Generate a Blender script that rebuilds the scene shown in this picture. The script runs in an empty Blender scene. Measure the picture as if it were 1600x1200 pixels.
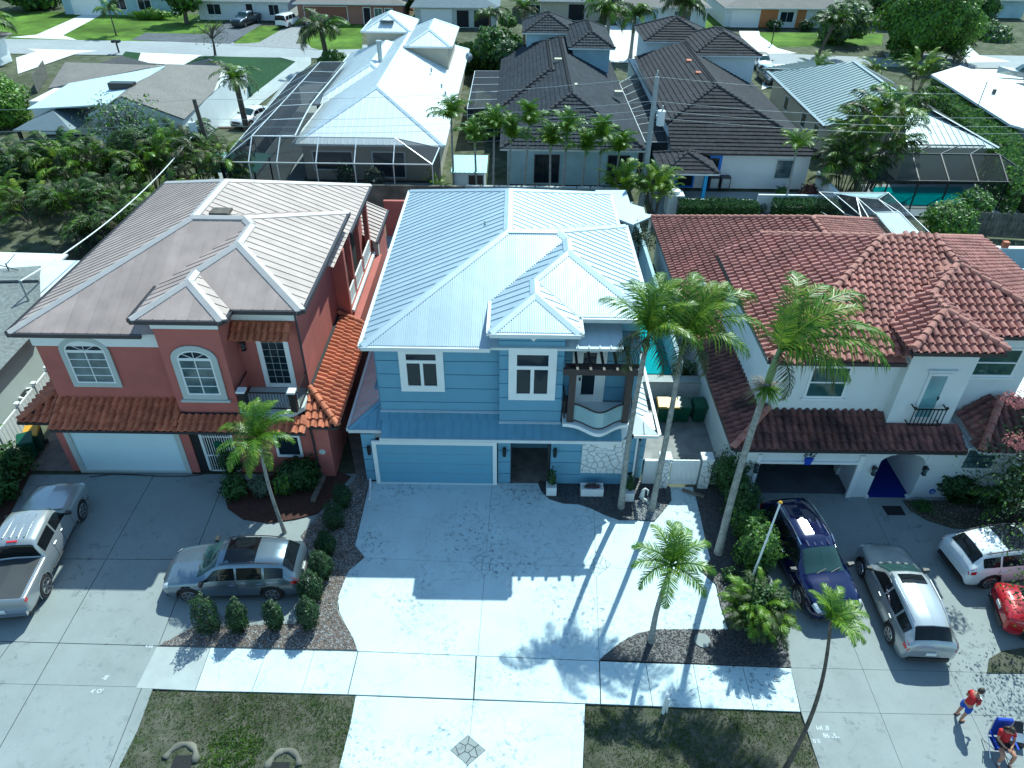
import bpy, math, random
from mathutils import Vector as V, Matrix, noise
random.seed(7)
rnd=random.random
def ru(a,b): return a+(b-a)*random.random()
S=bpy.context.scene
# ---------------- camera, sky, sun, exposure ----------------
CAM=V((0,0,22.0)); CR=V((0.99991068,0.00896457,0.00991282)); CU=V((-0.01330191,0.59543572,0.80329283)); CF=V((-0.00129873,0.80335294,-0.59550178))
cd=bpy.data.cameras.new('camera'); cam=bpy.data.objects.new('camera',cd); S.collection.objects.link(cam); S.camera=cam
cd.sensor_width=36; cd.lens=36*1129.9/1600; cd.clip_end=2000; cd.clip_start=0.1
M=Matrix((CR,CU,-CF)).transposed().to_4x4(); M.translation=CAM; cam.matrix_world=M
SUN=V((.333,.755,1.0)).normalized()
W=bpy.data.worlds.new('World'); S.world=W; W.use_nodes=True
nt=W.node_tree; bg=nt.nodes['Background']; sky=nt.nodes.new('ShaderNodeTexSky'); sky.sky_type='NISHITA'; sky.sun_disc=False
sky.sun_elevation=math.asin(SUN.z); sky.sun_rotation=math.atan2(SUN.x,SUN.y); sky.altitude=0; sky.air_density=1.0; sky.dust_density=0.3; sky.ozone_density=2.0
nt.links.new(sky.outputs[0],bg.inputs[0]); bg.inputs[1].default_value=0.145
sl=bpy.data.lights.new('sun','SUN'); sl.energy=4.2; sl.angle=math.radians(.53); sl.color=(1.0,.97,.93)
so=bpy.data.objects.new('sun',sl); S.collection.objects.link(so); so.rotation_euler=SUN.to_track_quat('Z','Y').to_euler()
S.view_settings.view_transform='Standard'; S.view_settings.look='None'; S.view_settings.exposure=0.66; S.view_settings.gamma=1
S.view_settings.use_white_balance=True; S.view_settings.white_balance_temperature=6000; S.view_settings.white_balance_tint=-10
# ---------------- helpers ----------------
def G(px,py,z=0.0):          # point of the place at height z seen at photograph position px,py
    d=CR*((px-800)/1129.888)-CU*((py-600)/1129.888)+CF
    return CAM+d*((z-22)/d.z)
def F(px,py,Y):
    d=CR*((px-800)/1129.888)-CU*((py-600)/1129.888)+CF
    return CAM+d*(Y/d.y)
def tag(o,label=None,cat=None,group=None,kind=None):
    if label: o['label']=label
    if cat: o['category']=cat
    if group: o['group']=group
    if kind: o['kind']=kind
    return o
def thing(name,label,cat,loc=(0,0,0),rz=0,group=None,kind=None):
    o=bpy.data.objects.new(name,None); S.collection.objects.link(o); o.location=loc; o.rotation_euler=(0,0,rz); o.empty_display_size=.3
    return tag(o,label,cat,group,kind)
def mesh(name,vs,fs,mats,mi=None,smooth=False):
    me=bpy.data.meshes.new(name); me.from_pydata([tuple(v) for v in vs],[],fs)
    if not isinstance(mats,(list,tuple)): mats=[mats]
    for m in mats: me.materials.append(m)
    if mi: me.polygons.foreach_set('material_index',mi)
    if smooth: me.polygons.foreach_set('use_smooth',[True]*len(me.polygons))
    me.update(); return me
def put(name,me,parent=None,loc=None,world=True):
    # world=True: mesh vertices are world coordinates; they are moved into the parent's frame by the inverse
    o=bpy.data.objects.new(name,me); S.collection.objects.link(o)
    if parent is not None:
        o.parent=parent
        if world:
            p=parent
            while p.parent is not None: p=p.parent
            if parent.parent is None:
                o.matrix_parent_inverse=Matrix.LocRotScale(p.location,p.rotation_euler,None).inverted()
            else: o.matrix_parent_inverse=Matrix.Identity(4); 
            if parent.parent is not None: o.matrix_parent_inverse=Matrix.Identity(4)
    if loc is not None: o.location=loc
    return o
class MB:
    def __init__(s): s.v=[];s.f=[];s.m=[]
    def add(s,vs,fs,m=0):
        n=len(s.v); s.v+=[V(v) for v in vs]; s.f+=[tuple(i+n for i in f) for f in fs]; s.m+=[m]*len(fs); return s
    def box(s,x0,x1,y0,y1,z0,z1,m=0):
        return s.add([(x0,y0,z0),(x1,y0,z0),(x1,y1,z0),(x0,y1,z0),(x0,y0,z1),(x1,y0,z1),(x1,y1,z1),(x0,y1,z1)],
            [(0,3,2,1),(4,5,6,7),(0,1,5,4),(1,2,6,5),(2,3,7,6),(3,0,4,7)],m)
    def prism(s,poly,z0,z1,m=0,mt=None):   # poly ccw from above
        a=sum(poly[i-1][0]*poly[i][1]-poly[i][0]*poly[i-1][1] for i in range(len(poly)))
        if a<0: poly=poly[::-1]
        n=len(poly); b=len(s.v)
        s.v+=[V((p[0],p[1],z0)) for p in poly]+[V((p[0],p[1],z1)) for p in poly]
        s.f.append(tuple(b+n+i for i in range(n))); s.m.append(m if mt is None else mt)
        s.f.append(tuple(b+i for i in range(n-1,-1,-1))); s.m.append(m)
        for i in range(n): j=(i+1)%n; s.f.append((b+i,b+j,b+n+j,b+n+i)); s.m.append(m)
        return s
    def slab(s,poly,t,m=0):      # 3d planar polygon extruded down its normal by t
        n=nrm(poly); k=len(poly); b=len(s.v)
        if n.z<0: poly=poly[::-1]; n=-n
        s.v+=[V(p) for p in poly]+[V(p)-n*t for p in poly]
        s.f.append(tuple(range(b,b+k))); s.m.append(m)
        s.f.append(tuple(b+k+i for i in range(k-1,-1,-1))); s.m.append(m)
        for i in range(k): j=(i+1)%k; s.f.append((b+j,b+i,b+k+i,b+k+j)); s.m.append(m)
        return s
    def bar(s,a,b,w,h,m=0,up=V((0,0,1))):  # rectangular bar from a to b
        a=V(a);b=V(b);d=(b-a).normalized(); x=d.cross(up)
        if x.length<1e-4: x=d.cross(V((0,1,0)))
        x.normalize(); y=x.cross(d).normalized()
        vs=[]
        for p in (a,b):
            for i,j in ((-1,-1),(1,-1),(1,1),(-1,1)): vs.append(p+x*(i*w/2)+y*(j*h/2))
        return s.add(vs,[(0,1,2,3),(7,6,5,4),(0,4,5,1),(1,5,6,2),(2,6,7,3),(3,7,4,0)],m)
    def tube(s,pts,rs,n=8,m=0,cap=True):
        pts=[V(p) for p in pts]
        if not isinstance(rs,(list,tuple)): rs=[rs]*len(pts)
        b=len(s.v); px=None
        for i,p in enumerate(pts):
            d=(pts[min(i+1,len(pts)-1)]-pts[max(i-1,0)]).normalized()
            if px is None: px=d.orthogonal().normalized()
            else:
                px=(px-d*px.dot(d)); px=px.normalized() if px.length>1e-6 else d.orthogonal().normalized()
            y=d.cross(px)
            for k in range(n):
                a=2*math.pi*k/n; s.v.append(p+(px*math.cos(a)+y*math.sin(a))*rs[i])
        for i in range(len(pts)-1):
            for k in range(n):
                l=(k+1)%n; s.f.append((b+i*n+k,b+i*n+l,b+(i+1)*n+l,b+(i+1)*n+k)); s.m.append(m)
        if cap:
            s.f.append(tuple(b+k for k in range(n-1,-1,-1))); s.m.append(m)
            s.f.append(tuple(b+(len(pts)-1)*n+k for k in range(n))); s.m.append(m)
        return s
    def me(s,name,mats,smooth=False): return mesh(name,s.v,s.f,mats,s.m,smooth)
    def build(s,name,mats,parent=None,smooth=False,world=True): return put(name,s.me(name,mats,smooth),parent,world=world)
def nrm(p):
    n=V((0,0,0))
    for i in range(len(p)):
        a=V(p[i-1]);b=V(p[i]); n+=V(((a.y-b.y)*(a.z+b.z),(a.z-b.z)*(a.x+b.x),(a.x-b.x)*(a.y+b.y)))
    return n.normalized()
def clip(poly,n,d):      # 2d polygon keep n.p<=d
    out=[]
    for i in range(len(poly)):
        a=poly[i-1];b=poly[i]; da=n[0]*a[0]+n[1]*a[1]-d; db=n[0]*b[0]+n[1]*b[1]-d
        if da<=0: 
            if db<=0: out.append(b)
            else: t=da/(da-db); out.append((a[0]+t*(b[0]-a[0]),a[1]+t*(b[1]-a[1])))
        elif db<=0:
            t=da/(da-db); out.append((a[0]+t*(b[0]-a[0]),a[1]+t*(b[1]-a[1]))); out.append(b)
    return out
def area(p): return abs(sum(p[i-1][0]*p[i][1]-p[i][0]*p[i-1][1] for i in range(len(p))))/2 if len(p)>2 else 0
def inpoly(x,y,p):
    c=False
    for i in range(len(p)):
        x1,y1=p[i-1][0],p[i-1][1];x2,y2=p[i][0],p[i][1]
        if (y1>y)!=(y2>y) and x<(x2-x1)*(y-y1)/(y2-y1)+x1: c=not c
    return c
def split(polys,a,b,gap=.012,within=None):   # cut 2d polygons along line a-b leaving a joint
    n=(-(b[1]-a[1]),b[0]-a[0]); L=math.hypot(*n); n=(n[0]/L,n[1]/L); d=n[0]*a[0]+n[1]*a[1]; out=[]
    for p in polys:
        if within and not within(p): out.append(p); continue
        for q in (clip(p,n,d-gap/2),clip(p,(-n[0],-n[1]),-d-gap/2)):
            if area(q)>.01: out.append(q)
    return out
def P2(*pts): return [tuple(G(x,y)[:2]) for x,y in pts]
# ---------------- materials ----------------
def mat(name,col,rough=.7,metal=0,var=.12,scale=1.5,bump=0,bscale=20,spec=.5,col2=None,detail=6,coord='Position',trans=0,alpha=1,coat=0,var2=0,s2=.25,orand=0):
    m=bpy.data.materials.new(name); m.use_nodes=True; n=m.node_tree.nodes; l=m.node_tree.links; b=n['Principled BSDF']
    b.inputs['Roughness'].default_value=rough; b.inputs['Metallic'].default_value=metal; b.inputs['Specular IOR Level'].default_value=spec
    b.inputs['Transmission Weight'].default_value=trans; b.inputs['Alpha'].default_value=alpha; b.inputs['Coat Weight'].default_value=coat
    c=tuple(col)+(1,)
    if coord=='Position': src=n.new('ShaderNodeNewGeometry').outputs['Position']
    else: src=n.new('ShaderNodeTexCoord').outputs['Object']
    m['_s']=1
    if var>0 or col2:
        t=n.new('ShaderNodeTexNoise'); t.inputs['Scale'].default_value=scale; t.inputs['Detail'].default_value=detail; l.new(src,t.inputs['Vector'])
        r=n.new('ShaderNodeValToRGB'); r.color_ramp.elements[0].position=.32; r.color_ramp.elements[1].position=.68
        ca=tuple(max(0,x*(1-var)) for x in col) if not col2 else tuple(col2)
        cb=tuple(min(1,x*(1+var)) for x in col) if not col2 else tuple(col)
        r.color_ramp.elements[0].color=ca+(1,); r.color_ramp.elements[1].color=cb+(1,); l.new(t.outputs[0],r.inputs[0]); out=r.outputs[0]
        if var2>0:
            t2=n.new('ShaderNodeTexNoise'); t2.inputs['Scale'].default_value=s2; t2.inputs['Detail'].default_value=3; l.new(src,t2.inputs['Vector'])
            mr=n.new('ShaderNodeMapRange'); mr.inputs[1].default_value=.3; mr.inputs[2].default_value=.7; mr.inputs[3].default_value=1-var2; mr.inputs[4].default_value=1+var2*.5; l.new(t2.outputs[0],mr.inputs[0])
            vm=n.new('ShaderNodeVectorMath'); vm.operation='SCALE'; l.new(out,vm.inputs[0]); l.new(mr.outputs[0],vm.inputs['Scale']); out=vm.outputs[0]
        if orand>0:
            oi=n.new('ShaderNodeObjectInfo'); mq=n.new('ShaderNodeMapRange'); mq.inputs[3].default_value=1-orand; mq.inputs[4].default_value=1+orand; l.new(oi.outputs['Random'],mq.inputs[0]); vq=n.new('ShaderNodeVectorMath'); vq.operation='SCALE'; l.new(out,vq.inputs[0]); l.new(mq.outputs[0],vq.inputs['Scale']); out=vq.outputs[0]
        l.new(out,b.inputs['Base Color'])
    else: b.inputs['Base Color'].default_value=c
    if bump>0:
        t=n.new('ShaderNodeTexNoise'); t.inputs['Scale'].default_value=bscale; t.inputs['Detail'].default_value=4; l.new(src,t.inputs['Vector'])
        u=n.new('ShaderNodeBump'); u.inputs['Strength'].default_value=bump; u.inputs['Distance'].default_value=.02; l.new(t.outputs[0],u.inputs['Height']); l.new(u.outputs[0],b.inputs['Normal'])
    return m
def patch_mat(name,base,patch,dark,thr=.62,scale=1.3,rough=.75):   # painted concrete with peeled patches, stains and specks
    m=mat(name,base,rough,var=.05,scale=.8,bump=.15,bscale=60,spec=.3); n=m.node_tree.nodes; l=m.node_tree.links; b=n['Principled BSDF']
    src=[x for x in n if x.type=='NEW_GEOMETRY'][0].outputs['Position']; cur=b.inputs['Base Color'].links[0].from_socket
    def layer(cur,sc,detail,lo,hi,col,rough_=.75,mask=None,fac=1,dist=0):
        t=n.new('ShaderNodeTexNoise'); t.inputs['Scale'].default_value=sc; t.inputs['Detail'].default_value=detail; t.inputs['Roughness'].default_value=rough_; t.inputs['Distortion'].default_value=dist; l.new(src,t.inputs['Vector'])
        mr=n.new('ShaderNodeMapRange'); mr.inputs[1].default_value=lo; mr.inputs[2].default_value=hi; mr.inputs[4].default_value=fac; l.new(t.outputs[0],mr.inputs[0]); f=mr.outputs[0]
        if mask is not None:
            q=n.new('ShaderNodeMath'); q.operation='MULTIPLY'; l.new(f,q.inputs[0]); l.new(mask,q.inputs[1]); f=q.outputs[0]
        x=n.new('ShaderNodeMix'); x.data_type='RGBA'; l.new(f,x.inputs[0]); l.new(cur,x.inputs[6]); x.inputs[7].default_value=tuple(col)+(1,); return x.outputs[2],mr.outputs[0]
    t=n.new('ShaderNodeTexNoise'); t.inputs['Scale'].default_value=.35; t.inputs['Detail'].default_value=3; l.new(src,t.inputs['Vector'])
    mk=n.new('ShaderNodeMapRange'); mk.inputs[1].default_value=.45; mk.inputs[2].default_value=.60; l.new(t.outputs[0],mk.inputs[0])
    cur,_=layer(cur,.5,5,.45,.75,[c*.78 for c in base],fac=.85)
    cur,_=layer(cur,28,3,.35,.75,[c*.84 for c in base],fac=.5)
    cur,_=layer(cur,scale*3.4,10,thr-.042,thr-.026,[c*.75 for c in patch],.82,mk.outputs[0],.9,.3)
    cur,_=layer(cur,9,6,.70,.715,dark,.6,None,.9)
    cur,_=layer(cur,2.2,7,.66,.70,[c*.8 for c in patch],.7,mk.outputs[0],.7,.5)
    v=n.new('ShaderNodeTexVoronoi'); v.feature='DISTANCE_TO_EDGE'; v.inputs['Scale'].default_value=.33
    ad=n.new('ShaderNodeVectorMath'); ad.operation='ADD'; t3=n.new('ShaderNodeTexNoise'); t3.inputs['Scale'].default_value=1.6; t3.inputs['Detail'].default_value=6; l.new(src,t3.inputs['Vector']); sc_=n.new('ShaderNodeVectorMath'); sc_.operation='SCALE'; sc_.inputs['Scale'].default_value=1.3; l.new(t3.outputs['Color'],sc_.inputs[0]); l.new(src,ad.inputs[0]); l.new(sc_.outputs[0],ad.inputs[1]); l.new(ad.outputs[0],v.inputs['Vector'])
    cr=n.new('ShaderNodeMapRange'); cr.inputs[1].default_value=.0; cr.inputs[2].default_value=.006; cr.inputs[3].default_value=.55; cr.inputs[4].default_value=0; l.new(v.outputs['Distance'],cr.inputs[0])
    x=n.new('ShaderNodeMix'); x.data_type='RGBA'; l.new(cr.outputs[0],x.inputs[0]); l.new(cur,x.inputs[6]); x.inputs[7].default_value=(.2,.24,.25,1); cur=x.outputs[2]
    l.new(cur,b.inputs['Base Color']); return m
K={}
K['conc_paint']=patch_mat('painted_concrete',(.56,.665,.69),(.27,.32,.36),(.05,.05,.06),thr=.585)
K['conc']=patch_mat('grey_concrete',(.262,.29,.29),(.20,.23,.235),(.12,.13,.135),thr=.60,scale=.7)
K['conc_l']=mat('light_concrete',(.38,.41,.405),.85,var=.08,scale=2,bump=.2,bscale=70,var2=.12,spec=.25)
K['conc_w']=mat('far_white_concrete',(.66,.66,.63),.85,var=.06,scale=.6,var2=.1,spec=.2)
K['joint']=mat('joint_dirt',(.05,.05,.048),.95,var=.3,scale=6)
K['asph']=mat('pale_asphalt',(.30,.32,.33),.9,var=.06,scale=1.2,bump=.2,bscale=40,var2=.1,s2=.15)
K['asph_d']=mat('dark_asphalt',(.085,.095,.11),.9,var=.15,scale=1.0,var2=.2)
K['lawn']=mat('lawn',(.125,.215,.03),.95,var=.3,scale=.6,col2=(.075,.135,.025),bump=.6,bscale=14,detail=12,var2=.55,s2=.16,spec=.1)
K['lawn_d']=mat('dark_lawn',(.028,.068,.03),.95,var=.3,scale=3,bump=.5,bscale=18,detail=10,var2=.2,spec=.1)
K['dry']=mat('dry_grass',(.135,.14,.10),.95,scale=1.1,col2=(.06,.075,.035),bump=.6,bscale=25,detail=10,var2=.3,s2=.2,spec=.1)
K['soil']=mat('verge_soil',(.115,.112,.088),.95,scale=2.0,col2=(.05,.062,.036),bump=.9,bscale=30,detail=10,var2=.25,s2=.6,spec=.1)
K['mulch']=mat('red_mulch',(.085,.035,.024),.95,scale=14,col2=(.03,.014,.012),bump=1,bscale=40,detail=8)
K['pebbled']=mat('pebble_base',(.16,.13,.11),.9,scale=20,col2=(.07,.055,.05),bump=1,bscale=50)
K['peb1']=mat('tan_pebble',(.34,.27,.23),.8,scale=9,col2=(.16,.12,.11),detail=2,var=.3)
K['peb2']=mat('charcoal_pebble',(.075,.078,.085),.6,scale=9,col2=(.03,.03,.034),detail=2,var=.3)
K['peb3']=mat('pale_grey_pebble',(.36,.37,.38),.7,scale=9,col2=(.18,.19,.2),detail=2,var=.3)
K['paver']=mat('paver',(.22,.19,.165),.9,scale=2.2,col2=(.13,.11,.10),bump=.3,bscale=40)
K['paver_g']=mat('paver_grey',(.30,.31,.31),.9,scale=2.0,col2=(.2,.2,.2),bump=.3,bscale=40)
K['white']=mat('white_trim',(.74,.76,.76),.5,var=.03,scale=2)
K['stucco_w']=mat('white_stucco',(.66,.70,.71),.85,var=.035,scale=1.2,bump=.25,bscale=90,var2=.05,s2=.5,spec=.25)
K['red']=mat('red_stucco',(.41,.135,.115),.85,var=.06,scale=1.5,bump=.3,bscale=90,var2=.08,s2=.5,spec=.25)
K['blue']=mat('blue_stucco',(.16,.325,.45),.8,orand=.03,var=.03,scale=1.5,bump=.15,bscale=90,var2=.04,spec=.3)
K['blue_door']=mat('blue_door_paint',(.15,.33,.46),.55,var=.02)
K['cream']=mat('cream_stucco',(.46,.42,.33),.85,var=.05,scale=1,bump=.2,bscale=60)
K['lblue']=mat('pale_blue_stucco',(.36,.50,.56),.85,var=.08,scale=1,bump=.2,bscale=60,var2=.12)
K['greyw']=mat('grey_stucco',(.46,.50,.48),.85,var=.05,scale=1,bump=.2,bscale=60)
K['metal_red']=mat('taupe_metal',(.355,.275,.25),.55,.0,orand=.07,var=.11,scale=1.3,var2=.1,s2=.5,bump=.05,bscale=3)
K['metal_cap']=mat('taupe_cap',(.40,.375,.37),.5,.05,var=.06,scale=2)
K['metal_blue']=mat('pale_blue_metal',(.45,.54,.60),.45,.45,orand=.04,var=.04,scale=1.3,var2=.04)
K['metal_white']=mat('white_metal',(.72,.76,.77),.4,.25,var=.03,scale=1)
K['metal_grey']=mat('grey_metal',(.34,.40,.42),.4,.4,var=.06,scale=2)
K['metal_green']=mat('green_grey_metal',(.27,.34,.345),.4,.35,var=.06,scale=2)
K['lowblue']=mat('blue_metal',(.18,.35,.46),.4,.3,var=.05,scale=2,var2=.08)
K['tile_red']=mat('terracotta_tile',(.56,.19,.10),.8,orand=.14,var=.3,scale=3.2,bump=.2,bscale=50,detail=3,col2=(.38,.115,.06),var2=.2,s2=.8)
K['tile_br']=mat('rose_brown_tile',(.46,.215,.18),.8,orand=.16,scale=3.4,bump=.2,bscale=50,detail=4,col2=(.25,.088,.07),var2=.25,s2=.7)
K['cap_br']=mat('rose_cap',(.42,.195,.155),.8,scale=3,col2=(.30,.12,.095))
K['tile_dk']=mat('charcoal_tile',(.046,.056,.070),.85,spec=.15,scale=3,bump=.2,bscale=50,detail=4,col2=(.026,.031,.04),var2=.2,s2=.6)
K['tile_dk2']=mat('brown_charcoal_tile',(.046,.045,.053),.85,spec=.15,scale=3,bump=.2,bscale=50,detail=4,col2=(.024,.024,.03),var2=.2,s2=.6)
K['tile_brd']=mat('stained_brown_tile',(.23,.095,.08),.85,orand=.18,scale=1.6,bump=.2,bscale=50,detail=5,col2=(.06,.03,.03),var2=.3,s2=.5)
K['cap_dk']=mat('dark_cap',(.048,.052,.062),.85,spec=.15,scale=3,col2=(.045,.043,.045))
K['deck_dk']=mat('under_tile_felt',(.022,.022,.024),.9,var=.2)
K['shingle']=mat('taupe_shingle',(.235,.215,.20),.95,scale=9,col2=(.15,.14,.13),bump=.5,bscale=60,detail=4,var2=.12,s2=.5)
K['shingle_g']=mat('grey_shingle',(.20,.22,.22),.95,scale=7,col2=(.12,.135,.135),bump=.5,bscale=60,detail=3,var2=.12)
K['flatw']=mat('white_membrane',(.72,.76,.77),.7,var=.05,scale=.7,var2=.14,s2=.25)
K['gut_d']=mat('dark_gutter',(.05,.045,.05),.4,.3,var=.1)
K['gut_w']=mat('white_gutter',(.62,.66,.67),.4,.1,var=.04)
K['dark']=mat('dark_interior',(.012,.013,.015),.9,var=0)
K['black']=mat('black_metal',(.02,.02,.022),.4,.3,var=0)
K['wood_d']=mat('espresso_wood',(.032,.022,.022),.5,var=.2,scale=8)
K['wood']=mat('weathered_wood',(.23,.19,.15),.85,scale=6,col2=(.12,.10,.08),detail=8)
K['fence']=mat('grey_fence_wood',(.15,.145,.13),.9,scale=3,col2=(.07,.07,.06),detail=8)
K['pole']=mat('utility_pole_wood',(.13,.11,.095),.9,scale=5,col2=(.07,.06,.05),detail=8,bump=.4,bscale=15)
K['polec']=mat('concrete_pole',(.30,.34,.35),.85,var=.1,scale=3)
K['glass']=mat('window_glass',(.012,.022,.032),.05,0,var=0,spec=.22)
K['glass_b']=mat('blinds_glass',(.10,.17,.19),.08,0,scale=2,col2=(.03,.06,.07),spec=.9)
K['glass_g']=mat('green_glass',(.03,.09,.085),.06,0,scale=2.5,col2=(.012,.05,.05),spec=.9)
K['screen']=mat('insect_screen',(.018,.024,.032),.7,var=0,alpha=.42,spec=.1)
K['screen2']=mat('dark_screen',(.018,.024,.034),.7,var=0,alpha=.8,spec=.1)
K['alu']=mat('aluminium_frame',(.62,.66,.68),.4,.3,var=0)
K['bronze']=mat('bronze_frame',(.035,.035,.038),.4,.3,var=0)
K['water']=mat('pool_water',(.0,.30,.30),.03,0,scale=1.5,col2=(.0,.22,.24),spec=.6,bump=.1,bscale=3)
K['bluemat']=mat('blue_carpet',(.0,.012,.19),.9,var=.05)
K['bin']=mat('green_bin_plastic',(.008,.075,.04),.4,var=.1)
K['yel']=mat('yellow_plastic',(.62,.33,.03),.45,var=.03)
K['rubber']=mat('tyre_rubber',(.018,.018,.019),.85,var=0)
K['stone_w']=mat('white_stone',(.68,.70,.70),.85,var=.08,scale=5,bump=.6,bscale=12)
K['mort']=mat('dark_mortar',(.20,.24,.27),.9,var=.1)
K['conc_b']=mat('stained_concrete_wall',(.20,.19,.155),.95,scale=1.3,col2=(.09,.09,.075),bump=.4,bscale=30,detail=9,var2=.25,s2=.6)
K['trunk']=mat('palm_trunk_pale',(.33,.33,.31),.9,scale=6,col2=(.18,.18,.165),bump=.5,bscale=20,detail=6,coord='Object')
K['trunk_d']=mat('palm_trunk_brown',(.15,.12,.09),.95,scale=6,col2=(.06,.05,.04),bump=.8,bscale=20,coord='Object')
K['bark']=mat('bark',(.12,.10,.085),.95,scale=6,col2=(.06,.05,.042),coord='Object')
def leafm(name,a,b,rough=.5,tr=.25):
    m=mat(name,a,rough,scale=2.2,col2=b,coord='Object',detail=3,spec=.35); n=m.node_tree.nodes; l=m.node_tree.links; p=n['Principled BSDF']
    t=n.new('ShaderNodeBsdfTranslucent'); mx=n.new('ShaderNodeMixShader'); mx.inputs[0].default_value=tr
    l.new(p.inputs['Base Color'].links[0].from_socket,t.inputs[0]); o=n['Material Output']; l.new(p.outputs[0],mx.inputs[1]); l.new(t.outputs[0],mx.inputs[2]); l.new(mx.outputs[0],o.inputs[0]); return m
K['palm']=leafm('palm_leaf',(.14,.26,.022),(.06,.15,.014),.4,.3)
K['palm_y']=leafm('palm_leaf_yellow',(.28,.36,.035),(.13,.23,.02),.4,.3)
K['palm_d']=leafm('palm_leaf_dark',(.064,.096,.022),(.020,.040,.010),.5,.25)
K['palm_dead']=leafm('palm_leaf_dry',(.16,.12,.075),(.08,.06,.04),.8,.15)
K['shrub']=leafm('shrub_leaf',(.042,.10,.022),(.018,.052,.012),.45,.2)
K['shrub_l']=leafm('bright_shrub_leaf',(.20,.34,.03),(.07,.18,.02),.45,.3)
K['tree']=leafm('tree_leaf',(.14,.27,.03),(.05,.13,.018),.5,.3)
K['hedge']=leafm('hedge_leaf',(.085,.17,.038),(.03,.085,.02),.5,.25)
K['grey_l']=leafm('silver_green_leaf',(.14,.19,.12),(.05,.08,.045),.5,.2)
K['pink']=leafm('pink_blossom',(.55,.22,.22),(.35,.12,.12),.7,.2)
K['grass']=leafm('grass_blade',(.10,.16,.03),(.04,.08,.018),.7,.25)
K['grass_dry']=leafm('dry_grass_blade',(.17,.15,.09),(.09,.08,.045),.8,.2)
# ---------------- roofs ----------------
CAM2=CAM
def frame_of(poly):
    n=nrm(poly); n=n if n.z>0 else -n
    e=V((n.y,-n.x,0)); e=V((1,0,0)) if e.length<1e-5 else e.normalized()
    g=n.cross(e).normalized()
    if g.z<0: g=-g; e=-e
    return n,e,g
def shrink_y(iv,e): return (iv[0]+e,iv[1]-e)
def span(poly2,s):         # t-interval of 2d convex-ish polygon at s
    ts=[]
    for i in range(len(poly2)):
        a=poly2[i-1];b=poly2[i]
        if (a[0]-s)*(b[0]-s)<0: ts.append(a[1]+(s-a[0])/(b[0]-a[0])*(b[1]-a[1]))
    return (min(ts),max(ts)) if len(ts)>=2 else None
def metal_roof(parent,poly,m,w=.41,rib=.05,th=.03,minor=0,panels=True,off=0,name='roof_panel'):
    poly=[V(p) for p in poly]; n,e,g=frame_of(poly); o=poly[0]
    q=[((p-o).dot(e),(p-o).dot(g)) for p in poly]
    s0=min(a for a,b in q); s1=max(a for a,b in q); k=0; allb=MB()
    s=s0+off
    if off>0: s=s0-(w-off) 
    while s<s1:
        c=clip(clip(q,(1,0),min(s+w,s1)),(-1,0),-max(s,s0))
        if area(c)>.004:
            b=MB() if panels else allb
            b.slab([o+e*x+g*y for x,y in c],th)
            sp=span(q,s+.01) if s>s0+.02 else None
            if sp and sp[1]-sp[0]>.12:
                b.bar(o+e*s+g*(sp[0]+.02)+n*(rib/2),o+e*s+g*(sp[1]-.02)+n*(rib/2),.035,rib,0,n)
            for i in range(minor):
                ss=s+w*(i+1)/(minor+1); sp=span(q,ss)
                if sp and sp[1]-sp[0]>.3 and s0<ss<s1: b.bar(o+e*ss+g*(sp[0]+.03)+n*.008,o+e*ss+g*(sp[1]-.03)+n*.008,.05,.024,0,n)
            if panels: b.build(name,m,parent)
        s+=w
    if not panels:
        o2=allb.build(name,m,parent); o2['kind']='stuff'
def caps(parent,segs,m,w=.22,h=.035,name='ridge_cap'):
    for a,b in segs:
        a=V(a);b=V(b); d=(b-a).normalized(); x=d.cross(V((0,0,1))).normalized(); mb=MB(); dz=V((0,0,h)); dn=V((0,0,-w*.30))
        vs=[]
        for p in (a,b): vs+=[p-x*w+dn+dz,p+dz*1.6,p+x*w+dn+dz,p-x*w+dn-V((0,0,.02)),p+x*w+dn-V((0,0,.02))]
        mb.add(vs,[(0,1,6,5),(1,2,7,6),(0,5,8,3),(2,4,9,7),(0,3,4,2,1),(5,6,7,9,8)])
        mb.build(name,m,parent)
def gutter(parent,segs,m,h=.14,w=.13,name='gutter'):
    for a,b in segs:
        a=V(a);b=V(b); d=(b-a).normalized(); out=d.cross(V((0,0,1))).normalized(); mb=MB()
        mb.bar(a+V((0,0,-h/2-.01))+out*w/2,b+V((0,0,-h/2-.01))+out*w/2,w,h)
        mb.bar(a+V((0,0,.0))+out*(w-.012),b+V((0,0,.0))+out*(w-.012),.025,.03)
        mb.build(name,m,parent)
TILES={}
def tile_mesh(w,h,kind):
    mb=MB(); th=.02
    if kind=='s':
        prof=[(-.5,.0),(-.42,.06),(-.28,.108),(-.12,.125),(.04,.108),(.18,.055),(.25,.0),(.4,-.012),(.5,.0)]
    elif kind=='r':
        prof=[(-.5,.03),(-.2,.036),(.2,.036),(.5,.03)]
    else:
        prof=[(-.5,.03),(-.3,.045),(0,.03),(.3,.03),(.46,.045),(.5,.03)]
    k=len(prof); hh=h*.54
    lo=[(x*w,-hh,z*1.0+.06) for x,z in prof]; hi=[(x*w*.97,hh,z*.9+.0) for x,z in prof]; lip=[(x*w,-hh,z*1.0+(.008 if kind!='r' else -.02)) for x,z in prof]
    mb.v=[V(p) for p in lo+hi+lip]
    for i in range(k-1):
        mb.f.append((i,i+1,k+i+1,k+i)); mb.f.append((2*k+i,2*k+i+1,i+1,i)); mb.m+=[0,0]
    return mb
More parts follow.
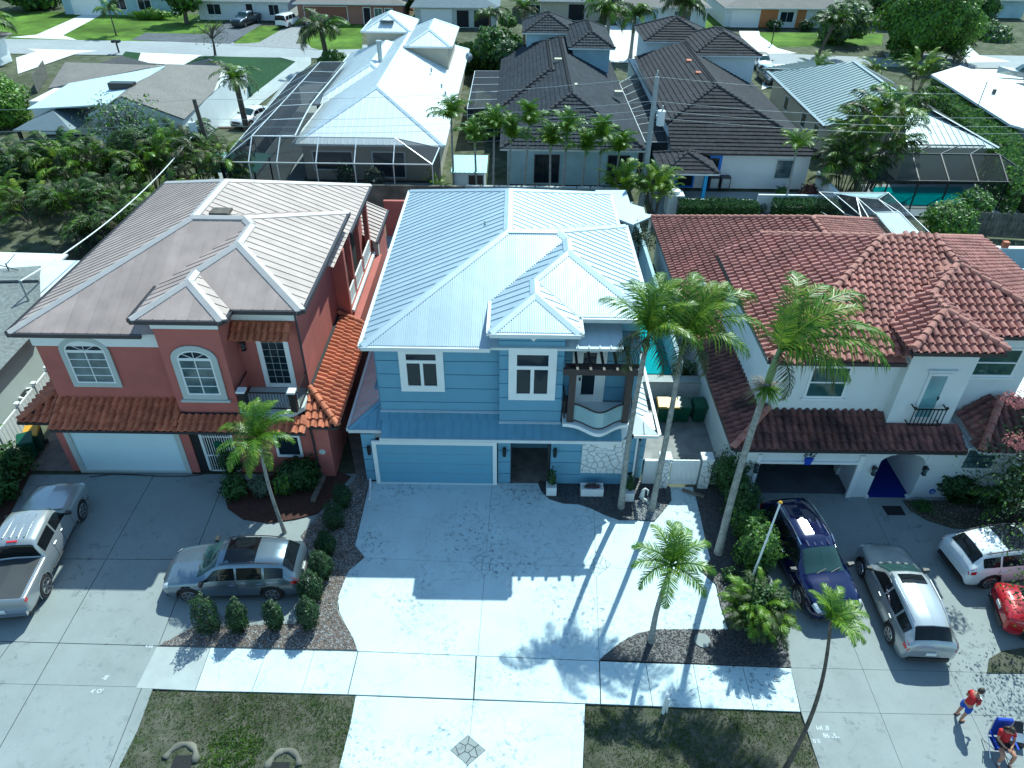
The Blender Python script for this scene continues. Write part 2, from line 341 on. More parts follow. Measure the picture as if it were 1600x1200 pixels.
def tile_roof(parent,polys,m,house,w=.31,h=.36,kind='s',deck=None):
    # polys: planes; tiles laid row by row; collected per house and emitted by emit_tiles
    for poly in polys:
        poly=[V(p) for p in poly]; n,e,g=frame_of(poly); o=poly[0]
        MB().slab([p-n*.01 for p in poly],.06).build('roof_deck',deck or K['deck_dk'],parent)
        q=[((p-o).dot(e),(p-o).dot(g)) for p in poly]
        s0=min(a for a,b in q); s1=max(a for a,b in q); t0=min(b for a,b in q); t1=max(b for a,b in q)
        R=Matrix((e,g,n)).transposed().to_4x4()
        t=t0+h/2-.05
        while t<t1:
            s=s0+w/2
            while s<s1:
                if inpoly(s,t,q):
                    c=o+e*(s+ru(-.006,.006))+g*(t+ru(-.01,.01))+n*ru(0,.008); T=R.copy(); T.translation=c
                    TILES.setdefault(house,[]).append(((c-CAM).length,T,parent))
                s+=w
            t+=h
def emit_tiles(house,m,w,h,kind,root,nmax=300,name='roof_tile'):
    mb=tile_mesh(w,h,kind); me=mb.me(name,m,smooth=False); L=sorted(TILES.get(house,[]),key=lambda a:a[0]); rest={}
    for i,(d,T,par) in enumerate(L):
        if i<nmax:
            o=bpy.data.objects.new(name,me); S.collection.objects.link(o); o.parent=par
            o.matrix_basis=(Matrix.Translation(-par.location)@T) if par.parent is None else T
        else: rest.setdefault(par.name,(par,[]))[1].append(T)
    for par,Ts in rest.values():
        v=[];f=[]
        for T in Ts:
            b=len(v); v+=[T@p for p in mb.v]; f+=[tuple(i+b for i in q) for q in mb.f]
        o=put(name,mesh(name,v,f,m),par); o['kind']='stuff'
def tile_caps(parent,segs,m,r=.13,step=.42,name='ridge_tile',joined=False):
    allb=MB()
    for a,b in segs:
        a=V(a);b=V(b)
        if a.z>b.z: a,b=b,a      # each cap overlaps the one below
        L=(b-a).length; k=max(1,round(L/step)); d=(b-a)/k; dn=d.normalized(); x=dn.cross(V((0,0,1))).normalized(); up=x.cross(dn).normalized()
        for i in range(k):
            mb=allb if joined else MB(); vs=[]; N=7
            for p,rr,lift in ((a+d*i-dn*.03,r*1.12,.05),(a+d*(i+1)+dn*.01,r*.95,.01)):
                for j in range(N):
                    an=math.pi*j/(N-1); vs.append(p+x*(math.cos(an)*rr)+up*(math.sin(an)*rr+lift-.02))
            mb.add(vs,[(j,j+1,N+j+1,N+j) for j in range(N-1)]+[tuple(range(N-1,-1,-1)),tuple(range(N,2*N))])
            if not joined: mb.build(name,m,parent)
    if joined:
        o=allb.build(name,m,parent); o['kind']='stuff'
def window(parent,x0,x1,z0,z1,y,axis='y',out=-1,frame=K['white'],glass=K['glass'],fw=.12,vs=(),hs=(),proud=.07,name='window',sill=False,bar=.045):
    # rectangular window on a wall plane; y = plane coordinate, out = outward sign
    root=None
    def B(mb,a0,a1,c0,c1,d0,d1):   # a along wall, c height, d outward distance
        u,v=sorted((y+out*d0,y+out*d1))
        if axis=='y': mb.box(a0,a1,u,v,c0,c1)
        else: mb.box(u,v,a0,a1,c0,c1)
    f=MB()
    B(f,x0-fw,x1+fw,z0-fw,z0,0.003,proud); B(f,x0-fw,x1+fw,z1,z1+fw,0.003,proud)
    B(f,x0-fw,x0,z0,z1,0.003,proud); B(f,x1,x1+fw,z0,z1,0.003,proud)
    if sill: B(f,x0-fw-.08,x1+fw+.08,z0-fw-.09,z0-fw-.002,0.003,proud+.05)
    fr=f.build(name,frame,parent)
    g=MB(); B(g,x0,x1,z0,z1,.004,.02); g.build('pane',glass,fr)
    if vs or hs:
        b=MB()
        for v_ in vs: B(b,v_-bar/2,v_+bar/2,z0,z1,.0205,proud-.015)
        for h_ in hs: B(b,x0,x1,h_-bar/2,h_+bar/2,.0205,proud-.02)
        b.build('glazing_bar',frame,fr)
    return fr
# ---------------- ground ----------------
def sheet(name,poly,z,m,kind='structure',parent=None,th=.02,mj=None):
    mb=MB(); mb.prism(poly,z-th,z); o=mb.build(name,m,parent)
    if kind and parent is None: o['kind']=kind
    return o
sheet('ground',[(-400,-300),(400,-300),(400,500),(-400,500)],-.10,K['dry'])
def sc(p,k=.012): cx=sum(a[0] for a in p)/len(p); cy=sum(a[1] for a in p)/len(p); return [(cx+(a[0]-cx)*(1-k),cy+(a[1]-cy)*(1-k*.8)) for a in p]
def slabs(name,polys,top,m,base,label=None,piece='concrete_slab'):
    root=sheet(name,base,top-.06,K['joint'],th=.03)
    for p in polys:
        MB().prism(p,top-.055,top).build(piece,m,root)
    return root
# painted driveway of the blue house
BD=P2((578,752),(841,755),(846,768),(858,780),(880,787),(903,788),(922,794),(945,805),(968,813),(991,813),(1022,815),(1033,803),(1049,782),(1047,761),(1083,761),(1095,809),(1102,843),(1110,874),(1095,893),(1118,914),(1125,947),(1138,985),(1026,985),(995,991),(968,1006),(937,1032),(559,1017),(552,997),(540,976),(530,955),(528,935),(537,910),(545,892),(570,871),(555,852))
def dia(cx,cy,rx,ry): return P2((cx,cy-ry),(cx+rx,cy),(cx,cy+ry),(cx-rx,cy))
D1=dia(757,880,23,19); D2=dia(932,882,23,20); D3=dia(731,1172,28,24)
j1=P2((769,755),(737,1140)); j2=P2((928,801),(939,1100)); j3=P2((572,872),(1095,893))
def cutdia(polys,D):         # cut a diamond inset out of the slabs round it
    out=[]; cx=sum(p[0] for p in D)/4; cy=sum(p[1] for p in D)/4
    for p in polys:
        if not any((q[0]-cx)**2+(q[1]-cy)**2<9 for q in p) and not inpoly(cx,cy,p) and area(p)<0: out.append(p); continue
        rest=[p]; 
        cur=p
        for i in range(4):
            a=D[i];b=D[(i+1)%4]; n=(b[1]-a[1],-(b[0]-a[0])); L=math.hypot(*n); n=(n[0]/L,n[1]/L); d=n[0]*a[0]+n[1]*a[1]
            if n[0]*cx+n[1]*cy>d: n=(-n[0],-n[1]); d=-d
            o=clip(cur,(-n[0],-n[1]),-d)      # outside this edge
            if area(o)>.005: out.append(o)
            cur=clip(cur,n,d)
            if area(cur)<.001: break
    return out
def concave_split(p,a,b,gap=.012): return split([p],a,b,gap)
ps=split([BD],*j3); ps=split(ps,*j1); ps=split(ps,*j2)
ps2=[]
for p in ps: ps2+=cutdia([p],D1) if area(p)>1 else [p]
ps3=[]
for p in ps2: ps3+=cutdia([p],D2)
drive=slabs('driveway',ps3,0,K['conc_paint'],BD)
def stones_in(poly,n,parent,m,top,th,gap=.02,name='stone',jit=1,seed=1):   # crazy paving: clipped cells of scattered seeds
    poly=sc(poly,.04) if len(poly)==4 and gap==.02 else poly
    r=random.Random(seed); xs=[p[0] for p in poly]; ys=[p[1] for p in poly]; pts=[]
    tries=0
    md=.72*math.sqrt(area(poly)/n)
    while len(pts)<n and tries<4000:
        tries+=1; x=r.uniform(min(xs),max(xs)); y=r.uniform(min(ys),max(ys))
        if inpoly(x,y,poly) and all((x-a)**2+(y-b)**2>md*md for a,b in pts): pts.append((x,y))
    cells=[]
    for i,a in enumerate(pts):
        c=poly
        for j,b in enumerate(pts):
            if i!=j:
                nn=(b[0]-a[0],b[1]-a[1]); L=math.hypot(*nn); nn=(nn[0]/L,nn[1]/L); c=clip(c,nn,(nn[0]*(a[0]+b[0])+nn[1]*(a[1]+b[1]))/2-gap/2)
                if len(c)<3: break
        if len(c)>2 and area(c)>.002: cells.append(c)
    return cells
for D in (D1,D2):
    for c in stones_in(D,9,drive,None,0,0,seed=int(D[0][0]*10)%97): MB().prism(c,-.055,.001).build('paving_stone',K['conc_paint'],drive)
# sidewalk
SWL=P2((245,1010),(329,1012),(418,1014.5),(491,1016.5),(559,1018),(744,1025),(937,1033),(1009,1036),(1083,1038),(1160,1041),(1236,1044))
SWR=P2((212,1075),(305,1079),(393,1081),(471,1083),(543,1085),(740,1092),(939,1100),(1020,1103),(1096,1106),(1178,1109),(1251,1112))
walk=sheet('sidewalk',SWL+SWR[::-1],-.06,K['joint'],th=.03)
for i in range(10):
    MB().prism(sc([SWL[i],SWL[i+1],SWR[i+1],SWR[i]]),-.055,.001).build('concrete_slab',K['conc_l'] if i==0 else K['conc_paint'],walk)
# apron in front of the blue drive
AP=P2((556,1087),(740,1094),(914,1100),(912,1160),(900,1420),(510,1420),(530,1200),(548,1130))
ja=P2((740,1092),(728,1210)); aps=split([AP],*ja); apx=[]
for p in aps: apx+=cutdia([p],D3)
apron=slabs('driveway_apron',apx,-.012,K['conc_paint'],AP)
for c in stones_in(D3,9,None,None,0,0,seed=5): MB().prism(c,-.065,-.008).build('paving_stone',K['conc'],apron)
# grey driveway of the red house
RD=P2((-60,742),(562,740),(571,752),(555,852),(570,871),(545,892),(530,930),(527,950),(559,1017),(329,1011.5),(245,1009.5),(238,1077),(215,1140),(165,1240),(120,1420),(-700,1420),(-700,1100),(-300,760))
rp=split([RD],*P2((241,741),(38,1100)),gap=.03); rp=split(rp,*P2((105,873),(266,874)),gap=.03); rp=split(rp,*P2((0,1002),(245,1009)),gap=.028,within=lambda p:True); rp=split(rp,*P2((0,1068),(210,1073)))
rp=split(rp,*P2((18,1003),(-60,1110)),gap=.028,within=lambda p: max(q[1] for q in p)<14.9); rp=split(rp,*P2((355,740),(247,1010)),gap=.028,within=lambda p: min(q[0] for q in p)<-13.5 or True)
slabs('driveway',rp,-.004,K['conc'],RD)
# grey driveway of the white house
WD=P2((1120,745),(1600,785),(1900,800),(1900,1420),(1320,1420),(1281,1200),(1252,1112),(1236,1044),(1225,985),(1180,880),(1130,800))
wp=split([WD],*P2((1230,1043),(1600,1052))); wp=split(wp,*P2((1253,1112),(1563,1118)))
wp=split(wp,*P2((1300,925),(1410,1200)),within=lambda p: True); wp=split(wp,*P2((1387,845),(1521,1123)),within=lambda p: True); wp=split(wp,*P2((1200,880),(1471,887)),within=lambda p: min(q[1] for q in p)>14)
slabs('driveway',wp,-.004,K['conc'],WD)
# planted beds, each a low mound with its stones as real pebbles
def pebbles(name,poly,z,mats,n,size,parent):
    xs=[p[0] for p in poly]; ys=[p[1] for p in poly]; mb=MB(); r=random.Random(len(name)+n)
    k=0
    while k<n:
        x=r.uniform(min(xs),max(xs)); y=r.uniform(min(ys),max(ys))
        if not inpoly(x,y,poly): 
            continue
        k+=1; s=size*r.uniform(.6,1.35); a=r.uniform(0,6.28); c,si=math.cos(a),math.sin(a); sx,sy,sz=s*r.uniform(.8,1.3),s*r.uniform(.6,.9),s*.6
        vs=[(x+c*sx,y+si*sx,z),(x-si*sy,y+c*sy,z+.01),(x-c*sx,y-si*sx,z),(x+si*sy,y-c*sy,z),(x+r.uniform(-.3,.3)*s,y+r.uniform(-.3,.3)*s,z+sz)]
        mb.add(vs,[(0,1,4),(1,2,4),(2,3,4),(3,0,4)],r.randrange(len(mats)))
    o=mb.build(name,mats,None); o['kind']='stuff'; return o
PB=P2((250,1008),(305,979),(380,977),(462,975),(478,950),(492,905),(486,862),(470,838),(497,806),(518,790),(540,770),(560,741),(577,752),(554,852),(569,871),(544,892),(529,930),(526,950),(530,962),(540,978),(552,999),(558,1016))
sheet('pebble_bed',PB,.02,K['pebbled'],th=.06)
pebbles('pebbles',PB,.02,[K['peb1'],K['pebbled'],K['peb3']],9000,.032,None)
MBd=P2((350,770),(357,760),(430,742),(520,735),(548,745),(520,778),(497,803),(462,812),(420,818),(380,812),(356,795))
sheet('mulch_bed',MBd,.05,K['mulch'],th=.08)
CB=P2((842,752),(846,768),(858,780),(880,787),(903,788),(922,794),(945,805),(968,813),(991,813),(1022,815),(1033,803),(1049,782),(1047,762),(1040,756),(1000,750))
sheet('charcoal_bed',CB,.03,K['peb2'],th=.06); pebbles('charcoal_pebbles',CB,.03,[K['peb2']],3000,.026,None)
CB3=P2((990,785),(1012,778),(1034,790),(1030,803),(1022,815),(993,812)); pebbles('pale_pebbles',CB3,.05,[K['peb3']],700,.035,None)
CB2=P2((1083,762),(1130,755),(1190,870),(1225,985),(1236,1043),(937,1031),(968,1005),(995,990),(1026,984),(1139,984),(1126,947),(1119,914),(1096,893),(1111,874),(1103,843),(1096,809))
sheet('charcoal_bed',CB2,.03,K['peb2'],th=.06); pebbles('charcoal_pebbles',CB2,.03,[K['peb2'],K['peb2'],K['pebbled']],8000,.034,None)
WB=P2((1410,782),(1600,784),(1680,786),(1680,842),(1560,828),(1490,826),(1450,814),(1422,798)); sheet('planting_bed',WB,.03,K['soil'],th=.06); pebbles('bed_gravel',WB,.03,[K['pebbled'],K['peb1'],K['soil']],3000,.03,None)
WB2=P2((1542,1052),(1545,1030),(1565,1018),(1620,1010),(1680,1010),(1680,1052)); sheet('planting_bed',WB2,.03,K['soil'],th=.06)
LB=P2((-80,700),(50,705),(48,740),(0,835),(-120,840)); sheet('mulch_bed',LB,.03,K['mulch'],th=.06)
# grass verges by the road with blades
VG1=P2((238,1079),(556,1086),(549,1130),(530,1205),(520,1420),(150,1420),(180,1200),(205,1140)); VG2=P2((915,1102),(1250,1114),(1281,1200),(1300,1420),(905,1420),(913,1160))
sheet('verge',VG1,-.04,K['soil'],th=.04); sheet('verge',VG2,-.04,K['soil'],th=.04)
def blades(name,poly,z,n,h,mats,dens=None,seed=3,w=.012):
    r=random.Random(seed); xs=[p[0] for p in poly]; ys=[p[1] for p in poly]; mb=MB(); k=0
    while k<n:
        x=r.uniform(min(xs),max(xs)); y=r.uniform(min(ys),max(ys))
        if not inpoly(x,y,poly): continue
        d=noise.noise(V((x*.9,y*.9,3)))*.5+.5; k+=1
        if dens and r.random()>dens(x,y): continue
        mi=0 if r.random()<d*1.5-.15 else 1; s=h*r.uniform(.5,1.3)*(1 if mi==0 else .6)
        for j in range(3):
            a=r.uniform(0,6.28); c,si=math.cos(a),math.sin(a); x2=x+r.uniform(-.03,.03); y2=y+r.uniform(-.03,.03); le=r.uniform(.3,1.1)*s
            mb.add([(x2-si*w,y2+c*w,z),(x2+si*w,y2-c*w,z),(x2+c*le,y2+si*le,z+s)],[(0,1,2)],mi)
    o=mb.build(name,mats,None); o['kind']='stuff'
blades('grass',[(x+(x+11)*.012,y+.03) for x,y in VG1],-.04,19000,.05,[K['grass'],K['grass_dry']],seed=1,dens=lambda x,y:.25+.9*max(0,noise.noise(V((x*.7,y*.7,9)))+.35)); blades('grass',[(x+(x-6)*.012,y+.03) for x,y in VG2],-.04,17000,.05,[K['grass'],K['grass_dry']],seed=2,dens=lambda x,y:.25+.9*max(0,noise.noise(V((x*.7,y*.7,9)))+.35))
# culvert ends
for cx,cy,cl in ((292,1172,'pale concrete culvert end in left part of grass verge'),(440,1182,'pale concrete culvert end in right part of grass verge')):
    p=G(cx,cy); t=thing('culvert_end',cl,'culvert',(p.x,p.y,-.04),group='culvert ends in the verge')
    mb=MB(); sg=1 if cx<400 else -1; pts=[]
    for k in range(13):
        a=math.pi*(.02+.9*k/12); pts.append((p.x+sg*(.42*math.cos(a)-.1)*1.15,p.y+.6*math.sin(a)-.4,-.05+.015*math.sin(k*2.1)))
    mb.tube(pts,[.10+.025*math.sin(k*1.7) for k in range(13)],8); mb.build('headwall',K['conc_b'],t,smooth=True); MB().box(p.x-.3,p.x+.3,p.y-.75,p.y-.15,-.035,-.02).build('pipe_mouth',K['dark'],t)
# tufts of green weeds between the culvert ends
VG3=P2((260,1125),(480,1125),(490,1420),(240,1420)); vc=G(365,1175); blades('weeds',VG3,-.04,9000,.09,[K['grass'],K['shrub_l']],seed=8,w=.016,dens=lambda x,y: 1.25-((x-vc.x)/1.0)**2-((y-vc.y)/.75)**2+.5*noise.noise(V((x*2,y*2,1))))
# side paths, yards
sheet('side_path',P2((541,665),(566,672),(575,752),(556,741)),-.0,K['paver'],th=.05)
sheet('paved_yard',[(5.6,24.2),(9.2,24.2),(9.2,29.2),(5.6,29.2)],.0,K['paver_g'],th=.05)
sheet('paved_yard',[(-9,29),(-5.5,29),(-5.5,49),(-9,49)],.01,K['paver_g'],th=.05)
sheet('paved_yard',[(-21.4,22.9),(-19.1,22.9),(-19.1,36),(-21.4,36)],.0,K['paver'],th=.05)
sheet('street',[(-300,-6),(300,-6),(300,7.5),(-300,7.5)],-.06,K['asph'],th=.03)
sheet('paved_yard',[(10.5,51),(24,51),(24,56),(10.5,56)],.0,K['conc'],th=.05)
# far street and what lies along it
def band(name,pts,z,m): return sheet(name,pts,z,m,th=.03)
def street_y(x,far): return (106.5 if far else 99.8)+(-.028*x if far else -.012*x)*1.0
band('street',[(-300,street_y(-120,0)+1),(300,street_y(120,0)-1.5),(300,street_y(120,1)-1),(-300,street_y(-120,1)+3)],-.03,K['asph'])
band('lawn',[(-200,street_y(-100,1)+1.2),(-44,108.4),(-46,128),(-200,135)],-.035,K['lawn'])
band('lawn',P2((103,57),(160,22),(345,28),(330,48),(322,52),(210,52),(196,64)),-.02,K['lawn'])
band('lawn',P2((365,68),(400,40),(450,42),(418,62),(400,67)),-.025,K['lawn'])
band('lawn',P2((475,62),(515,36),(566,36),(566,76),(490,78)),-.025,K['lawn'])
band('lawn',P2((1172,50),(1380,52),(1376,84),(1210,75)),-.025,K['lawn'])
band('dry_lawn',P2((1208,74),(1376,70),(1385,90),(1240,84)),-.018,K['dry'])
band('lawn',P2((186,92),(196,80),(232,84),(218,103),(190,102)),-.02,K['lawn_d'])
band('lawn',P2((290,100),(318,87),(432,90),(462,96),(395,150),(345,150)),-.022,K['lawn_d'])
band('lawn',P2((1060,35),(1130,0),(1130,45),(1070,50)),-.03,K['lawn'])
band('driveway',P2((57,54),(132,21),(160,22),(98,55),(120,62),(15,58)),-.012,K['conc_w'])
band('driveway',P2((205,62),(228,51),(322,53),(365,30),(412,36),(360,68),(300,66)),-.012,K['asph_d'])
band('driveway',P2((360,70),(405,66),(450,40),(475,40),(462,68),(500,78)),-.010,K['paver_g'])
band('driveway',P2((42,76),(155,79),(120,83),(28,115),(25,90),(57,80)),-.012,K['conc_w'])
band('driveway',P2((220,82),(315,86),(285,102),(215,97)),-.012,K['conc_w'])
band('driveway',P2((432,88),(486,90),(486,100),(360,198),(330,198),(462,96)),-.006,K['conc_l'])
band('driveway',P2((1155,48),(1186,48),(1188,56),(1215,75),(1245,83),(1160,84)),-.012,K['conc_w'])
band('driveway',P2((940,40),(1010,40),(1006,97),(942,97)),-.012,K['conc_w'])
band('driveway',P2((1500,58),(1530,86),(1580,96),(1490,98)),-.012,K['conc_w'])
band('driveway',P2((1195,100),(1260,100),(1250,118),(1190,140)),-.012,K['conc_w'])
band('driveway',P2((1480,106),(1700,112),(1700,150),(1560,130)),-.012,K['conc_w'])
band('lawn',P2((1120,0),(1700,0),(1700,-40),(1100,-40)),-.03,K['dry'])
sheet('mulch_bed',P2((340,175),(400,150),(390,170),(360,200),(335,200)),-.03,K['mulch'],th=.04)
# ---------------- two-storey houses ----------------
def big_roof(x0,x1,y0,y1,z,wx0,wx1,wy0,wyb,wz,tx1,ty0,xf,s):
    h=(x1-x0)/2; xc=(x0+x1)/2; zr=z+s*h; yA=y0+h; yB=y1-h; wh=(wx1-wx0)/2; wc=(wx0+wx1)/2; wzr=wz+s*wh
    A=(xc,yA,zr); R=(xc,yB,zr); Cp=(wc,y0+(wzr-z)/s,wzr); B=(wc-(zr-wzr)/s,yA,zr); D=(wc,wy0+wh,wzr); yV=y0+(wz-z)/s; Vv=(wx0,yV,wz)
    th=(tx1-wx0)/2; tc=(wx0+tx1)/2; tz=wz+s*th; T=(tc,ty0+th,tz); T2=(tc,wy0+th,tz); E=(wx1,wyb,wz); Fp=(wx1,wy0,wz)
    polys=dict(left=[(x0,y0,z),A,R,(x0,y1,z)],back=[(x0,y1,z),R,(x1,y1,z)],right=[A,(x1,yA,z),(x1,y1,z),R],
      front=[(x0,y0,z),(wx0,y0,z),Vv,Cp,B,A],front2=[(wx0,y0,z),(xf,y0,z),(xf,yV,wz),Vv],wleft=[Vv,(wx0,ty0,wz),T,T2,D,Cp],
      wfront=[D,T2,(tx1,wy0,wz),Fp],tright=[T,T2,(tx1,wy0,wz),(tx1,ty0,wz)],tfront=[(wx0,ty0,wz),(tx1,ty0,wz),T],wright=[B,Cp,D,Fp,E],wback=[A,B,E,(xc,wyb,wz)])
    cap=[((x0,y0,z),A),(A,R),(R,(x0,y1,z)),(R,(x1,y1,z)),(A,B),(B,Cp),(Cp,D),(D,Fp),(B,E),(D,T2),(T2,T),(T,(wx0,ty0,wz)),(T,(tx1,ty0,wz))]
    gut=[((x0,y1,z),(x0,y0,z)),((x0,y0,z),(wx0,y0,z)),((wx0,yV,wz),(wx0,ty0,wz)),((wx0,ty0,wz),(tx1,ty0,wz)),((tx1,ty0,wz),(tx1,wy0,wz)),((tx1,wy0,wz),(wx1,wy0,wz)),((wx1,wy0,wz),(wx1,wyb,wz)),((x1,wyb-.4,z),(x1,y1,z))]
    return polys,cap,gut
def roof_root(parent,cx,cy,z,m,name='roof'):   # a roof part: the timber plate under the eaves carries its panels or tiles
    return None
def lantern(x,y,z,lab,parent=None,m=None,s=1.0,grp='wall lanterns by the doors'):
    t=thing('wall_lantern',lab,'lamp',(x,y,z),group=grp); mb=MB(); m=m or K['black']
    mb.box(x-.05*s,x+.05*s,y-.02,y,z-.1*s,z+.12*s); mb.bar((x,y,z+.12*s),(x,y-.14*s,z+.16*s),.025,.025); 
    for a,b in ((-.07,-.07),(.07,-.07),(.07,.07),(-.07,.07)): mb.bar((x+a*s,y-.14*s+b*s,z+.12*s),(x+a*.6*s,y-.14*s+b*.6*s,z-.22*s),.018*s,.018*s)
    mb.prism([(x-.08*s,y-.22*s),(x+.08*s,y-.22*s),(x+.08*s,y-.06*s),(x-.08*s,y-.06*s)],z-.24*s,z-.21*s); mb.build('lantern_frame',m,t)
    c=MB(); c.add([(x-.1*s,y-.24*s,z+.12*s),(x+.1*s,y-.24*s,z+.12*s),(x+.1*s,y-.04*s,z+.12*s),(x-.1*s,y-.04*s,z+.12*s),(x,y-.14*s,z+.24*s)],[(0,1,4),(1,2,4),(2,3,4),(3,0,4),(0,3,2,1)]); c.build('lantern_cap',m,t)
    MB().box(x-.045*s,x+.045*s,y-.185*s,y-.095*s,z-.2*s,z+.1*s).build('lantern_glass',K['glass_b'],t)
def winpx(parent,xa,xb,ya,yb,Y,**k):     # window whose frame edges are seen at these places on the plane y=Y
    ym=(ya+yb)/2; a=F(xa,ym,Y).x; b=F(xb,ym,Y).x; t=F((xa+xb)/2,ya,Y).z; bo=F((xa+xb)/2,yb,Y).z; fw=k.get('fw',.12)
    return window(parent,a+fw,b-fw,bo+fw,t-fw,Y,**k),(a+fw,b-fw,bo+fw,t-fw)
# ======== BLUE HOUSE ========
BH=thing('blue_house','two-storey blue house with pale standing seam roof and blue garage door','house',(0,30,0))
bl=K['blue']
MB().box(-5.95,5.2,24.8,37.6,.0,3.35).box(-5.38,1.95,23.45,37.7,3.35,6.8).box(1.95,4.75,24.1,37.7,3.35,6.8).box(-.5,4.75,24.0,31.4,6.8,7.62).build('wall',bl,BH)
polys,cap,gut=big_roof(-5.75,5.15,22.7,38.1,6.87,-.88,5.2,23.55,32.0,7.72,2.47,22.4,4.15,.418)
rf=MB(); rf.box(-5.68,-.5,22.78,38.0,6.70,6.82).box(-.5,4.1,22.78,24.2,6.70,6.82).box(-.5,5.05,32.2,38.0,6.70,6.82).box(-.8,5.1,23.65,31.9,7.55,7.67).box(-.8,2.4,22.5,23.6,7.55,7.67).build('roof',K['gut_w'],BH); RB=BH.children[-1]
RB=[c for c in BH.children if c.name.startswith('roof')][0]
for k,p in polys.items(): metal_roof(RB,p,K['metal_blue'],w=.415,minor=4 if k in('front','tfront','wfront') else 0,rib=.030 if k not in('front','tfront','wfront') else .025)
caps(RB,cap,K['metal_blue'],w=.19); gutter(RB,gut,K['gut_w'])
mb=MB()
for x,y in ((-2.1,30.6),(-1.6,29.6)): pass
for (px,py,z) in ((758,355,8.6),):
    p=G(px,py,z); MB().tube([p-V((0,0,.1)),p+V((0,0,.3))],.05).build('vent_pipe',K['metal_grey'],RB)
# upper front wall in painted bands
def bands(parent,x0,x1,y,zs,th,m,gap=.030,name='wall_band'):
    for a,b in zip(zs[:-1],zs[1:]): MB().box(x0,x1,y,y+th,a+gap,b).build(name,m,parent)
zz=[3.3]+sorted(F(700,v,23.2).z for v in (629,607.6,586,565))+[6.62]
MB().box(-5.36,1.9,23.27,23.5,3.3,6.75).build('wall',K['mort'],BH)
bands(BH,-5.4,-.56,23.2,zz,.2,bl)
zt=[3.1]+sorted(F(800,v,22.8).z for v in (642,622,600,578,556,533))+[7.6]
MB().box(-.51,1.92,22.87,24.1,3.1,7.62).build('wall',K['mort'],BH)
bands(BH,-.54,1.95,22.8,zt,.06,bl)
MB().box(-.545,-.515,22.86,24.0,3.1,7.6).box(1.925,1.955,22.86,24.2,3.1,7.6).build('wall',bl,BH)
MB().box(-5.42,-5.385,23.2,37.6,3.2,6.75).build('wall',bl,BH)
MB().box(-5.4,-.57,23.13,23.2,6.56,6.70).build('frieze',K['white'],BH)
MB().add([(.35,22.76,7.6),(1.15,22.76,7.6),(.75,22.76,7.12),(.35,22.82,7.6),(1.15,22.82,7.6),(.75,22.82,7.12)],[(0,2,1),(3,4,5),(0,1,4,3),(1,2,5,4),(2,0,3,5)]).build('gable_diamond',K['white'],BH)
w,(a,b,c,d)=winpx(BH,624.5,693.5,542.5,610.5,23.2,fw=.2,proud=.06)
MB().box(a+.09,b-.09,23.13,23.178,d-.52,d-.38).box((a+b)/2-.06,(a+b)/2+.06,23.132,23.178,c+.09,d-.52).box(a,a+.09,23.134,23.178,c,d).box(b-.09,b,23.134,23.178,c,d).box(a+.09,b-.09,23.136,23.178,c,c+.09).box(a+.09,b-.09,23.136,23.178,d-.09,d).build('window_sash',K['white'],w)
w,(a,b,c,d)=winpx(BH,794.5,869,542.5,624,22.8,fw=.22,proud=.06)
MB().box(a+.1,b-.1,22.73,22.778,d-.78,d-.62).box((a+b)/2-.07,(a+b)/2+.07,22.732,22.778,c+.1,d-.78).box(a,a+.1,22.734,22.778,c,d).box(b-.1,b,22.734,22.778,c,d).box(a+.1,b-.1,22.736,22.778,c,c+.1).box(a+.1,b-.1,22.736,22.778,d-.1,d).build('window_sash',K['white'],w)
# lower storey: pieces round the garage door and the open entry
def lowz(*v): return [0]+[F(600,q,22.5).z for q in v]
zl=[0.0]+[F(780,q,22.5).z for q in (740,722,704)]+[2.62]
MB().box(-6.2,-5.62,22.62,24.8,.0,2.75).box(-.6,-.06,22.56,24.8,.0,2.75).box(1.62,5.3,22.56,24.8,.0,2.75).box(-5.7,5.3,22.56,24.8,2.45,2.75).box(-.06,1.62,28.2,28.3,.0,2.6).box(-.1,-.06,24.8,28.3,0,2.6).box(1.62,1.66,24.8,28.3,0,2.6).build('wall',K['mort'],BH)
bands(BH,-6.23,-5.66,22.55,zl,.1,bl); bands(BH,-.58,-.04,22.5,zl,.08,bl)
bands(BH,1.6,2.9,22.5,zl,.08,bl); bands(BH,2.9,5.1,22.5,[0,.72],.08,bl); bands(BH,4.75,5.2,22.5,zl[1:],.08,bl); bands(BH,5.2,5.6,22.9,zl,.1,bl)
MB().box(5.2,5.6,23.0,24.8,0,2.7).box(-6.23,-6.2,22.66,24.8,0,2.7).build('wall',bl,BH)
window(BH,-5.62,-.8,.03,2.22,22.46,frame=K['white'],glass=K['blue_door'],fw=.17,proud=.08,name='garage_door')
gd=[c for c in BH.children if c.name.startswith('garage_door')][-1]
for i in range(1,4): MB().box(-5.6,-.82,22.435,22.4395,.03+.5475*i-.006,.03+.5475*i+.006).build('panel_joint',K['mort'],gd)
MB().box(-.06,1.62,22.56,28.2,-.02,.012).build('entry_floor',K['paver'],BH)
MB().box(-.06,-.02,22.5,22.75,0,2.6).box(1.58,1.62,22.5,22.75,0,2.6).build('door_jamb',K['wood_d'],BH)
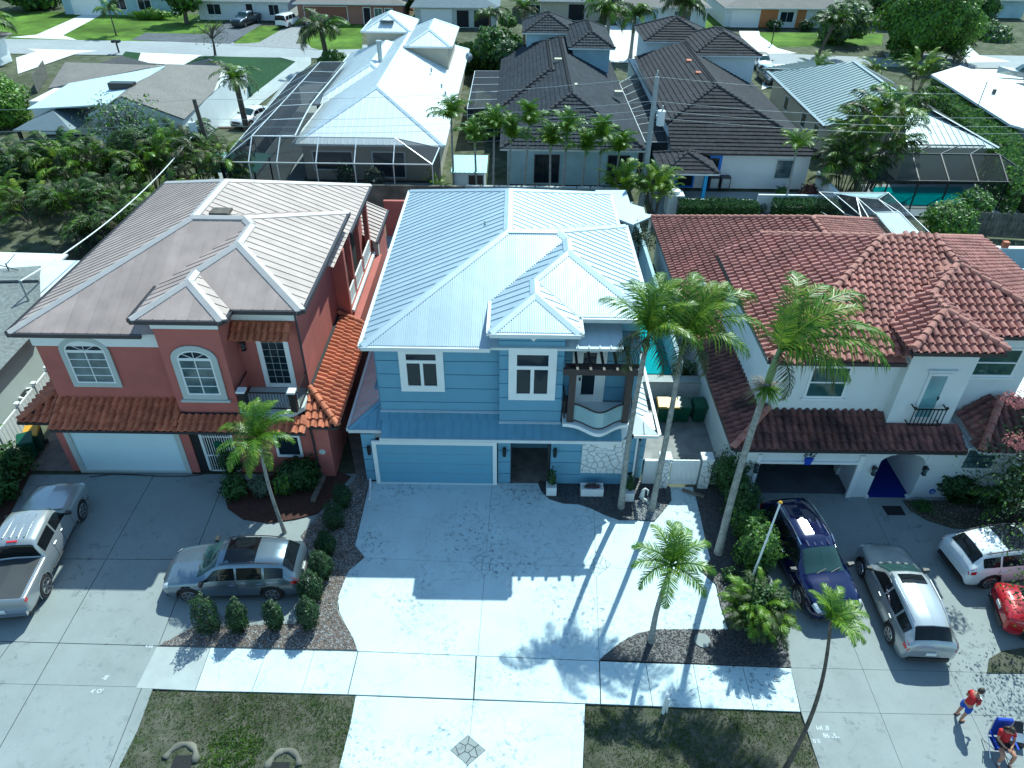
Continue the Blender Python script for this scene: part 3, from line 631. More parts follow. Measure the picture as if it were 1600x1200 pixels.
# stone veneer panel with a recess
sv=[(2.9,.74),(4.72,.74),(4.72,2.6),(2.9,2.6)]
MB().box(2.9,4.72,22.47,22.55,.74,2.6).build('stone_panel',K['greyw'],BH); SPn=[c for c in BH.children if c.name.startswith('stone_panel')][0]
for c in stones_in(sv,46,None,None,0,0,gap=.022,seed=11):
    cx=sum(q[0] for q in c)/len(c); cz=sum(q[1] for q in c)/len(c)
    if 3.45<cx<4.2 and cz>2.1: continue
    n=len(c); y0=22.42-ru(0,.03); vs=[(q[0],22.47,q[1]) for q in c]+[(cx+(q[0]-cx)*.95,y0,cz+(q[1]-cz)*.95) for q in c]
    MB().add(vs,[tuple(range(n,2*n)),]+[(i,(i+1)%n,n+(i+1)%n,n+i) for i in range(n)]).build('stone',K['stone_w'],SPn)
MB().box(3.45,4.2,22.44,22.46,2.02,2.6).box(3.38,4.27,22.36,22.46,1.96,2.02).build('niche',K['white'],SPn)
# skirt roof between the storeys
LB_=MB(); LB_.box(-5.3,4.4,22.25,23.2,2.66,2.78).box(-6.6,-5.3,22.7,23.2,2.66,2.78).box(5.0,5.9,22.9,24,2.66,2.78); LB_.build('skirt_roof',K['gut_w'],BH); SK=[c for c in BH.children if c.name.startswith('skirt_roof')][0]
s5=.5; ze=2.85
def skp(pl,**k): metal_roof(SK,pl,K['lowblue'],w=.36,rib=.025,**k)
skp([(-5.3,22.1,ze),(4.42,22.1,ze),(4.42,22.8,ze+.35),(-.56,22.8,ze+.35),(-5.3,22.8,ze+.35)]); skp([(-5.42,22.8,ze+.352),(-.56,22.8,ze+.352),(-.56,23.2,ze+.55),(-5.42,23.2,ze+.55)])
skp([(-6.68,22.6,ze+.0),(-5.32,22.6,ze+.0),(-5.32,22.795,ze+.1),(-5.32,23.2,ze+.30),(-5.42,23.9,ze+.63)])
metal_roof(SK,[(-6.68,22.6,ze),(-5.42,23.9,ze+.63),(-5.42,37,ze+.63),(-6.68,37,ze)],K['metal_blue'],w=.415,rib=.03)
metal_roof(SK,[(4.6,23.0,ze+.35),(5.95,22.55,ze),(5.95,31.5,ze),(4.78,31.5,ze+.6),(4.78,23.8,ze+.6)],K['metal_white'],w=.415)
metal_roof(SK,[(4.42,22.1,ze),(4.9,22.55,ze+.2),(4.7,23.0,ze+.36),(4.42,22.9,ze+.37)],K['metal_white'],w=.6)
metal_roof(SK,[(4.9,22.5,ze+.01),(5.95,22.5,ze+.01),(4.8,23.6,ze+.58)],K['metal_white'],w=.6)
caps(SK,[((-6.68,22.6,ze),(-5.42,23.9,ze+.63))],K['lowblue'],w=.14); caps(SK,[((-5.42,23.17,ze+.53),(-.56,23.17,ze+.53)),((-.56,22.77,ze+.34),(1.97,22.77,ze+.34))],K['metal_blue'],w=.07)
gutter(SK,[((-5.35,22.1,ze),(4.42,22.1,ze)),((-6.7,22.6,ze),(-5.35,22.6,ze)),((-6.7,37,ze),(-6.7,22.6,ze)),((4.95,22.5,ze),(5.97,22.5,ze)),((5.97,22.5,ze),(5.97,31.5,ze))],K['gut_w'],h=.12,w=.1)
# balcony with curved slab, glass rail and dark pergola
MB().box(1.93,4.85,23.9,24.1,3.3,7.6).box(4.55,4.85,23.15,24.0,3.3,6.9).build('wall',K['mort'],BH)
bz=[3.5,4.2,4.85,5.5,6.15,6.9]; bands(BH,1.97,4.9,23.86,bz,.05,bl); MB().box(1.97,4.9,23.8,23.86,7.0,7.62).box(4.5,4.9,23.1,23.16,3.3,7.0).build('wall',bl,BH)
dw=window(BH,2.62,3.5,3.62,5.95,23.86,frame=K['white'],glass=K['glass'],fw=.25,proud=.06,name='balcony_door',bar=.05)
MB().box(2.62,2.8,23.8,23.85,3.62,5.95).box(3.33,3.5,23.8,23.85,3.62,5.95).box(2.8,3.33,23.8,23.85,3.62,3.85).build('door_leaf',K['white'],dw); MB().box(2.68,2.75,23.74,23.8,4.6,4.75).build('door_handle',K['black'],dw)
BC=MB(); arc=[]
for i in range(17):
    t=i/16; x=2.02+2.75*t; y=22.42-.62*math.exp(-((t-.5)/.24)**2); arc.append((x,y))
BC.prism([(2.02,23.86),*arc,(4.77,23.86)],3.28,3.46); BC.prism([(1.98,23.8),*[(x,y-.07) for x,y in arc],(4.81,23.8)],3.40,3.50); BC.build('balcony_slab',K['white'],BH); BS=[c for c in BH.children if c.name.startswith('balcony_slab')][0]
g=MB(); arcg=[(x,y+.14) for x,y in arc[1:-1]]
for i in range(len(arcg)-1):
    a=arcg[i];b=arcg[i+1]; g.add([(a[0],a[1],3.62),(b[0],b[1],3.62),(b[0],b[1],4.35),(a[0],a[1],4.35)],[(0,1,2,3)])
g.build('glass_panel',mat('rail_glass',(.45,.68,.68),.05,var=0,alpha=.45,spec=.8),BS)
MB().tube([(x,y,4.4) for x,y in arcg],.035).tube([(x,y,3.58) for x,y in arcg],.025).build('handrail',K['wood_d'],BS)
MB().tube([(2.05,23.7,4.4),(2.1,22.7,4.4)],.035).tube([(2.08,22.7,3.5),(2.08,22.7,4.4)],.03).tube([(4.75,23.5,4.4),(4.72,22.7,4.4)],.03).tube([(4.74,22.7,3.5),(4.74,22.7,4.4)],.03).build('handrail',K['wood_d'],BS)
PG=thing('pergola','dark brown timber pergola over the balcony of the blue house','pergola',(3.4,22.5,3.46))
for x in (2.3,4.5): MB().box(x-.13,x+.13,22.42,22.62,3.5,6.02).build('post',K['wood_d'],PG)
MB().box(1.9,4.95,22.30,22.42,5.92,6.2).build('beam',K['wood_d'],PG); MB().box(2.0,4.85,22.62,22.70,5.98,6.2).build('beam',K['wood_d'],PG); MB().box(1.97,4.5,23.7,23.78,6.1,6.24).build('beam',K['wood_d'],PG)
for i in range(5): x=2.42+.5*i; MB().box(x-.045,x+.045,22.1,23.72,6.2,6.32).build('rafter',K['wood_d'],PG)
MB().box(2.05,2.25,23.0,23.3,3.5,4.2).build('grill_box',K['black'],thing('barbecue','black gas barbecue standing at left end of the glass balcony','grill',(2.15,23.2,3.5)))
for x,l in ((-5.93,'black wall lantern left of the blue garage door'),(-.32,'black wall lantern between garage door and open entry of blue house'),(1.78,'black wall lantern right of the open entry of blue house')):
    t=thing('wall_lantern',l,'lamp',(x,22.45,1.9),group='wall lanterns on the blue house'); MB().tube([(x,22.38,1.68),(x,22.38,2.1)],.075,10).build('lamp_body',K['black'],t); MB().box(x-.03,x+.03,22.4,22.49,1.85,1.95).build('bracket',K['black'],t)
MB().tube([(5.12,22.42,2.7),(5.12,22.35,1.2),(5.1,22.3,.15)],.04).build('downpipe',K['white'],BH)
MB().tube([(-6.05,22.4,.25),(-6.0,21.9,.05),(-5.95,21.4,.04)],.045).build('downpipe',K['white'],BH)
# ======== RED HOUSE ========
RH=thing('red_house','two-storey terracotta red house with taupe metal roof and tiled skirt roofs','house',(-13.5,30,0)); rd=K['red']
MB().box(-18.83,-8.62,24.5,37.9,3.0,7.0).box(-18.83,-13.6,23.62,24.5,3.0,6.95).box(-13.68,-11.2,23.12,24.6,3.0,7.8).box(-13.6,-8.62,24.5,32.0,7.0,7.8).build('wall',rd,RH)
MB().box(-19.6,-7.65,24.2,37.9,0,3.1).box(-19.1,-18.75,22.9,24.2,0,2.75).box(-13.95,-13.55,22.9,24.2,0,2.75).box(-18.75,-13.95,22.98,24.2,2.3,2.75).box(-11.75,-8.3,22.95,24.2,0,2.75).box(-8.35,-7.62,22.75,24.3,0,2.75).box(-13.55,-11.75,22.95,24.2,2.45,2.75).build('wall',rd,RH)
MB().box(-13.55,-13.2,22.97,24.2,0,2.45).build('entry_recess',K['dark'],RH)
polys,cap,gut=big_roof(-19.3,-8.03,23.15,38.6,6.97,-14.2,-8.05,23.56,32.8,7.87,-10.75,22.75,-13.7,.415)
MB().box(-19.2,-13.7,23.25,38.5,6.8,6.93).box(-13.7,-8.1,32,38.5,6.8,6.93).box(-14.1,-8.15,23.65,32.7,7.7,7.83).box(-14.1,-10.8,22.85,23.6,7.7,7.83).build('roof',K['gut_w'],RH); RR=[c for c in RH.children if c.name.startswith('roof')][0]
for k,p in polys.items():
    fr=k in('front','tfront','wfront','front2'); metal_roof(RR,p,K['metal_red'],w=.43,rib=.012 if fr else .026,minor=0)
caps(RR,cap,K['metal_cap'],w=.2); gutter(RR,gut,K['gut_d'])
p=G(346,334,9.2); MB().box(p.x-.3,p.x+.3,p.y-.2,p.y+.2,8.9,9.25).box(p.x-.42,p.x+.42,p.y-.3,p.y+.3,9.25,9.36).build('chimney_cap',K['pole'],RR)
p=G(399,293,8.6); MB().tube([p,p+V((0,0,.35))],.06).build('vent_pipe',K['metal_white'],RR)
MB().box(-18.9,-13.7,23.56,23.6,6.1,6.8).build('frieze',K['white'],RH); MB().box(-13.72,-11.16,23.06,23.1,7.28,7.7).build('frieze',K['white'],RH); MB().box(-11.2,-8.6,24.45,24.49,6.85,7.7).build('frieze',K['white'],RH)
def arched(parent,x0,x1,z0,z1,Y,fw,trim=True):   # arched window: trim, frame, panes and glazing bars
    cx=(x0+x1)/2; r=(x1-x0)/2; zs=z1-r*.62; t=MB()
    def arc_(rr,zr,n=14): return [(cx+rr*math.cos(math.pi*i/n),zs+zr*math.sin(math.pi*i/n)) for i in range(n+1)]
    def ring(mb,ro,zo,ri,zi,z0o,z0i,ya,yb):
        o=[(cx+ro,z0o)]+arc_(ro,zo)+[(cx-ro,z0o)]; i_=[(cx+ri,z0i)]+arc_(ri,zi)+[(cx-ri,z0i)]; n=len(o)
        vs=[(a,ya,b) for a,b in o]+[(a,ya,b) for a,b in i_]+[(a,yb,b) for a,b in o]+[(a,yb,b) for a,b in i_]; fs=[]
        for k in range(n): l=(k+1)%n; fs+=[(k,l,n+l,n+k),(2*n+k,2*n+l,l,k),(n+k,n+l,3*n+l,3*n+k)]
        mb.add(vs,fs)
    ring(t,r+fw,r*.62+fw,r,r*.62,z0-fw,z0,Y-.06,Y-.003); fr=t.build('window',K['greyw'],parent)
    f2=MB(); ring(f2,r,r*.62,r-.07,r*.62-.07,z0,z0+.07,Y-.045,Y-.003)
    f2.box(x0+.07,x1-.07,Y-.045,Y-.02,zs-.06,zs+.06)
    f2.build('window_frame',K['white'],fr)
    gl=MB(); pts=[(x1-.05,z0)]+arc_(r-.05,r*.62-.05)+[(x0+.05,z0)]; gl.add([(a,Y-.012,b) for a,b in pts],[tuple(range(len(pts)-1,-1,-1))]); gl.build('pane',K['glass'],fr)
    g2=MB().box(x0+.07,x1-.07,Y-.016,Y-.013,z0+.07,zs-.06); g2.build('pane',K['glass_b'],fr)
    b=MB()
    for k in (1,2,3): a=math.pi*k/4; b.bar((cx,Y-.03,zs+.02),(cx+(r-.05)*math.cos(a),Y-.03,zs+(r*.62-.05)*math.sin(a)),.02,.04,0,V((0,1,0)))
    hh=zs-z0
    for k in (1,2,3): b.box(x0+.05,x1-.05,Y-.04,Y-.017,z0+hh*k/4-.018,z0+hh*k/4+.018)
    b.box(cx-.02,cx+.02,Y-.042,Y-.017,z0,zs); b.build('glazing_bar',K['white'],fr); return fr
ym=575; a=F(104,ym-10,23.6).x
arched(RH,-17.75,-16.15,4.3,6.35,23.6,.19)
fr=arched(RH,-13.1,-11.75,4.15,6.3,23.1,.22); MB().box(-13.42,-11.43,22.98,23.09,3.82,3.92).build('sill',K['greyw'],fr)
# garage door, entry gate, balcony
window(RH,-18.55,-14.15,.05,2.2,22.97,frame=K['greyw'],glass=mat('pale_garage_door',(.62,.76,.80),.6,var=.02),fw=.22,proud=.1,name='garage_door')
MB().box(-13.2,-11.75,23.0,23.05,0,.05).box(-13.2,-11.75,23.0,23.05,2.35,2.45).box(-13.2,-13.08,23.0,23.06,0,2.45).box(-11.87,-11.75,23.0,23.06,0,2.45).build('entry_gate',K['white'],RH); EG=[c for c in RH.children if c.name.startswith('entry_gate')][0]
for i in range(11): x=-13.0+.105*i; MB().box(x-.012,x+.012,23.0,23.03,.05,2.1+.2*math.sin(math.pi*i/10)).build('gate_bar',K['white'],EG)
MB().box(-13.08,-11.87,22.99,23.03,.9,.95).box(-13.08,-11.87,22.99,23.03,1.95,1.99).build('gate_rail',K['white'],EG); MB().tube([(-12.45,22.95,1.55),(-12.45,23.0,1.55)],.2,14).build('gate_ornament',K['bin'],EG); MB().box(-13.08,-11.87,23.4,23.5,0,2.4).build('entry_door',K['dark'],RH)
window(RH,-9.9,-9.0,1.1,2.1,22.95,frame=K['white'],glass=K['glass'],fw=.1)
MB().tube([(-8.0,22.72,1.45),(-8.0,22.75,1.45)],.14,12).build('wall_plaque',K['greyw'],RH)
dw=window(RH,-10.25,-9.35,3.75,6.15,24.5,frame=K['white'],glass=K['glass'],fw=.2,proud=.05,name='balcony_door')
b=MB()
for i in (1,2): b.box(-10.25+.3*i-.006,-10.25+.3*i+.006,24.46,24.475,3.75,6.15)
for i in range(1,7): b.box(-10.25,-9.35,24.46,24.475,3.75+.34*i-.006,3.75+.34*i+.006)
b.build('glazing_bar',K['greyw'],dw)
lantern(-10.95,24.5,5.75,'black wall lantern beside balcony door of the red house',s=1.1,grp='wall lanterns')
MB().prism([(-11.15,24.5),(-11.15,23.0),(-10.7,22.8),(-9.6,22.55),(-8.9,22.8),(-8.55,23.2),(-8.55,24.5)],3.3,3.5).build('balcony_slab',K['greyw'],RH); BS=[c for c in RH.children if c.name.startswith('balcony_slab')][0]
for x,y in ((-10.85,22.95),(-8.85,22.95)): MB().box(x-.13,x+.13,y-.13,y+.13,3.5,4.45).build('rail_post',K['black'],BS); MB().box(x-.17,x+.17,y-.17,y+.17,4.45,4.53).build('post_cap',K['white'],RH)
r=MB(); 
for z in (3.6,4.38): r.bar((-10.8,22.95,z),(-8.85,22.95,z),.04,.05); r.bar((-8.65,23.0,z),(-8.65,24.4,z),.04,.05); r.bar((-11.1,23.0,z),(-11.1,24.4,z),.04,.05)
for i in range(16): x=-10.75+.12*i; r.tube([(x,22.95-.08*math.sin(i*.4),3.6),(x,22.9,4.0),(x,22.95,4.38)],.014,5)
for i in range(10): y=23.1+.13*i; r.tube([(-8.65,y,3.6),(-8.65,y,4.38)],.014,5)
r.build('railing',K['black'],BS)
# awning roof over the balcony door
MB().box(-11.15,-8.98,24.0,24.5,6.42,6.46).build('awning',K['wood_d'],RH); AW=[c for c in RH.children if c.name.startswith('awning')][0]
tile_roof(AW,[[(-11.18,23.75,6.35),(-8.95,23.75,6.35),(-8.95,24.48,6.85),(-11.18,24.48,6.85)]],K['tile_red'],'red',w=.26,h=.4,deck=K['tile_red'])
# skirt roof of tiles
MB().box(-20.2,-18.6,22.95,24.0,2.66,2.78).box(-18.7,-8.5,22.5,23.6,2.66,2.78).box(-8.5,-7.3,22.9,24.5,2.66,2.78).build('skirt_roof',K['gut_w'],RH); RS=[c for c in RH.children if c.name.startswith('skirt_roof')][0]
tile_roof(RS,[[(-18.75,22.35,ze),(-8.45,22.35,ze),(-8.45,22.8,3.08),(-8.6,23.1,3.22),(-11.2,23.1,3.22),(-13.7,23.1,3.22),(-13.7,23.6,3.47),(-18.85,23.6,3.47),(-18.85,22.8,3.07)],
 [(-20.3,22.8,ze),(-18.78,22.8,ze),(-18.78,24.3,3.6)],[(-20.3,22.8,ze),(-18.83,24.3,3.58),(-18.83,37,3.58),(-20.3,37,ze)],
 [(-8.44,22.75,ze+.01),(-7.2,22.75,ze+.01),(-8.6,24.35,3.62),(-8.6,23.1,3.04)]],K['tile_red'],'red',w=.29,h=.38)
tile_roof(RS,[[(-7.2,22.75,ze),(-7.2,30.3,ze),(-8.6,30.3,3.62),(-8.6,24.3,3.62)]],K['tile_red'],'red',w=.29,h=.38)
tile_caps(RS,[((-7.15,22.7,ze+.1),(-8.55,24.3,3.72)),((-20.25,22.8,ze+.1),(-18.9,24.2,3.62)),((-7.2,30.35,ze+.12),(-8.6,30.35,3.75))],K['tile_red'],r=.12)
tile_caps(RS,[((-13.75,22.5,2.95),(-13.75,23.1,3.3))],K['tile_red'],r=.09,step=.3)
gutter(RS,[((-18.75,22.35,ze),(-8.4,22.35,ze)),((-20.35,22.8,ze),(-18.8,22.8,ze)),((-8.4,22.75,ze),(-7.2,22.75,ze)),((-7.2,22.75,ze),(-7.2,30.3,ze))],K['gut_d'],h=.1,w=.1)
emit_tiles('red',K['tile_red'],.29,.38,'s',RH)
MB().tube([(-8.62,24.4,7.5),(-8.62,24.4,3.7)],.045).tube([(-8.3,22.7,2.7),(-8.25,22.7,.1)],.045).build('downpipe',K['gut_d'],RH)
# rear loggia on the right side
cw=MB(); cw.box(-8.62,-8.0,30.6,30.9,0,6.9)
for y in (32.6,34.8,37.2): cw.box(-8.35,-8.1,y-.13,y+.13,0,6.85)
cw.box(-8.6,-8.05,30.9,37.9,3.0,3.5); cw.build('wall',rd,RH); MB().box(-8.02,-7.9,30.9,37.3,3.4,3.55).build('ledge',K['white'],RH)
for y0,y1 in ((31.0,32.4),(32.8,34.6),(35.0,37.0)):
    b=MB(); b.box(-8.15,-8.08,y0,y1,4.35,4.42); b.box(-8.15,-8.08,y0,y1,3.62,3.68)
    n=7
    for i in range(n): yy=y0+(y1-y0)*(i+.5)/n; b.box(-8.14,-8.09,yy-.07,yy+.07,3.68,4.35)
    b.build('railing',K['white'],RH)
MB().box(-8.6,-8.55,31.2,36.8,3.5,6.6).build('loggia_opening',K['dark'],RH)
# rear annex
MB().box(-9.1,-8.05,38.1,41.7,0,4.1).build('wall',rd,RH)
metal_roof(RR,[(-7.85,37.4,4.1),(-7.85,41.9,4.1),(-9.3,41.9,4.75),(-9.3,37.9,4.75)],K['metal_red'],w=.43); gutter(RR,[((-7.85,37.4,4.1),(-7.85,41.9,4.1))],K['gut_d'])
MB().box(-8.1,-7.8,37.75,38.08,0,4.0).build('column',K['greyw'],RH)
sheet('paved_yard',[(-8.4,28),(-6.9,28),(-6.9,49),(-8.4,49)],.03,K['conc'],th=.03)
t=thing('garden_wall','red stuccoed garden wall at the back of the red house yard','wall',(-8,47,0)); MB().box(-9,-5.0,46.9,47.15,0,2.6).box(-5.1,-4.85,24,47,0,1.9).build('wall_panel',rd,t); 
# ======== WHITE HOUSE (642) ========
WH=thing('white_house','two-storey white stucco house with rose brown barrel tile roof, number 642','house',(14,30,0)); sw=K['stucco_w']; s4=.42
def part(root,name): return [c for c in root.children if c.name.split('.')[0]==name][-1]
zr=8.8; A=(15.65,28.6,8.86); B=(17.95,28.75,8.78); D=(18.0,26.65,8.62); h=3.25
T=(16.5,24.05,7.985); T2=(16.5,25.15,7.985)
def onp(px,py):   # point of the left roof plane
    lo,hi=6.0,9.0
    for _ in range(40):
        z=(lo+hi)/2; p=G(px,py,z)
        if z<6.4+s4*(p.x-9.8): lo=z
        else: hi=z
    return p
Q1=onp(1190,366); Q2=onp(1175,378)
MB().box(9.9,14.9,22.85,31.4,6.2,6.36).box(14.85,18.15,22.4,24,7.03,7.15).box(15,21.2,23.5,25,7.03,7.15).build('roof',K['gut_d'],WH); WR=part(WH,'roof')
V1=(14.75,22.74+(7.2-6.4)/s4,7.2)
tile_roof(WR,[
 [(9.8,22.74,6.4),A,Q1,Q2,(9.85,31.76,6.42)],
 [(9.8,22.74,6.4),(15.0,22.74,6.4),(14.95,24.5,7.14),D,B,A],
 [(14.75,22.3,7.2),T,T2,D,(17.9,26.7,8.6),(14.75,24.65,7.2)],
 [T2,(18.25,23.4,7.25),(21.3,23.4,7.25),D],
 [(14.75,22.3,7.2),(18.25,22.3,7.2),T],
 [T,(18.25,22.3,7.2),(18.25,23.4,7.25),T2],
 [B,D,(21.3,23.4,7.25),(23.0,27,6.6),(23.2,33.5,6.5)]],K['tile_br'],'white',w=.31,h=.37,deck=K['cap_br'])
def cp(s): tile_caps(WR,s,K['cap_br'],r=.14,step=.42)
cp([(A,(9.9,22.84,6.5)),(A,B),(B,D),(D,(21.3,23.4,7.35)),(D,T2),(T,T2),(T,(14.8,22.35,7.3)),(T,(18.2,22.35,7.3)),(B,(23.2,33.5,6.6)),(Q1,A)])
# rear single-storey great room roof and skirt roof
MB().box(8.95,22.5,31.5,44,2.66,2.78).box(8.95,18.3,21.9,23.2,2.66,2.78).box(8.95,9.9,21.9,31.5,2.66,2.78).build('skirt_roof',K['gut_d'],WH); WS=part(WH,'skirt_roof')
rz=2.85+.445*7.2
tile_roof(WS,[[(8.85,29.0,ze),(8.85,44.04,ze),(16.05,36.85,rz),(16.05,33.0,rz),(10.2,29.0,3.45)],[(23.25,44.04,ze),(23.25,31,ze),(16.05,31,rz),(16.05,36.85,rz)],
 [(8.85,44.04,ze),(23.25,44.04,ze),(16.05,36.85,rz)]],K['tile_br'],'white',w=.31,h=.37,deck=K['cap_br'])
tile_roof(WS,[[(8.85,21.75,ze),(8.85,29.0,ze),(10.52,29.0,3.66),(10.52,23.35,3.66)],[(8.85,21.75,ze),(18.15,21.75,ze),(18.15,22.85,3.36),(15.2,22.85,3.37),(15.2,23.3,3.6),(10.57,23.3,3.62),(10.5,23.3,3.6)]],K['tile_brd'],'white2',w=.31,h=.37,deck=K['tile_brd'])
tile_caps(WS,[((8.8,21.7,ze+.1),(10.5,23.3,3.72)),((16.05,33,rz+.08),(16.05,36.85,rz+.08)),((8.85,44.04,ze+.08),(16.05,36.85,rz+.08)),((23.25,44.04,ze+.08),(16.05,36.85,rz+.08)),((9.0,44.04,ze),(23.0,44.04,ze))],K['cap_br'],r=.13,step=.42)
gutter(WR,[((9.8,31.7,6.4),(9.8,22.74,6.4)),((9.8,22.74,6.4),(15.0,22.74,6.4)),((14.75,24.6,7.2),(14.75,22.3,7.2)),((14.75,22.3,7.2),(18.25,22.3,7.2)),((18.25,23.4,7.25),(21.3,23.4,7.25))],K['gut_d'],h=.14,w=.09)
gutter(WS,[((8.85,44,ze),(8.85,21.75,ze)),((8.85,21.75,ze),(18.15,21.75,ze))],K['gut_d'],h=.14,w=.09)
MB().box(10.15,10.57,23.6,30.4,3.2,6.45).box(10.57,15.3,23.3,30.4,3.2,6.45).box(15.2,17.75,22.85,24,3.1,7.2).box(15.3,20.7,23.9,31,3.2,7.2).build('wall',sw,WH)
MB().box(9.2,9.35,22.1,43.5,0,2.75).box(9.35,22.6,29.8,43.5,0,2.75).box(9.35,10.15,22.0,22.15,0,2.75).box(10.15,14.35,22.0,22.12,1.95,2.75).box(14.35,15.05,21.95,24.5,0,2.75).box(15.05,16.9,22.0,22.1,2.45,2.75).box(16.9,17.1,21.95,26,0,2.75).box(17.1,20.4,22.0,25.9,0,2.75).box(9.35,17,28.8,29.8,0,2.7).box(20.4,26,24,30,0,2.75).build('wall',sw,WH)
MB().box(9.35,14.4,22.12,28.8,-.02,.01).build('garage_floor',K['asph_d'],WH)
MB().box(9.36,9.4,22.2,28.7,0,2.6).box(9.4,14.3,28.7,28.75,0,2.6).build('wall',K['blue'],WH)
MB().box(14.15,14.35,21.9,22.0,0,2.35).box(10.0,10.15,21.9,22.0,0,2.35).box(10.15,14.15,21.9,22.0,1.88,2.0).build('door_frame',K['white'],WH)
MB().box(15.06,16.89,21.95,27.5,-.01,.03).build('entry_carpet',K['bluemat'],WH)
# arch over the entry
am=MB(); cx=15.97; N=10
for i in range(N):
    a=math.pi*i/N; b=math.pi*(i+1)/N; x0=cx-.92*math.cos(a); x1=cx-.92*math.cos(b); z0=1.95+.5*math.sin(a); z1=1.95+.5*math.sin(b)
    am.add([(x0,21.97,z0),(x1,21.97,z1),(x1,21.97,2.55),(x0,21.97,2.55),(x0,22.2,z0),(x1,22.2,z1),(x1,22.2,2.55),(x0,22.2,2.55)],[(0,3,2,1),(0,1,5,4),(4,5,6,7)])
am.build('arch',sw,WH)
MB().box(16.72,16.88,21.9,22.05,0,.12).box(14.98,15.12,21.88,22.05,0,.12).build('plinth',K['white'],WH)
# number board: numerals and the blue pennant
def text(s,size,loc,rot,m,parent,name,ext=.006,al='CENTER'):
    cu=bpy.data.curves.new(name,'FONT'); cu.body=s; cu.size=size; cu.extrude=ext; cu.align_x=al; tmp=bpy.data.objects.new('tmp',cu); S.collection.objects.link(tmp)
    dg=bpy.context.evaluated_depsgraph_get(); me=bpy.data.meshes.new_from_object(tmp.evaluated_get(dg)); bpy.data.objects.remove(tmp); bpy.data.curves.remove(cu)
    me.transform(Matrix.Translation(V(loc))@rot); me.materials.clear(); me.materials.append(m); return put(name,me,parent)
RX=Matrix.Rotation(math.pi/2,4,'X')
sh=Matrix.Shear('XZ',4,(0.0,0.0)) if False else Matrix.Identity(4); sh[0][1]=.25
nx=F(1268,707,21.9).x
text('642',.34,(nx,21.96,2.24),RX@sh,K['black'],WH,'house_number')
MB().add([(nx-.15,21.97,2.2),(nx+.18,21.97,2.2),(nx+.10,21.97,1.96),(nx-.14,21.97,1.96),(nx-.15,21.88,2.2),(nx+.18,21.88,2.2),(nx+.10,21.88,1.86),(nx-.14,21.88,1.86)],[(0,1,2,3),(7,6,5,4),(0,4,5,1),(1,5,6,2),(2,6,7,3),(3,7,4,0)]).build('blue_pennant',mat('pennant_blue',(.01,.05,.42),.7,var=0),WH)
w,(a,b,c,d)=winpx(WH,1262,1325,571.5,621,23.3,fw=.09,proud=.05,glass=K['glass_g'],sill=True)
MB().box(a,b,23.24,23.28,(c+d)/2-.03,(c+d)/2+.03).build('glazing_bar',K['white'],w)
dw=window(WH,16.2,16.85,3.7,5.75,22.85,frame=sw,glass=mat('pale_glass',(.16,.32,.36),.1,var=.1,spec=.8),fw=.12,proud=.05,name='balcony_door'); MB().box(15.98,17.1,22.72,22.85,5.95,6.05).build('door_hood',sw,WH)
MB().box(16.8,16.84,22.76,22.8,4.6,4.75).build('door_handle',K['black'],dw)
r=MB(); 
for z in (3.5,4.3): r.box(15.9,17.2,22.5,22.54,z,z+.05); r.box(15.9,15.94,22.5,22.85,z,z+.04); r.box(17.16,17.2,22.5,22.85,z,z+.04)
RL=r.build('railing',K['black'],WH)
for i in range(9): x=15.93+.155*i; MB().box(x-.015,x+.015,22.5,22.53,3.5,4.35).build('baluster',K['black'],RL)
for z_,x_ in ((4.37,15.92),(4.37,17.18)): MB().box(x_-.04,x_+.04,22.48,22.56,z_,z_+.06).build('finial',K['black'],RL)
# right recessed wing: window, lower porch roof
w,(a,b,c,d)=winpx(WH,1520,1592,543,588,23.9,fw=.1,proud=.05,glass=K['glass_g'],sill=True); MB().box(a,b,23.84,23.88,(c+d)/2-.03,(c+d)/2+.03).build('glazing_bar',K['white'],w)
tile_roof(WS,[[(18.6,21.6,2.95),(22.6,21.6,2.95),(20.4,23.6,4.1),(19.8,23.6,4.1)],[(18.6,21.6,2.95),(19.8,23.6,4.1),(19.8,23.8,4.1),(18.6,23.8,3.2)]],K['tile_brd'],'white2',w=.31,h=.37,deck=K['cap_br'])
tile_caps(WS,[((18.6,21.6,3.05),(19.9,23.5,4.2)),((22.6,21.6,3.05),(20.4,23.5,4.2)),((19.8,23.5,4.15),(20.4,23.5,4.15))],K['cap_br'],r=.14)
gutter(WS,[((18.6,21.6,2.95),(22.6,21.6,2.95)),((18.6,23.8,2.95),(18.6,21.6,2.95))],K['gut_w'],h=.1,w=.06)
gx0=F(1500,730,22).x; gx1=F(1546,730,22).x; zt=F(1520,702,22).z; zb=F(1520,730,22).z
wf=window(WH,gx0,gx1,zb,zt,22.0,frame=sw,glass=K['glass_b'],fw=.1,proud=.06,name='glass_block_window')
for i in range(5):
    for j in range(3):
        x=gx0+(gx1-gx0)*(i+.08)/5; x2=gx0+(gx1-gx0)*(i+.92)/5; z=zb+(zt-zb)*(j+.08)/3; z2=zb+(zt-zb)*(j+.92)/3; MB().box(x,x2,21.93,21.975,z,z2).build('glass_block',K['glass_b'],wf)
MB().tube([(17.75,21.93,.38),(17.75,21.98,.38)],.13,14).build('wall_plaque',mat('plaque_blue',(.02,.10,.40),.5,var=0),WH)
text('N',.16,(17.75,21.925,.32),RX,K['white'],WH,'plaque_letter')
emit_tiles('white',K['tile_br'],.31,.37,'s',WH,nmax=200)
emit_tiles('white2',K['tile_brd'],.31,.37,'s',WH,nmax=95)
p=onp(1375,461); 
for q,l in ((F(1365,735-3,21.9),'black wall lantern left of the blue carpeted entry'),(F(1444,732,21.9),'black wall lantern right of the blue carpeted entry')): lantern(q.x,21.93,q.z,l,s=1.0,grp='wall lanterns at the 642 entry')
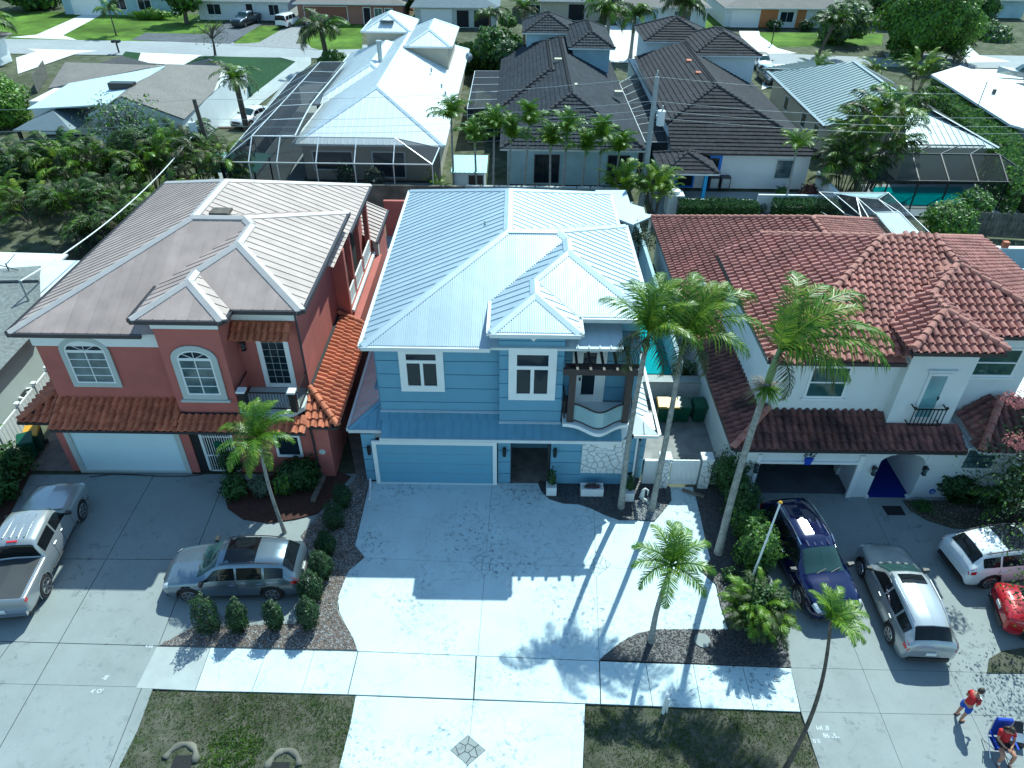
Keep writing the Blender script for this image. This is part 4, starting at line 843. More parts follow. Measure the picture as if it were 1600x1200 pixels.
lantern(10.0,21.93,1.75,'black wall lantern at left garage pillar behind a palm trunk',s=1.0)
t=thing('door_mat','dark doormat on the grey driveway by the blue carpet','doormat',tuple(G(1396,798))); MB().prism(P2((1378,791),(1407,791),(1415,805),(1387,805)),0.002,.022).build('mat',K['dark'],t)
# things in the open garage
t=thing('laundry_basket','white laundry basket with grey bag on the open garage floor','basket',tuple(G(1311,735))); p=G(1311,737); mb=MB(); mb.prism([(p.x-.22,p.y-.2),(p.x+.2,p.y-.2),(p.x+.24,p.y+.2),(p.x-.18,p.y+.2)],.02,.4); mb.build('basket',K['white'],t); MB().prism([(p.x-.16,p.y-.15),(p.x+.16,p.y-.15),(p.x+.18,p.y+.15),(p.x-.14,p.y+.15)],.4,.46).build('bag',K['greyw'],t)
p=G(1185,735); BK=thing('bicycle','dark bicycle parked at the left side of the open garage','bicycle',(p.x,p.y,0))
for dx in (-.5,.52):
    w=MB(); pts=[(p.x+dx+.33*math.cos(a*math.pi/9),p.y+.05*math.sin(a*.3),.34+.33*math.sin(a*math.pi/9)) for a in range(19)]; w.tube(pts,.02,5,cap=False); w.build('wheel',K['rubber'],BK)
mb=MB(); 
for a,b in (((-.5,.34),(-.1,.3)),((-.1,.3),(-.2,.8)),((-.5,.34),(-.17,.7)),((-.2,.72),(.35,.78)),((-.1,.3),(.35,.7)),((.35,.85),(.52,.34))): mb.tube([(p.x+a[0],p.y,a[1]),(p.x+b[0],p.y,b[1])],.02,6)
mb.build('bicycle_frame',K['metal_grey'],BK); MB().box(p.x-.32,p.x-.08,p.y-.06,p.y+.06,.82,.88).build('saddle',K['black'],BK); MB().tube([(p.x+.38,p.y-.28,.95),(p.x+.34,p.y,.9),(p.x+.38,p.y+.28,.95)],.018,6).build('handlebar',K['black'],BK)
# ======== between blue and white house ========
t=thing('side_wall','low white stone-capped wall in front of the turquoise pool','wall',(7.4,28.5,0)); MB().box(5.6,9.2,28.6,28.95,0,1.05).build('wall_panel',K['stone_w'],t); MB().box(5.55,9.2,28.5,29.05,1.05,1.12).build('coping',K['conc_l'],t)
sheet('pool_water',[(5.4,30.0),(8.7,30.0),(8.7,36.0),(5.4,36.0)],.55,K['water'],th=.4); sheet('pool_deck',[(4.9,29.06),(9.2,29.06),(9.2,37.5),(4.9,37.5)],.50,K['conc_l'],th=.5)
BINS=[]
def make_bin(lab,body,lid):
    r=thing('wheelie_bin',lab,'bin',(0,0,0),group=None)
    mb=MB(); mb.add([(-.24,-.27,.06),(.24,-.27,.06),(.24,.24,.06),(-.24,.24,.06),(-.3,-.36,1.0),(.3,-.36,1.0),(.3,.34,1.0),(-.3,.34,1.0)],[(0,3,2,1),(0,1,5,4),(1,2,6,5),(2,3,7,6),(3,0,4,7)]); mb.box(-.33,.33,-.40,-.34,.92,1.0); mb.build('bin_body',body,r,world=False)
    l=MB(); l.add([(-.33,-.42,1.0),(.33,-.42,1.0),(.33,.38,1.03),(-.33,.38,1.03),(-.3,-.38,1.06),(.3,-.38,1.06),(.28,.3,1.13),(-.28,.3,1.13)],[(0,1,5,4),(1,2,6,5),(2,3,7,6),(3,0,4,7),(4,5,6,7),(0,3,2,1)]); l.tube([(-.24,.42,1.0),(.24,.42,1.0)],.025,6); l.build('lid',lid,r,world=False)
    for x in (-.29,.29): MB().tube([(x-.03,.27,.12),(x+.03,.27,.12)],.12,12).build('wheel',K['rubber'],r,world=False)
    return r
def copy_tree(o,parent=None):
    c=o.copy(); S.collection.objects.link(c)
    if parent is not None: c.parent=parent; c.matrix_parent_inverse=o.matrix_parent_inverse.copy()
    for ch in o.children: copy_tree(ch,c)
    return c
g1=make_bin('green wheelie bin beside the white house wall, rightmost of four in the side yard',K['bin'],K['bin']); g2=make_bin('yellow-lidded green bin behind the blue house skirt roof, leftmost in side yard',K['bin'],K['yel'])
def setb(o,p,rz,l,g): o.location=(p[0],p[1],0); o.rotation_euler=(0,0,rz); o['label']=l; o['group']=g
setb(g1,G(1088,655),.06,g1['label'],'bins in the side yard'); q=copy_tree(g1); setb(q,G(1064,655),-.05,'green wheelie bin right of the yellow-lidded bins, second from the white wall','bins in the side yard')
setb(g2,G(1033,655),0,g2['label'],'bins in the side yard'); q=copy_tree(g2); setb(q,G(1045,656),.04,'yellow-lidded green bin second from left in the side yard','bins in the side yard')
for o in list(S.objects):
    pass
q=copy_tree(g2); setb(q,G(62,700),.3,'yellow-lidded green wheelie bin at left corner of the red house','bins by the red house')
q=copy_tree(g1); setb(q,G(52,712),.5,'green wheelie bin lying open at left of the red house under a palm','bins by the red house')
q=copy_tree(g2); setb(q,G(381,155),.2,'yellow-lidded bin on red mulch beside the grey shingle house','bins by the long driveway'); q=copy_tree(g1); setb(q,G(390,150),.2,'all-green bin on red mulch beside the grey shingle house','bins by the long driveway')
# gate and stone pillars
t=thing('garden_gate','white wooden gate between two stone-faced pillars right of the blue house','gate',(7.2,22.5,0)); 
for i in range(6): MB().box(6.72+.2*i,6.72+.2*i+.185,22.45,22.5,.12,1.5).build('board',K['white'],t)
MB().box(6.7,7.92,22.5,22.54,.3,.42).box(6.7,7.92,22.5,22.54,1.2,1.32).build('gate_rail',K['white'],t)
for x0,l in ((6.2,'white crazy-stone gate pillar left of the white gate'),(7.95,'white crazy-stone gate pillar right of the white gate')):
    t=thing('gate_pillar',l,'pillar',(x0+.22,22.5,0),group='stone gate pillars'); MB().box(x0+.02,x0+.42,22.32,22.72,0,1.62).build('pillar_core',K['mort'],t); MB().box(x0-.03,x0+.47,22.27,22.77,1.62,1.7).build('pillar_cap',K['stone_w'],t)
    for c in stones_in([(x0,0),(x0+.44,0),(x0+.44,1.6),(x0,1.6)],13,None,None,0,0,gap=.025,seed=int(x0*10)):
        n=len(c); cx=sum(q[0] for q in c)/n; cz=sum(q[1] for q in c)/n; vs=[(q[0],22.32,q[1]) for q in c]+[(cx+(q[0]-cx)*.93,22.28,cz+(q[1]-cz)*.93) for q in c]; MB().add(vs,[tuple(range(n,2*n))]+[(i,(i+1)%n,n+(i+1)%n,n+i) for i in range(n)]).build('stone',K['stone_w'],t)
t=thing('yard_wall','plain white yard wall either side of the stone gate pillars','wall',(7,22.6,0)); MB().box(5.6,6.18,22.55,22.7,0,1.35).build('wall_panel',K['stucco_w'],t); MB().box(8.45,9.2,22.55,22.7,0,1.35).build('wall_panel',K['stucco_w'],t)
# planters by the stone panel
def planter(p,w,l,hh,lab):
    t=thing('planter',lab,'planter',(p.x,p.y,0),group='white planters by the stone panel'); x,y=p.x,p.y
    MB().box(x-w/2,x+w/2,y-l/2,y+l/2,.03,hh-.03).build('box',K['white'],t); mb=MB(); mb.box(x-w/2,x+w/2,y-l/2,y-l/2+.05,hh-.03,hh).box(x-w/2,x+w/2,y+l/2-.05,y+l/2,hh-.03,hh).box(x-w/2,x-w/2+.05,y-l/2+.05,y+l/2-.05,hh-.03,hh).box(x+w/2-.05,x+w/2,y-l/2+.05,y+l/2-.05,hh-.03,hh); mb.build('rim',K['white'],t); return t
planter(G(861,770),.42,.42,.48,'square white planter with spiral topiary nearest the blue house entry'); planter(G(924,771),.95,.42,.42,'long white planter box of purple flowers under the stone panel'); planter(G(981,779),.42,.42,.48,'square white planter with spiral topiary beside the palm trunk')
# ---------------- houses behind ----------------
def hip(x0,x1,y0,y1,z,s):
    w=(x1-x0)/2; l=(y1-y0)/2
    if w<=l: a=((x0+x1)/2,y0+w,z+s*w); b=((x0+x1)/2,y1-w,z+s*w)
    else: a=(x0+l,(y0+y1)/2,z+s*l); b=(x1-l,(y0+y1)/2,z+s*l)
    if w<=l: P=[[(x0,y0,z),(x1,y0,z),a],[(x1,y0,z),(x1,y1,z),b,a],[(x1,y1,z),(x0,y1,z),b],[(x0,y1,z),(x0,y0,z),a,b]]; C=[((x0,y0,z),a),((x1,y0,z),a),((x1,y1,z),b),((x0,y1,z),b),(a,b)]
    else: P=[[(x0,y0,z),(x1,y0,z),b,a],[(x1,y0,z),(x1,y1,z),b],[(x1,y1,z),(x0,y1,z),a,b],[(x0,y1,z),(x0,y0,z),a]]; C=[((x0,y0,z),a),((x0,y1,z),a),((x1,y0,z),b),((x1,y1,z),b),(a,b)]
    return P,C
def eave_g(x0,x1,y0,y1,z): return [((x0,y0,z),(x1,y0,z)),((x1,y0,z),(x1,y1,z)),((x0,y1,z),(x0,y0,z))]
def house(label,loc): return thing('house',label,'house',loc)
def roofp(H,x0,x1,y0,y1,z,m=None):
    MB().box(x0+.1,x1-.1,y0+.1,y1-.1,z-.16,z-.04).build('roof',m or K['gut_w'],H); return H.children[-1] if False else [c for c in H.children if c.name.startswith('roof')][-1]
# --- white metal roof house
H1=house('cream house behind with bright white metal roof and two raised tower blocks',(-12,70,0))
R1=roofp(H1,-17.6,-5.7,57,91,3.1)
def mroof(R,x0,x1,y0,y1,z,s,m,w=.6,capm=None):
    P,C=hip(x0,x1,y0,y1,z,s)
    for p in P: metal_roof(R,p,m,w=w,rib=.04,panels=False)
    caps(R,C,capm or m,w=.22); gutter(R,eave_g(x0,x1,y0,y1,z),K['gut_w'])
mroof(R1,-17.6,-5.7,57,91,3.1,.48,K['metal_white'],.55,K['metal_blue']); mroof(R1,-18.9,-8.9,68,88,3.1,.48,K['metal_white'],.55,K['metal_blue'])
R1b=roofp(H1,-16.8,-11.5,85,92,6.0); mroof(R1b,-16.8,-11.5,85,92,6.0,.5,K['metal_white'],.55,K['metal_blue']); mroof(R1b,-11.3,-6.6,78,88,6.0,.5,K['metal_white'],.55,K['metal_blue'])
MB().box(-17.1,-6.2,57.5,90.5,0,3.1).box(-18.4,-9.4,68.5,87.5,0,3.1).box(-16.4,-12,85.4,91.5,3,6).box(-10.9,-7,78.4,87.5,3,6).build('wall',K['cream'],H1)
MB().box(-14.9,-13.4,85.9,86.5,6.75,6.85).build('skylight',K['glass'],R1b)
p=G(595,100,5.0); MB().tube([p,p+V((0,0,1.9))],.22,10).tube([p+V((0,0,1.9)),p+V((0,0,2.1))],.3,10).build('flue',K['metal_grey'],R1)
for px,py in ((690,138),(674,113),(638,123),(696,150)): q=G(px,py,4.5); MB().tube([q,q+V((0,0,.4))],.09,6).build('vent_pipe',K['metal_grey'],R1)
window(H1,-16.3,-13.2,.9,2.3,57.5,fw=.1); window(H1,-11.5,-9.0,.3,2.3,57.5,fw=.1)
# --- charcoal tile house
H2=house('white house behind with charcoal grey tile roof, its rear wall behind a row of palms',(4.5,70,0))
def troof(R,x0,x1,y0,y1,z,s,m,key,w=.34,h=.42,capm=None,flat=True):
    P,C=hip(x0,x1,y0,y1,z,s); tile_roof(R,P[:2]+P[3:],m,key,w=w,h=h); MB().slab([V(p) for p in P[2]],.08).build('roof_deck',m,R)
    tile_caps(R,C,capm or K['cap_dk'],r=.15,step=.5,joined=True); gutter(R,eave_g(x0,x1,y0,y1,z),K['gut_w'],h=.12,w=.08)
R2=roofp(H2,-1.2,10.2,56.5,90,3.05); troof(R2,-1.2,10.2,56.5,90,3.05,.48,K['tile_dk'],'h2'); 
R2c=roofp(H2,-1.7,8.0,67,89,3.05); troof(R2c,-1.7,8.0,67,89,3.05,.5,K['tile_dk'],'h2')
R2b=roofp(H2,.6,6.1,85.2,92,6.0); troof(R2b,.6,6.1,85.2,92,6.0,.5,K['tile_dk'],'h2'); troof(R2b,5.2,9.7,78,88.5,6.0,.5,K['tile_dk'],'h2')
MB().box(-.7,9.7,57,89.5,0,3.0).box(-1.2,7.5,67.4,88.5,0,3).box(1,5.7,85.6,91.5,3,6).box(5.6,9.3,78.4,88,3,6).build('wall',K['lblue'],H2)
emit_tiles('h2',K['tile_dk'],.34,.42,'f',H2,nmax=0)
for px,py,z in ((872,95,5.6),(896,135,5.4),(966,146,4.2)): q=G(px,py,z); MB().box(q.x-.35,q.x+.35,q.y-.3,q.y+.3,q.z-.2,q.z+.22).build('roof_vent',K['cream'],R2)
w_=window(H2,1.55,3.4,.25,2.4,57.0,frame=K['wood_d'],fw=.08,vs=(2.2,2.8)); window(H2,7.4,9.0,.2,2.4,57.0,frame=K['wood_d'],fw=.08)
# --- brown charcoal house
H3=house('white house behind with brown-black tile roof and bright blue door frame',(17.5,70,0))
R3=roofp(H3,12.4,23.75,56.3,88,3.0,K['gut_d'])
rt=(16.6,63.3,6.28); rb=(16.9,80,6.28)
tile_roof(R3,[[(12.1,56.2,3.0),(23.75,56.2,3.0),rt,(12.2,59.3,4.35)],[(23.75,56.2,3.0),(23.75,88,3.0),rb,rt],[rt,rb,(12.4,82,4.4),(12.2,59.3,4.35)]],K['tile_dk2'],'h3',w=.36,h=.42)
tile_caps(R3,[(rt,(23.75,56.2,3.1)),(rt,(12.2,59.3,4.45)),(rt,rb)],K['tile_br'] and K['cap_dk'],r=.15,joined=True); gutter(R3,[((12.1,56.2,3),(23.75,56.2,3)),((23.75,56.2,3),(23.75,88,3)),((12.2,80,4.3),(12.2,59.3,4.3))],K['gut_d'],h=.12,w=.08)
R3b=roofp(H3,13.2,19.2,82,90,6.0,K['gut_d']); troof(R3b,13.2,20.5,81.6,89.5,6.0,.45,K['tile_dk2'],'h3'); troof(R3b,17.1,23.7,75.6,84.5,6.0,.45,K['tile_dk2'],'h3')
R3c=roofp(H3,11.2,15.3,53.2,56,2.6,K['gut_d']); troof(R3c,11.0,15.2,53.0,57.4,2.55,.42,K['tile_dk2'],'h3')
emit_tiles('h3',K['tile_dk2'],.36,.42,'r',H3,nmax=0)
for px,py,z in ((1079,97,6.0),(1094,116,6.0)): q=G(px,py,z); MB().box(q.x-.4,q.x+.4,q.y-.3,q.y+.3,q.z-.2,q.z+.2).build('roof_vent',K['tile_red'],R3)
MB().box(12.6,23.3,56.7,87.5,0,3.0).box(12.5,13.6,60,80,3,4.2).box(13.6,20.1,82,89,3,6).box(17.5,23.3,76,84,2.9,6).build('wall',K['stucco_w'],H3)
bb=mat('bright_blue_paint',(.01,.16,.60),.5,var=0)
window(H3,15.45,16.1,.15,2.5,56.7,frame=bb,glass=K['glass'],fw=.22,name='blue_door'); MB().box(14.3,14.55,53.4,53.65,0,2.5).box(11.4,15.0,53.35,53.5,2.3,2.52).build('porch_frame',mat('light_blue_paint',(.03,.30,.62),.5,var=0),H3); window(H3,13.0,14.2,.2,1.9,56.7,frame=bb,glass=K['glass'],fw=.15)
gb=window(H3,20.75,21.95,.95,2.35,56.7,frame=K['greyw'],glass=K['glass_b'],fw=.06,name='glass_block_window')
for i in range(6):
    for j in range(6): MB().box(20.78+.2*i,20.92+.2*i,56.6,56.67,.98+.23*j,1.14+.23*j).build('glass_block',K['glass_b'],gb)
# --- green grey metal roof house, right
H4=house('pale yellow house behind with green-grey ribbed metal roof and screened pool',(32,72,0))
R4=roofp(H4,26.9,38.6,64,84,3.0)
for P in ([(26.6,63.5,3.0),(26.9,82.5,3.0),(30.1,79,4.5),(33,83.5,3.4),(33.1,76,5.4),(32.5,63.5,5.3)],): 
    metal_roof(R4,[(26.6,63.5,3.0),(26.9,82.5,3.0),(33.1,76.3,5.45),(32.7,63.5,5.45)],K['metal_green'],w=.62,rib=.06,panels=False)
metal_roof(R4,[(31.3,58.3,3.0),(38.8,58.3,3.0),(34.2,63.8,4.9),(33.0,63.8,4.9)],K['metal_grey'],w=.5,rib=.04,panels=False)
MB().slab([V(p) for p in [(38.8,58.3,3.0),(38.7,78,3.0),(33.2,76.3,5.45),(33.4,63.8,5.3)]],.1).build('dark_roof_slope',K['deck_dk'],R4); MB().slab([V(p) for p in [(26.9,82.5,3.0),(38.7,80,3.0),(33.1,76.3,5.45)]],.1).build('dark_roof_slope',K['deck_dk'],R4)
metal_roof(R4,[(26.6,84,3.0),(33.5,87.6,3.1),(30.3,77.5,4.3)],K['metal_green'],w=.62,rib=.06,panels=False)
caps(R4,[((33.1,76.3,5.5),(32.7,63.5,5.5)),((38.8,58.3,3.05),(34.2,63.8,4.95)),((26.6,63.5,3.05),(26.9,82.5,3.05)),((33.1,76.3,5.5),(38.5,78.0,3.1))],K['metal_grey'],w=.16)
gutter(R4,[((26.9,82,3),(26.6,63.5,3))],K['gut_d'])
MB().box(27.2,38.3,64,81,0,3.0).box(31.8,38.3,59,64,0,3.0).build('wall',K['cream'],H4)
for y in (66,69.5,75): 
    window(H4,y,y+1.2,1.0,2.2,27.2,axis='x',out=-1,fw=.06)
# --- flat white roof house far right
H5=house('low house at right with bright white flat roof and thin mast',(50,75,0))
pr=[tuple(G(x,y,3.0)[:2]) for x,y in ((1455,117),(1500,103),(1700,168),(1700,230),(1578,195))]
MB().prism(pr,2.85,3.05).build('flat_roof',K['flatw'],H5); MB().prism([((x-49)*.96+49.3,(y-72)*.96+72.3) for x,y in pr],0,2.85).build('wall',K['greyw'],H5); 
MB().tube([G(1528,166,3.05),G(1528,166,3.05)+V((0,0,2.2))],.05,6).build('mast',K['metal_grey'],H5); MB().box(*(lambda q:(q.x-.15,q.x+.15,q.y-.1,q.y+.1,3.05,3.5))(G(1552,147,3.05))).build('roof_vent',K['gut_d'],H5)
# --- grey shingle house left
H6=house('single-storey house at left with taupe shingle roof and a white flat section',(-37,76,0))
def slopes(R,P,m,n='roof_slope'):
    for p in P: MB().slab([V(q) for q in p],.09).build(n,m,R)
R6=roofp(H6,-36.5,-29,66,82,3.0)
wf=lambda x,y,z: tuple(G(x,y,z))
slopes(R6,[[wf(75,138,3.0),wf(102,97,3.9),wf(250,102,3.9),wf(108,131,3.3)],[wf(190,150,4.6),wf(288,186,3.0),wf(333,144,3.0),wf(350,103,3.2),wf(262,100,4.7)],[wf(190,150,4.6),wf(262,100,4.7),wf(235,105,4.3),wf(133,176,3.0)]],K['shingle'])
gp=[V(wf(137,178,2.95)),V(wf(190,153,4.5)),V(wf(284,187,2.95))]; gb_=[V((q.x,q.y,0)) for q in gp]; MB().add(gp+gb_,[(0,3,4,1),(1,4,5,2)]).add([gp[2],gb_[2],V((gb_[2].x-.3,82,0)),V((gp[2].x-.3,82,2.95))],[(0,1,2,3)]).build('gable_wall',K['stucco_w'],H6)
slopes(R6,[[wf(157,98,3.3),wf(190,87,3.9),wf(243,101,3.3)],[wf(290,101,3.2),wf(325,91,3.9),wf(378,107,3.1),wf(345,106,3.2)]],K['shingle'])
slopes(R6,[[wf(42,170,3.25),wf(108,130,3.75),wf(258,103,4.8),wf(165,163,4.2)]],mat('pale_blue_membrane',(.46,.58,.64),.6,var=.05),'flat_roof')
MB().box(-44.5,-36.5,68,78,0,3.0).box(-36.4,-29.6,64.5,80,0,3.05).box(-44.2,-30,78,82,0,3).build('wall',K['stucco_w'],H6)
q=G(191,133,4.6); MB().box(q.x-1.1,q.x+1.1,q.y-.4,q.y+.4,q.z-.3,q.z+.25).build('skylight',K['bronze'],R6)
window(H6,66.5,68,1.0,2.3,-29.6,axis='x',out=1,fw=.08); window(H6,-35,-33.6,.9,2.1,64.5,fw=.1,glass=K['glass_b']); window(H6,-32.5,-31.4,.9,2.1,64.5,fw=.1,glass=K['glass_b'])
t=thing('garden_pavilion','dark grey hip-roofed garden pavilion on posts behind the palm hedge','pavilion',(-40,64.5,0))
P,C=hip(-42.6,-37.6,61.5,67.5,2.4,.38)
for p in P: MB().slab([V(q) for q in p],.08).build('roof_slope',K['metal_grey'] if False else mat('slate_grey_metal',(.16,.20,.22),.5,.3,var=.05),t)
for x in (-42.3,-37.9):
    for y in (61.8,67.2): MB().box(x-.12,x+.12,y-.12,y+.12,0,2.4).build('post',K['black'],t)
# --- house at left edge, corner with patio roof
H7=house('grey shingle house at left edge beside the red house',(-26,30,0))
R7=roofp(H7,-34,-23.2,22,37,3.0,K['gut_w'])
ev=[wf(-120,708,3.0),wf(0,578,3.0),wf(49,525,3.0),wf(64,508,3.0)]
slopes(R7,[[*ev,wf(62,432,3.7),wf(-120,430,4.4)],[wf(-120,440,4.4),wf(60,437,3.75),wf(64,415,3.2),wf(-120,428,3.6)]],K['shingle_g'])
ep=[V(q) for q in ev]; MB().add([(q.x-.45,q.y,2.9) for q in ep]+[(q.x-.45,q.y,0) for q in ep],[(i,i+4,i+5,i+1) for i in range(3)]).add([(ep[3].x-.45,ep[3].y,2.9),(ep[3].x-.45,ep[3].y,0),(ep[3].x-.8,36,0),(ep[3].x-.8,36,2.9)],[(0,1,2,3)]).build('wall',K['greyw'],H7)
t=thing('patio_roof','flat white patio roof on thin posts left of the red house','patio roof',(-28,38,0)); pz=2.7
pp=[wf(-60,392,pz),wf(106,397,pz),wf(60,437,pz),wf(-60,435,pz)]; MB().slab([V(q) for q in pp],.1).build('roof_sheet',K['flatw'],t)
for px,py in ((93,405),(60,432)): q=G(px,py,pz); MB().tube([q-V((0,0,.1)),(q.x,q.y,0)],.05,6).build('post',K['white'],t)
t=thing('tv_aerial','small dark aerial on the flat white patio roof','aerial',tuple(G(17,430,3.4))); q=G(17,430,3.3); MB().tube([q,q+V((0,0,.7))],.03,6).build('mast',K['black'],t); MB().tube([q+V((-.6,.1,.6)),q+V((.6,-.1,.35))],.025,5).tube([q+V((.1,-.2,.7)),q+V((.5,.3,1.1))],.02,5).build('antenna',K['black'],t)
t=thing('service_mast','grey metal electric service mast at the shingle roof edge','mast',tuple(G(50,480,3.2))); q=G(50,482,3.0); MB().tube([q,q+V((0,0,1.6))],.05,8).build('mast_pipe',K['metal_grey'],t)
MASTTOP=q+V((0,0,1.55))
# low white fence left of red house
t=thing('picket_fence','white vinyl fence between the grey shingle house and the red house','fence',(-22.3,27,0))
a=G(-40,720,1.35); b=G(74,578,1.35); 
n=26
for i in range(n):
    q=a+(b-a)*(i/(n-1)); q2=a+(b-a)*((i+.82)/(n-1)); 
    if i<n-1: MB().add([(q.x,q.y,.05),(q2.x,q2.y,.05),(q2.x,q2.y,1.28),(q.x,q.y,1.28),(q.x+.03,q.y,.05),(q2.x+.03,q2.y,.05),(q2.x+.03,q2.y,1.28),(q.x+.03,q.y,1.28)],[(0,1,2,3),(7,6,5,4),(3,2,6,7),(0,3,7,4),(1,5,6,2)]).build('board',K['white'],t)
for i in (0,7,14,20,25): q=a+(b-a)*(i/(n-1)); MB().box(q.x-.07,q.x+.07,q.y-.07,q.y+.07,0,1.5).box(q.x-.1,q.x+.1,q.y-.1,q.y+.1,1.5,1.56).build('post',K['white'],t)
MB().bar((a.x,a.y,1.33),(b.x,b.y,1.33),.07,.1).build('top_rail',K['white'],t)
q=G(45,615,.75); t=thing('air_conditioner','white air conditioning unit with dark round fan beside the white fence','air conditioner',(q.x,q.y,0)); MB().box(q.x-.42,q.x+.42,q.y-.42,q.y+.42,0,.8).build('casing',K['white'],t); MB().tube([(q.x,q.y,.8),(q.x,q.y,.83)],.34,16).build('fan_grille',K['black'],t); MB().tube([(q.x,q.y,.83),(q.x,q.y,.86)],.09,10).build('hub',K['metal_grey'],t)
# --- houses across the far street
def far_house(label,x0,x1,y0,y1,z,s,wallm,roofm,fronts,gable=False):
    H=house(label,((x0+x1)/2,(y0+y1)/2,0)); R=roofp(H,x0,x1,y0,y1,z)
    P,C=hip(x0-.5,x1+.5,y0-.6,y1+.6,z,s); slopes(R,P,roofm); MB().box(x0,x1,y0,y1,0,z).build('wall',wallm,H); gutter(R,[((x0-.5,y0-.6,z),(x1+.5,y0-.6,z))],K['gut_w'])
    for kind,a,b,m in fronts:
        if kind=='w': window(H,a,b,.8,2.2,y0,fw=.1,frame=K['white'],glass=m,vs=((a+b)/2,))
        elif kind=='d': window(H,a,b,.05,2.3,y0,fw=.1,frame=K['white'],glass=m,name='door')
        elif kind=='g': window(H,a,b,.05,2.4,y0,fw=.08,frame=K['white'],glass=m,name='garage_door')
        elif kind=='p': MB().box(a,b,y0-.05,y0-.001,.02,z-.1).build('wall_panel',m,H)
        elif kind=='a': 
            arched(H,a,b,.05,2.3,y0,.1) if False else window(H,a,b,.05,2.35,y0,fw=.1,frame=K['greyw'],glass=K['dark'],name='arch_opening')
    return H
X=lambda px,Y,z=1.2: F(px,20,Y).x
brk=mat('brown_garage_door',(.22,.085,.055),.7,var=.05); orange=mat('orange_brown_panel',(.42,.17,.06),.7,var=.05); tan=mat('salmon_stucco',(.30,.15,.11),.85,var=.05)
far_house('pale blue house across the far street with white front porch',-72,-55,127,140,2.9,.35,K['lblue'],K['metal_grey'],[('g',-70.5,-66,K['white']),('w',-60,-58,K['glass']),('w',-64,-62,K['glass'])])
far_house('white house across the far street behind the dark pickup truck',-49.5,-35.5,124,136,2.8,.35,K['stucco_w'],K['shingle'],[('w',-48,-46,K['glass']),('w',-38.5,-37,K['glass']),('d',-42,-41,K['dark'])])
far_house('salmon house across the far street with brown garage door and twin windows',-33.5,-17.5,122,136,2.9,.35,tan,K['shingle'],[('g',-32.5,-26,brk),('d',-23.5,-22.5,K['dark']),('w',-21.8,-20.7,K['glass_b']),('w',-20.2,-19.1,K['glass_b'])])
far_house('taupe house across the far street with dark blue roof and arched porch',-15.5,-3.2,120.5,134,2.9,.35,K['greyw'],mat('slate_roof',(.09,.13,.16),.8,var=.1),[('g',-14.5,-10,K['white']),('a',-9.2,-7.4,None),('a',-6.6,-4.3,None)])
far_house('cream house across the far street behind tall palms',.5,13,127,140,2.9,.35,K['cream'],K['shingle'],[('w',2,3.5,K['glass']),('a',8,10.5,None)])
far_house('white house across the far street with wide pale driveway',15.5,29,123,137,2.8,.35,K['stucco_w'],K['shingle'],[('g',16.5,21.5,K['lblue']),('w',24,26.5,K['glass_b'])])
far_house('long white house across the far street with orange-brown panels',32,52,123.5,138,2.8,.35,K['stucco_w'],K['shingle'],[('g',33,37.2,K['white']),('p',37.3,40,orange),('w',40.4,42.4,K['glass']),('p',42.9,44.3,orange),('w',46.2,49.2,K['glass']),('d',50.6,51.5,K['white'])])
far_house('pale blue house at upper right partly behind the big round tree',73,84,134,146,2.8,.35,K['lblue'],K['shingle_g'],[('w',76,78,K['glass'])])
H8=house('white house corner at the left edge by the far street',(-66,85,0)); MB().box(-74,-63,86,96,0,2.9).build('wall',K['stucco_w'],H8); R8=roofp(H8,-74,-62.5,85.5,96.5,2.9); slopes(R8,[[(-62.3,85,3.0),(-62.3,97,3.0),(-76,97,5.2),(-76,85,5.2)]],K['shingle']); window(H8,-66,-64.4,1,2.2,86,fw=.1)
# ---------------- plants ----------------
def frond_mesh(L=2.4,n=26,ll=.6,lift=.55,droop=1.5,wid=.05,hang=.7,seed=0,name='frond',m=None,m2=None,segs=2,twist=0):
    # rachis rises along +X then droops; leaflets on both sides hang
    r=random.Random(seed); mb=MB(); P=[]; a=lift; x=z=0; N=10; y=0
    for i in range(N+1):
        P.append(V((x,y,z))); st=L/N; x+=st*math.cos(a); z+=st*math.sin(a); a-=droop/N*(0.6+.9*i/N); y+=twist*st*i/N
    mb.tube(P,[.028*(1-.8*i/N)+.004 for i in range(N+1)],4,0,cap=False)
    for i in range(n):
        t=.10+.9*i/(n-1); k=t*N; j=min(int(k),N-1); f=k-j; p=P[j].lerp(P[j+1],f); d=(P[j+1]-P[j]).normalized()
        s=ll*(math.sin(math.pi*min(1,.16+t*.84))**.55*(1-.25*t))*r.uniform(.85,1.1)
        for sg in (-1,1):
            side=V((0,sg,0)); out=(side*math.cos(.5*t)+d*(.35+.9*t+r.uniform(-.18,.18))+V((0,0,r.uniform(-.1,.22)))).normalized(); g=V((0,0,-1)); q0=p; w=wid*r.uniform(.8,1.1)
            h=hang*r.uniform(.25,1.75); m1=q0+out*s*.5+g*s*.08*h; q1=q0+out*s*.88+g*s*.5*h
            wv=d*w
            mb.add([q0-wv*.4,q0+wv*.4,m1+wv*.55,m1-wv*.55,q1],[(0,1,2,3),(3,2,4)],1 if (m2 and r.random()<.28) else 0)
    return mb.me(name,[m or K['palm'],m2 or m or K['palm']])
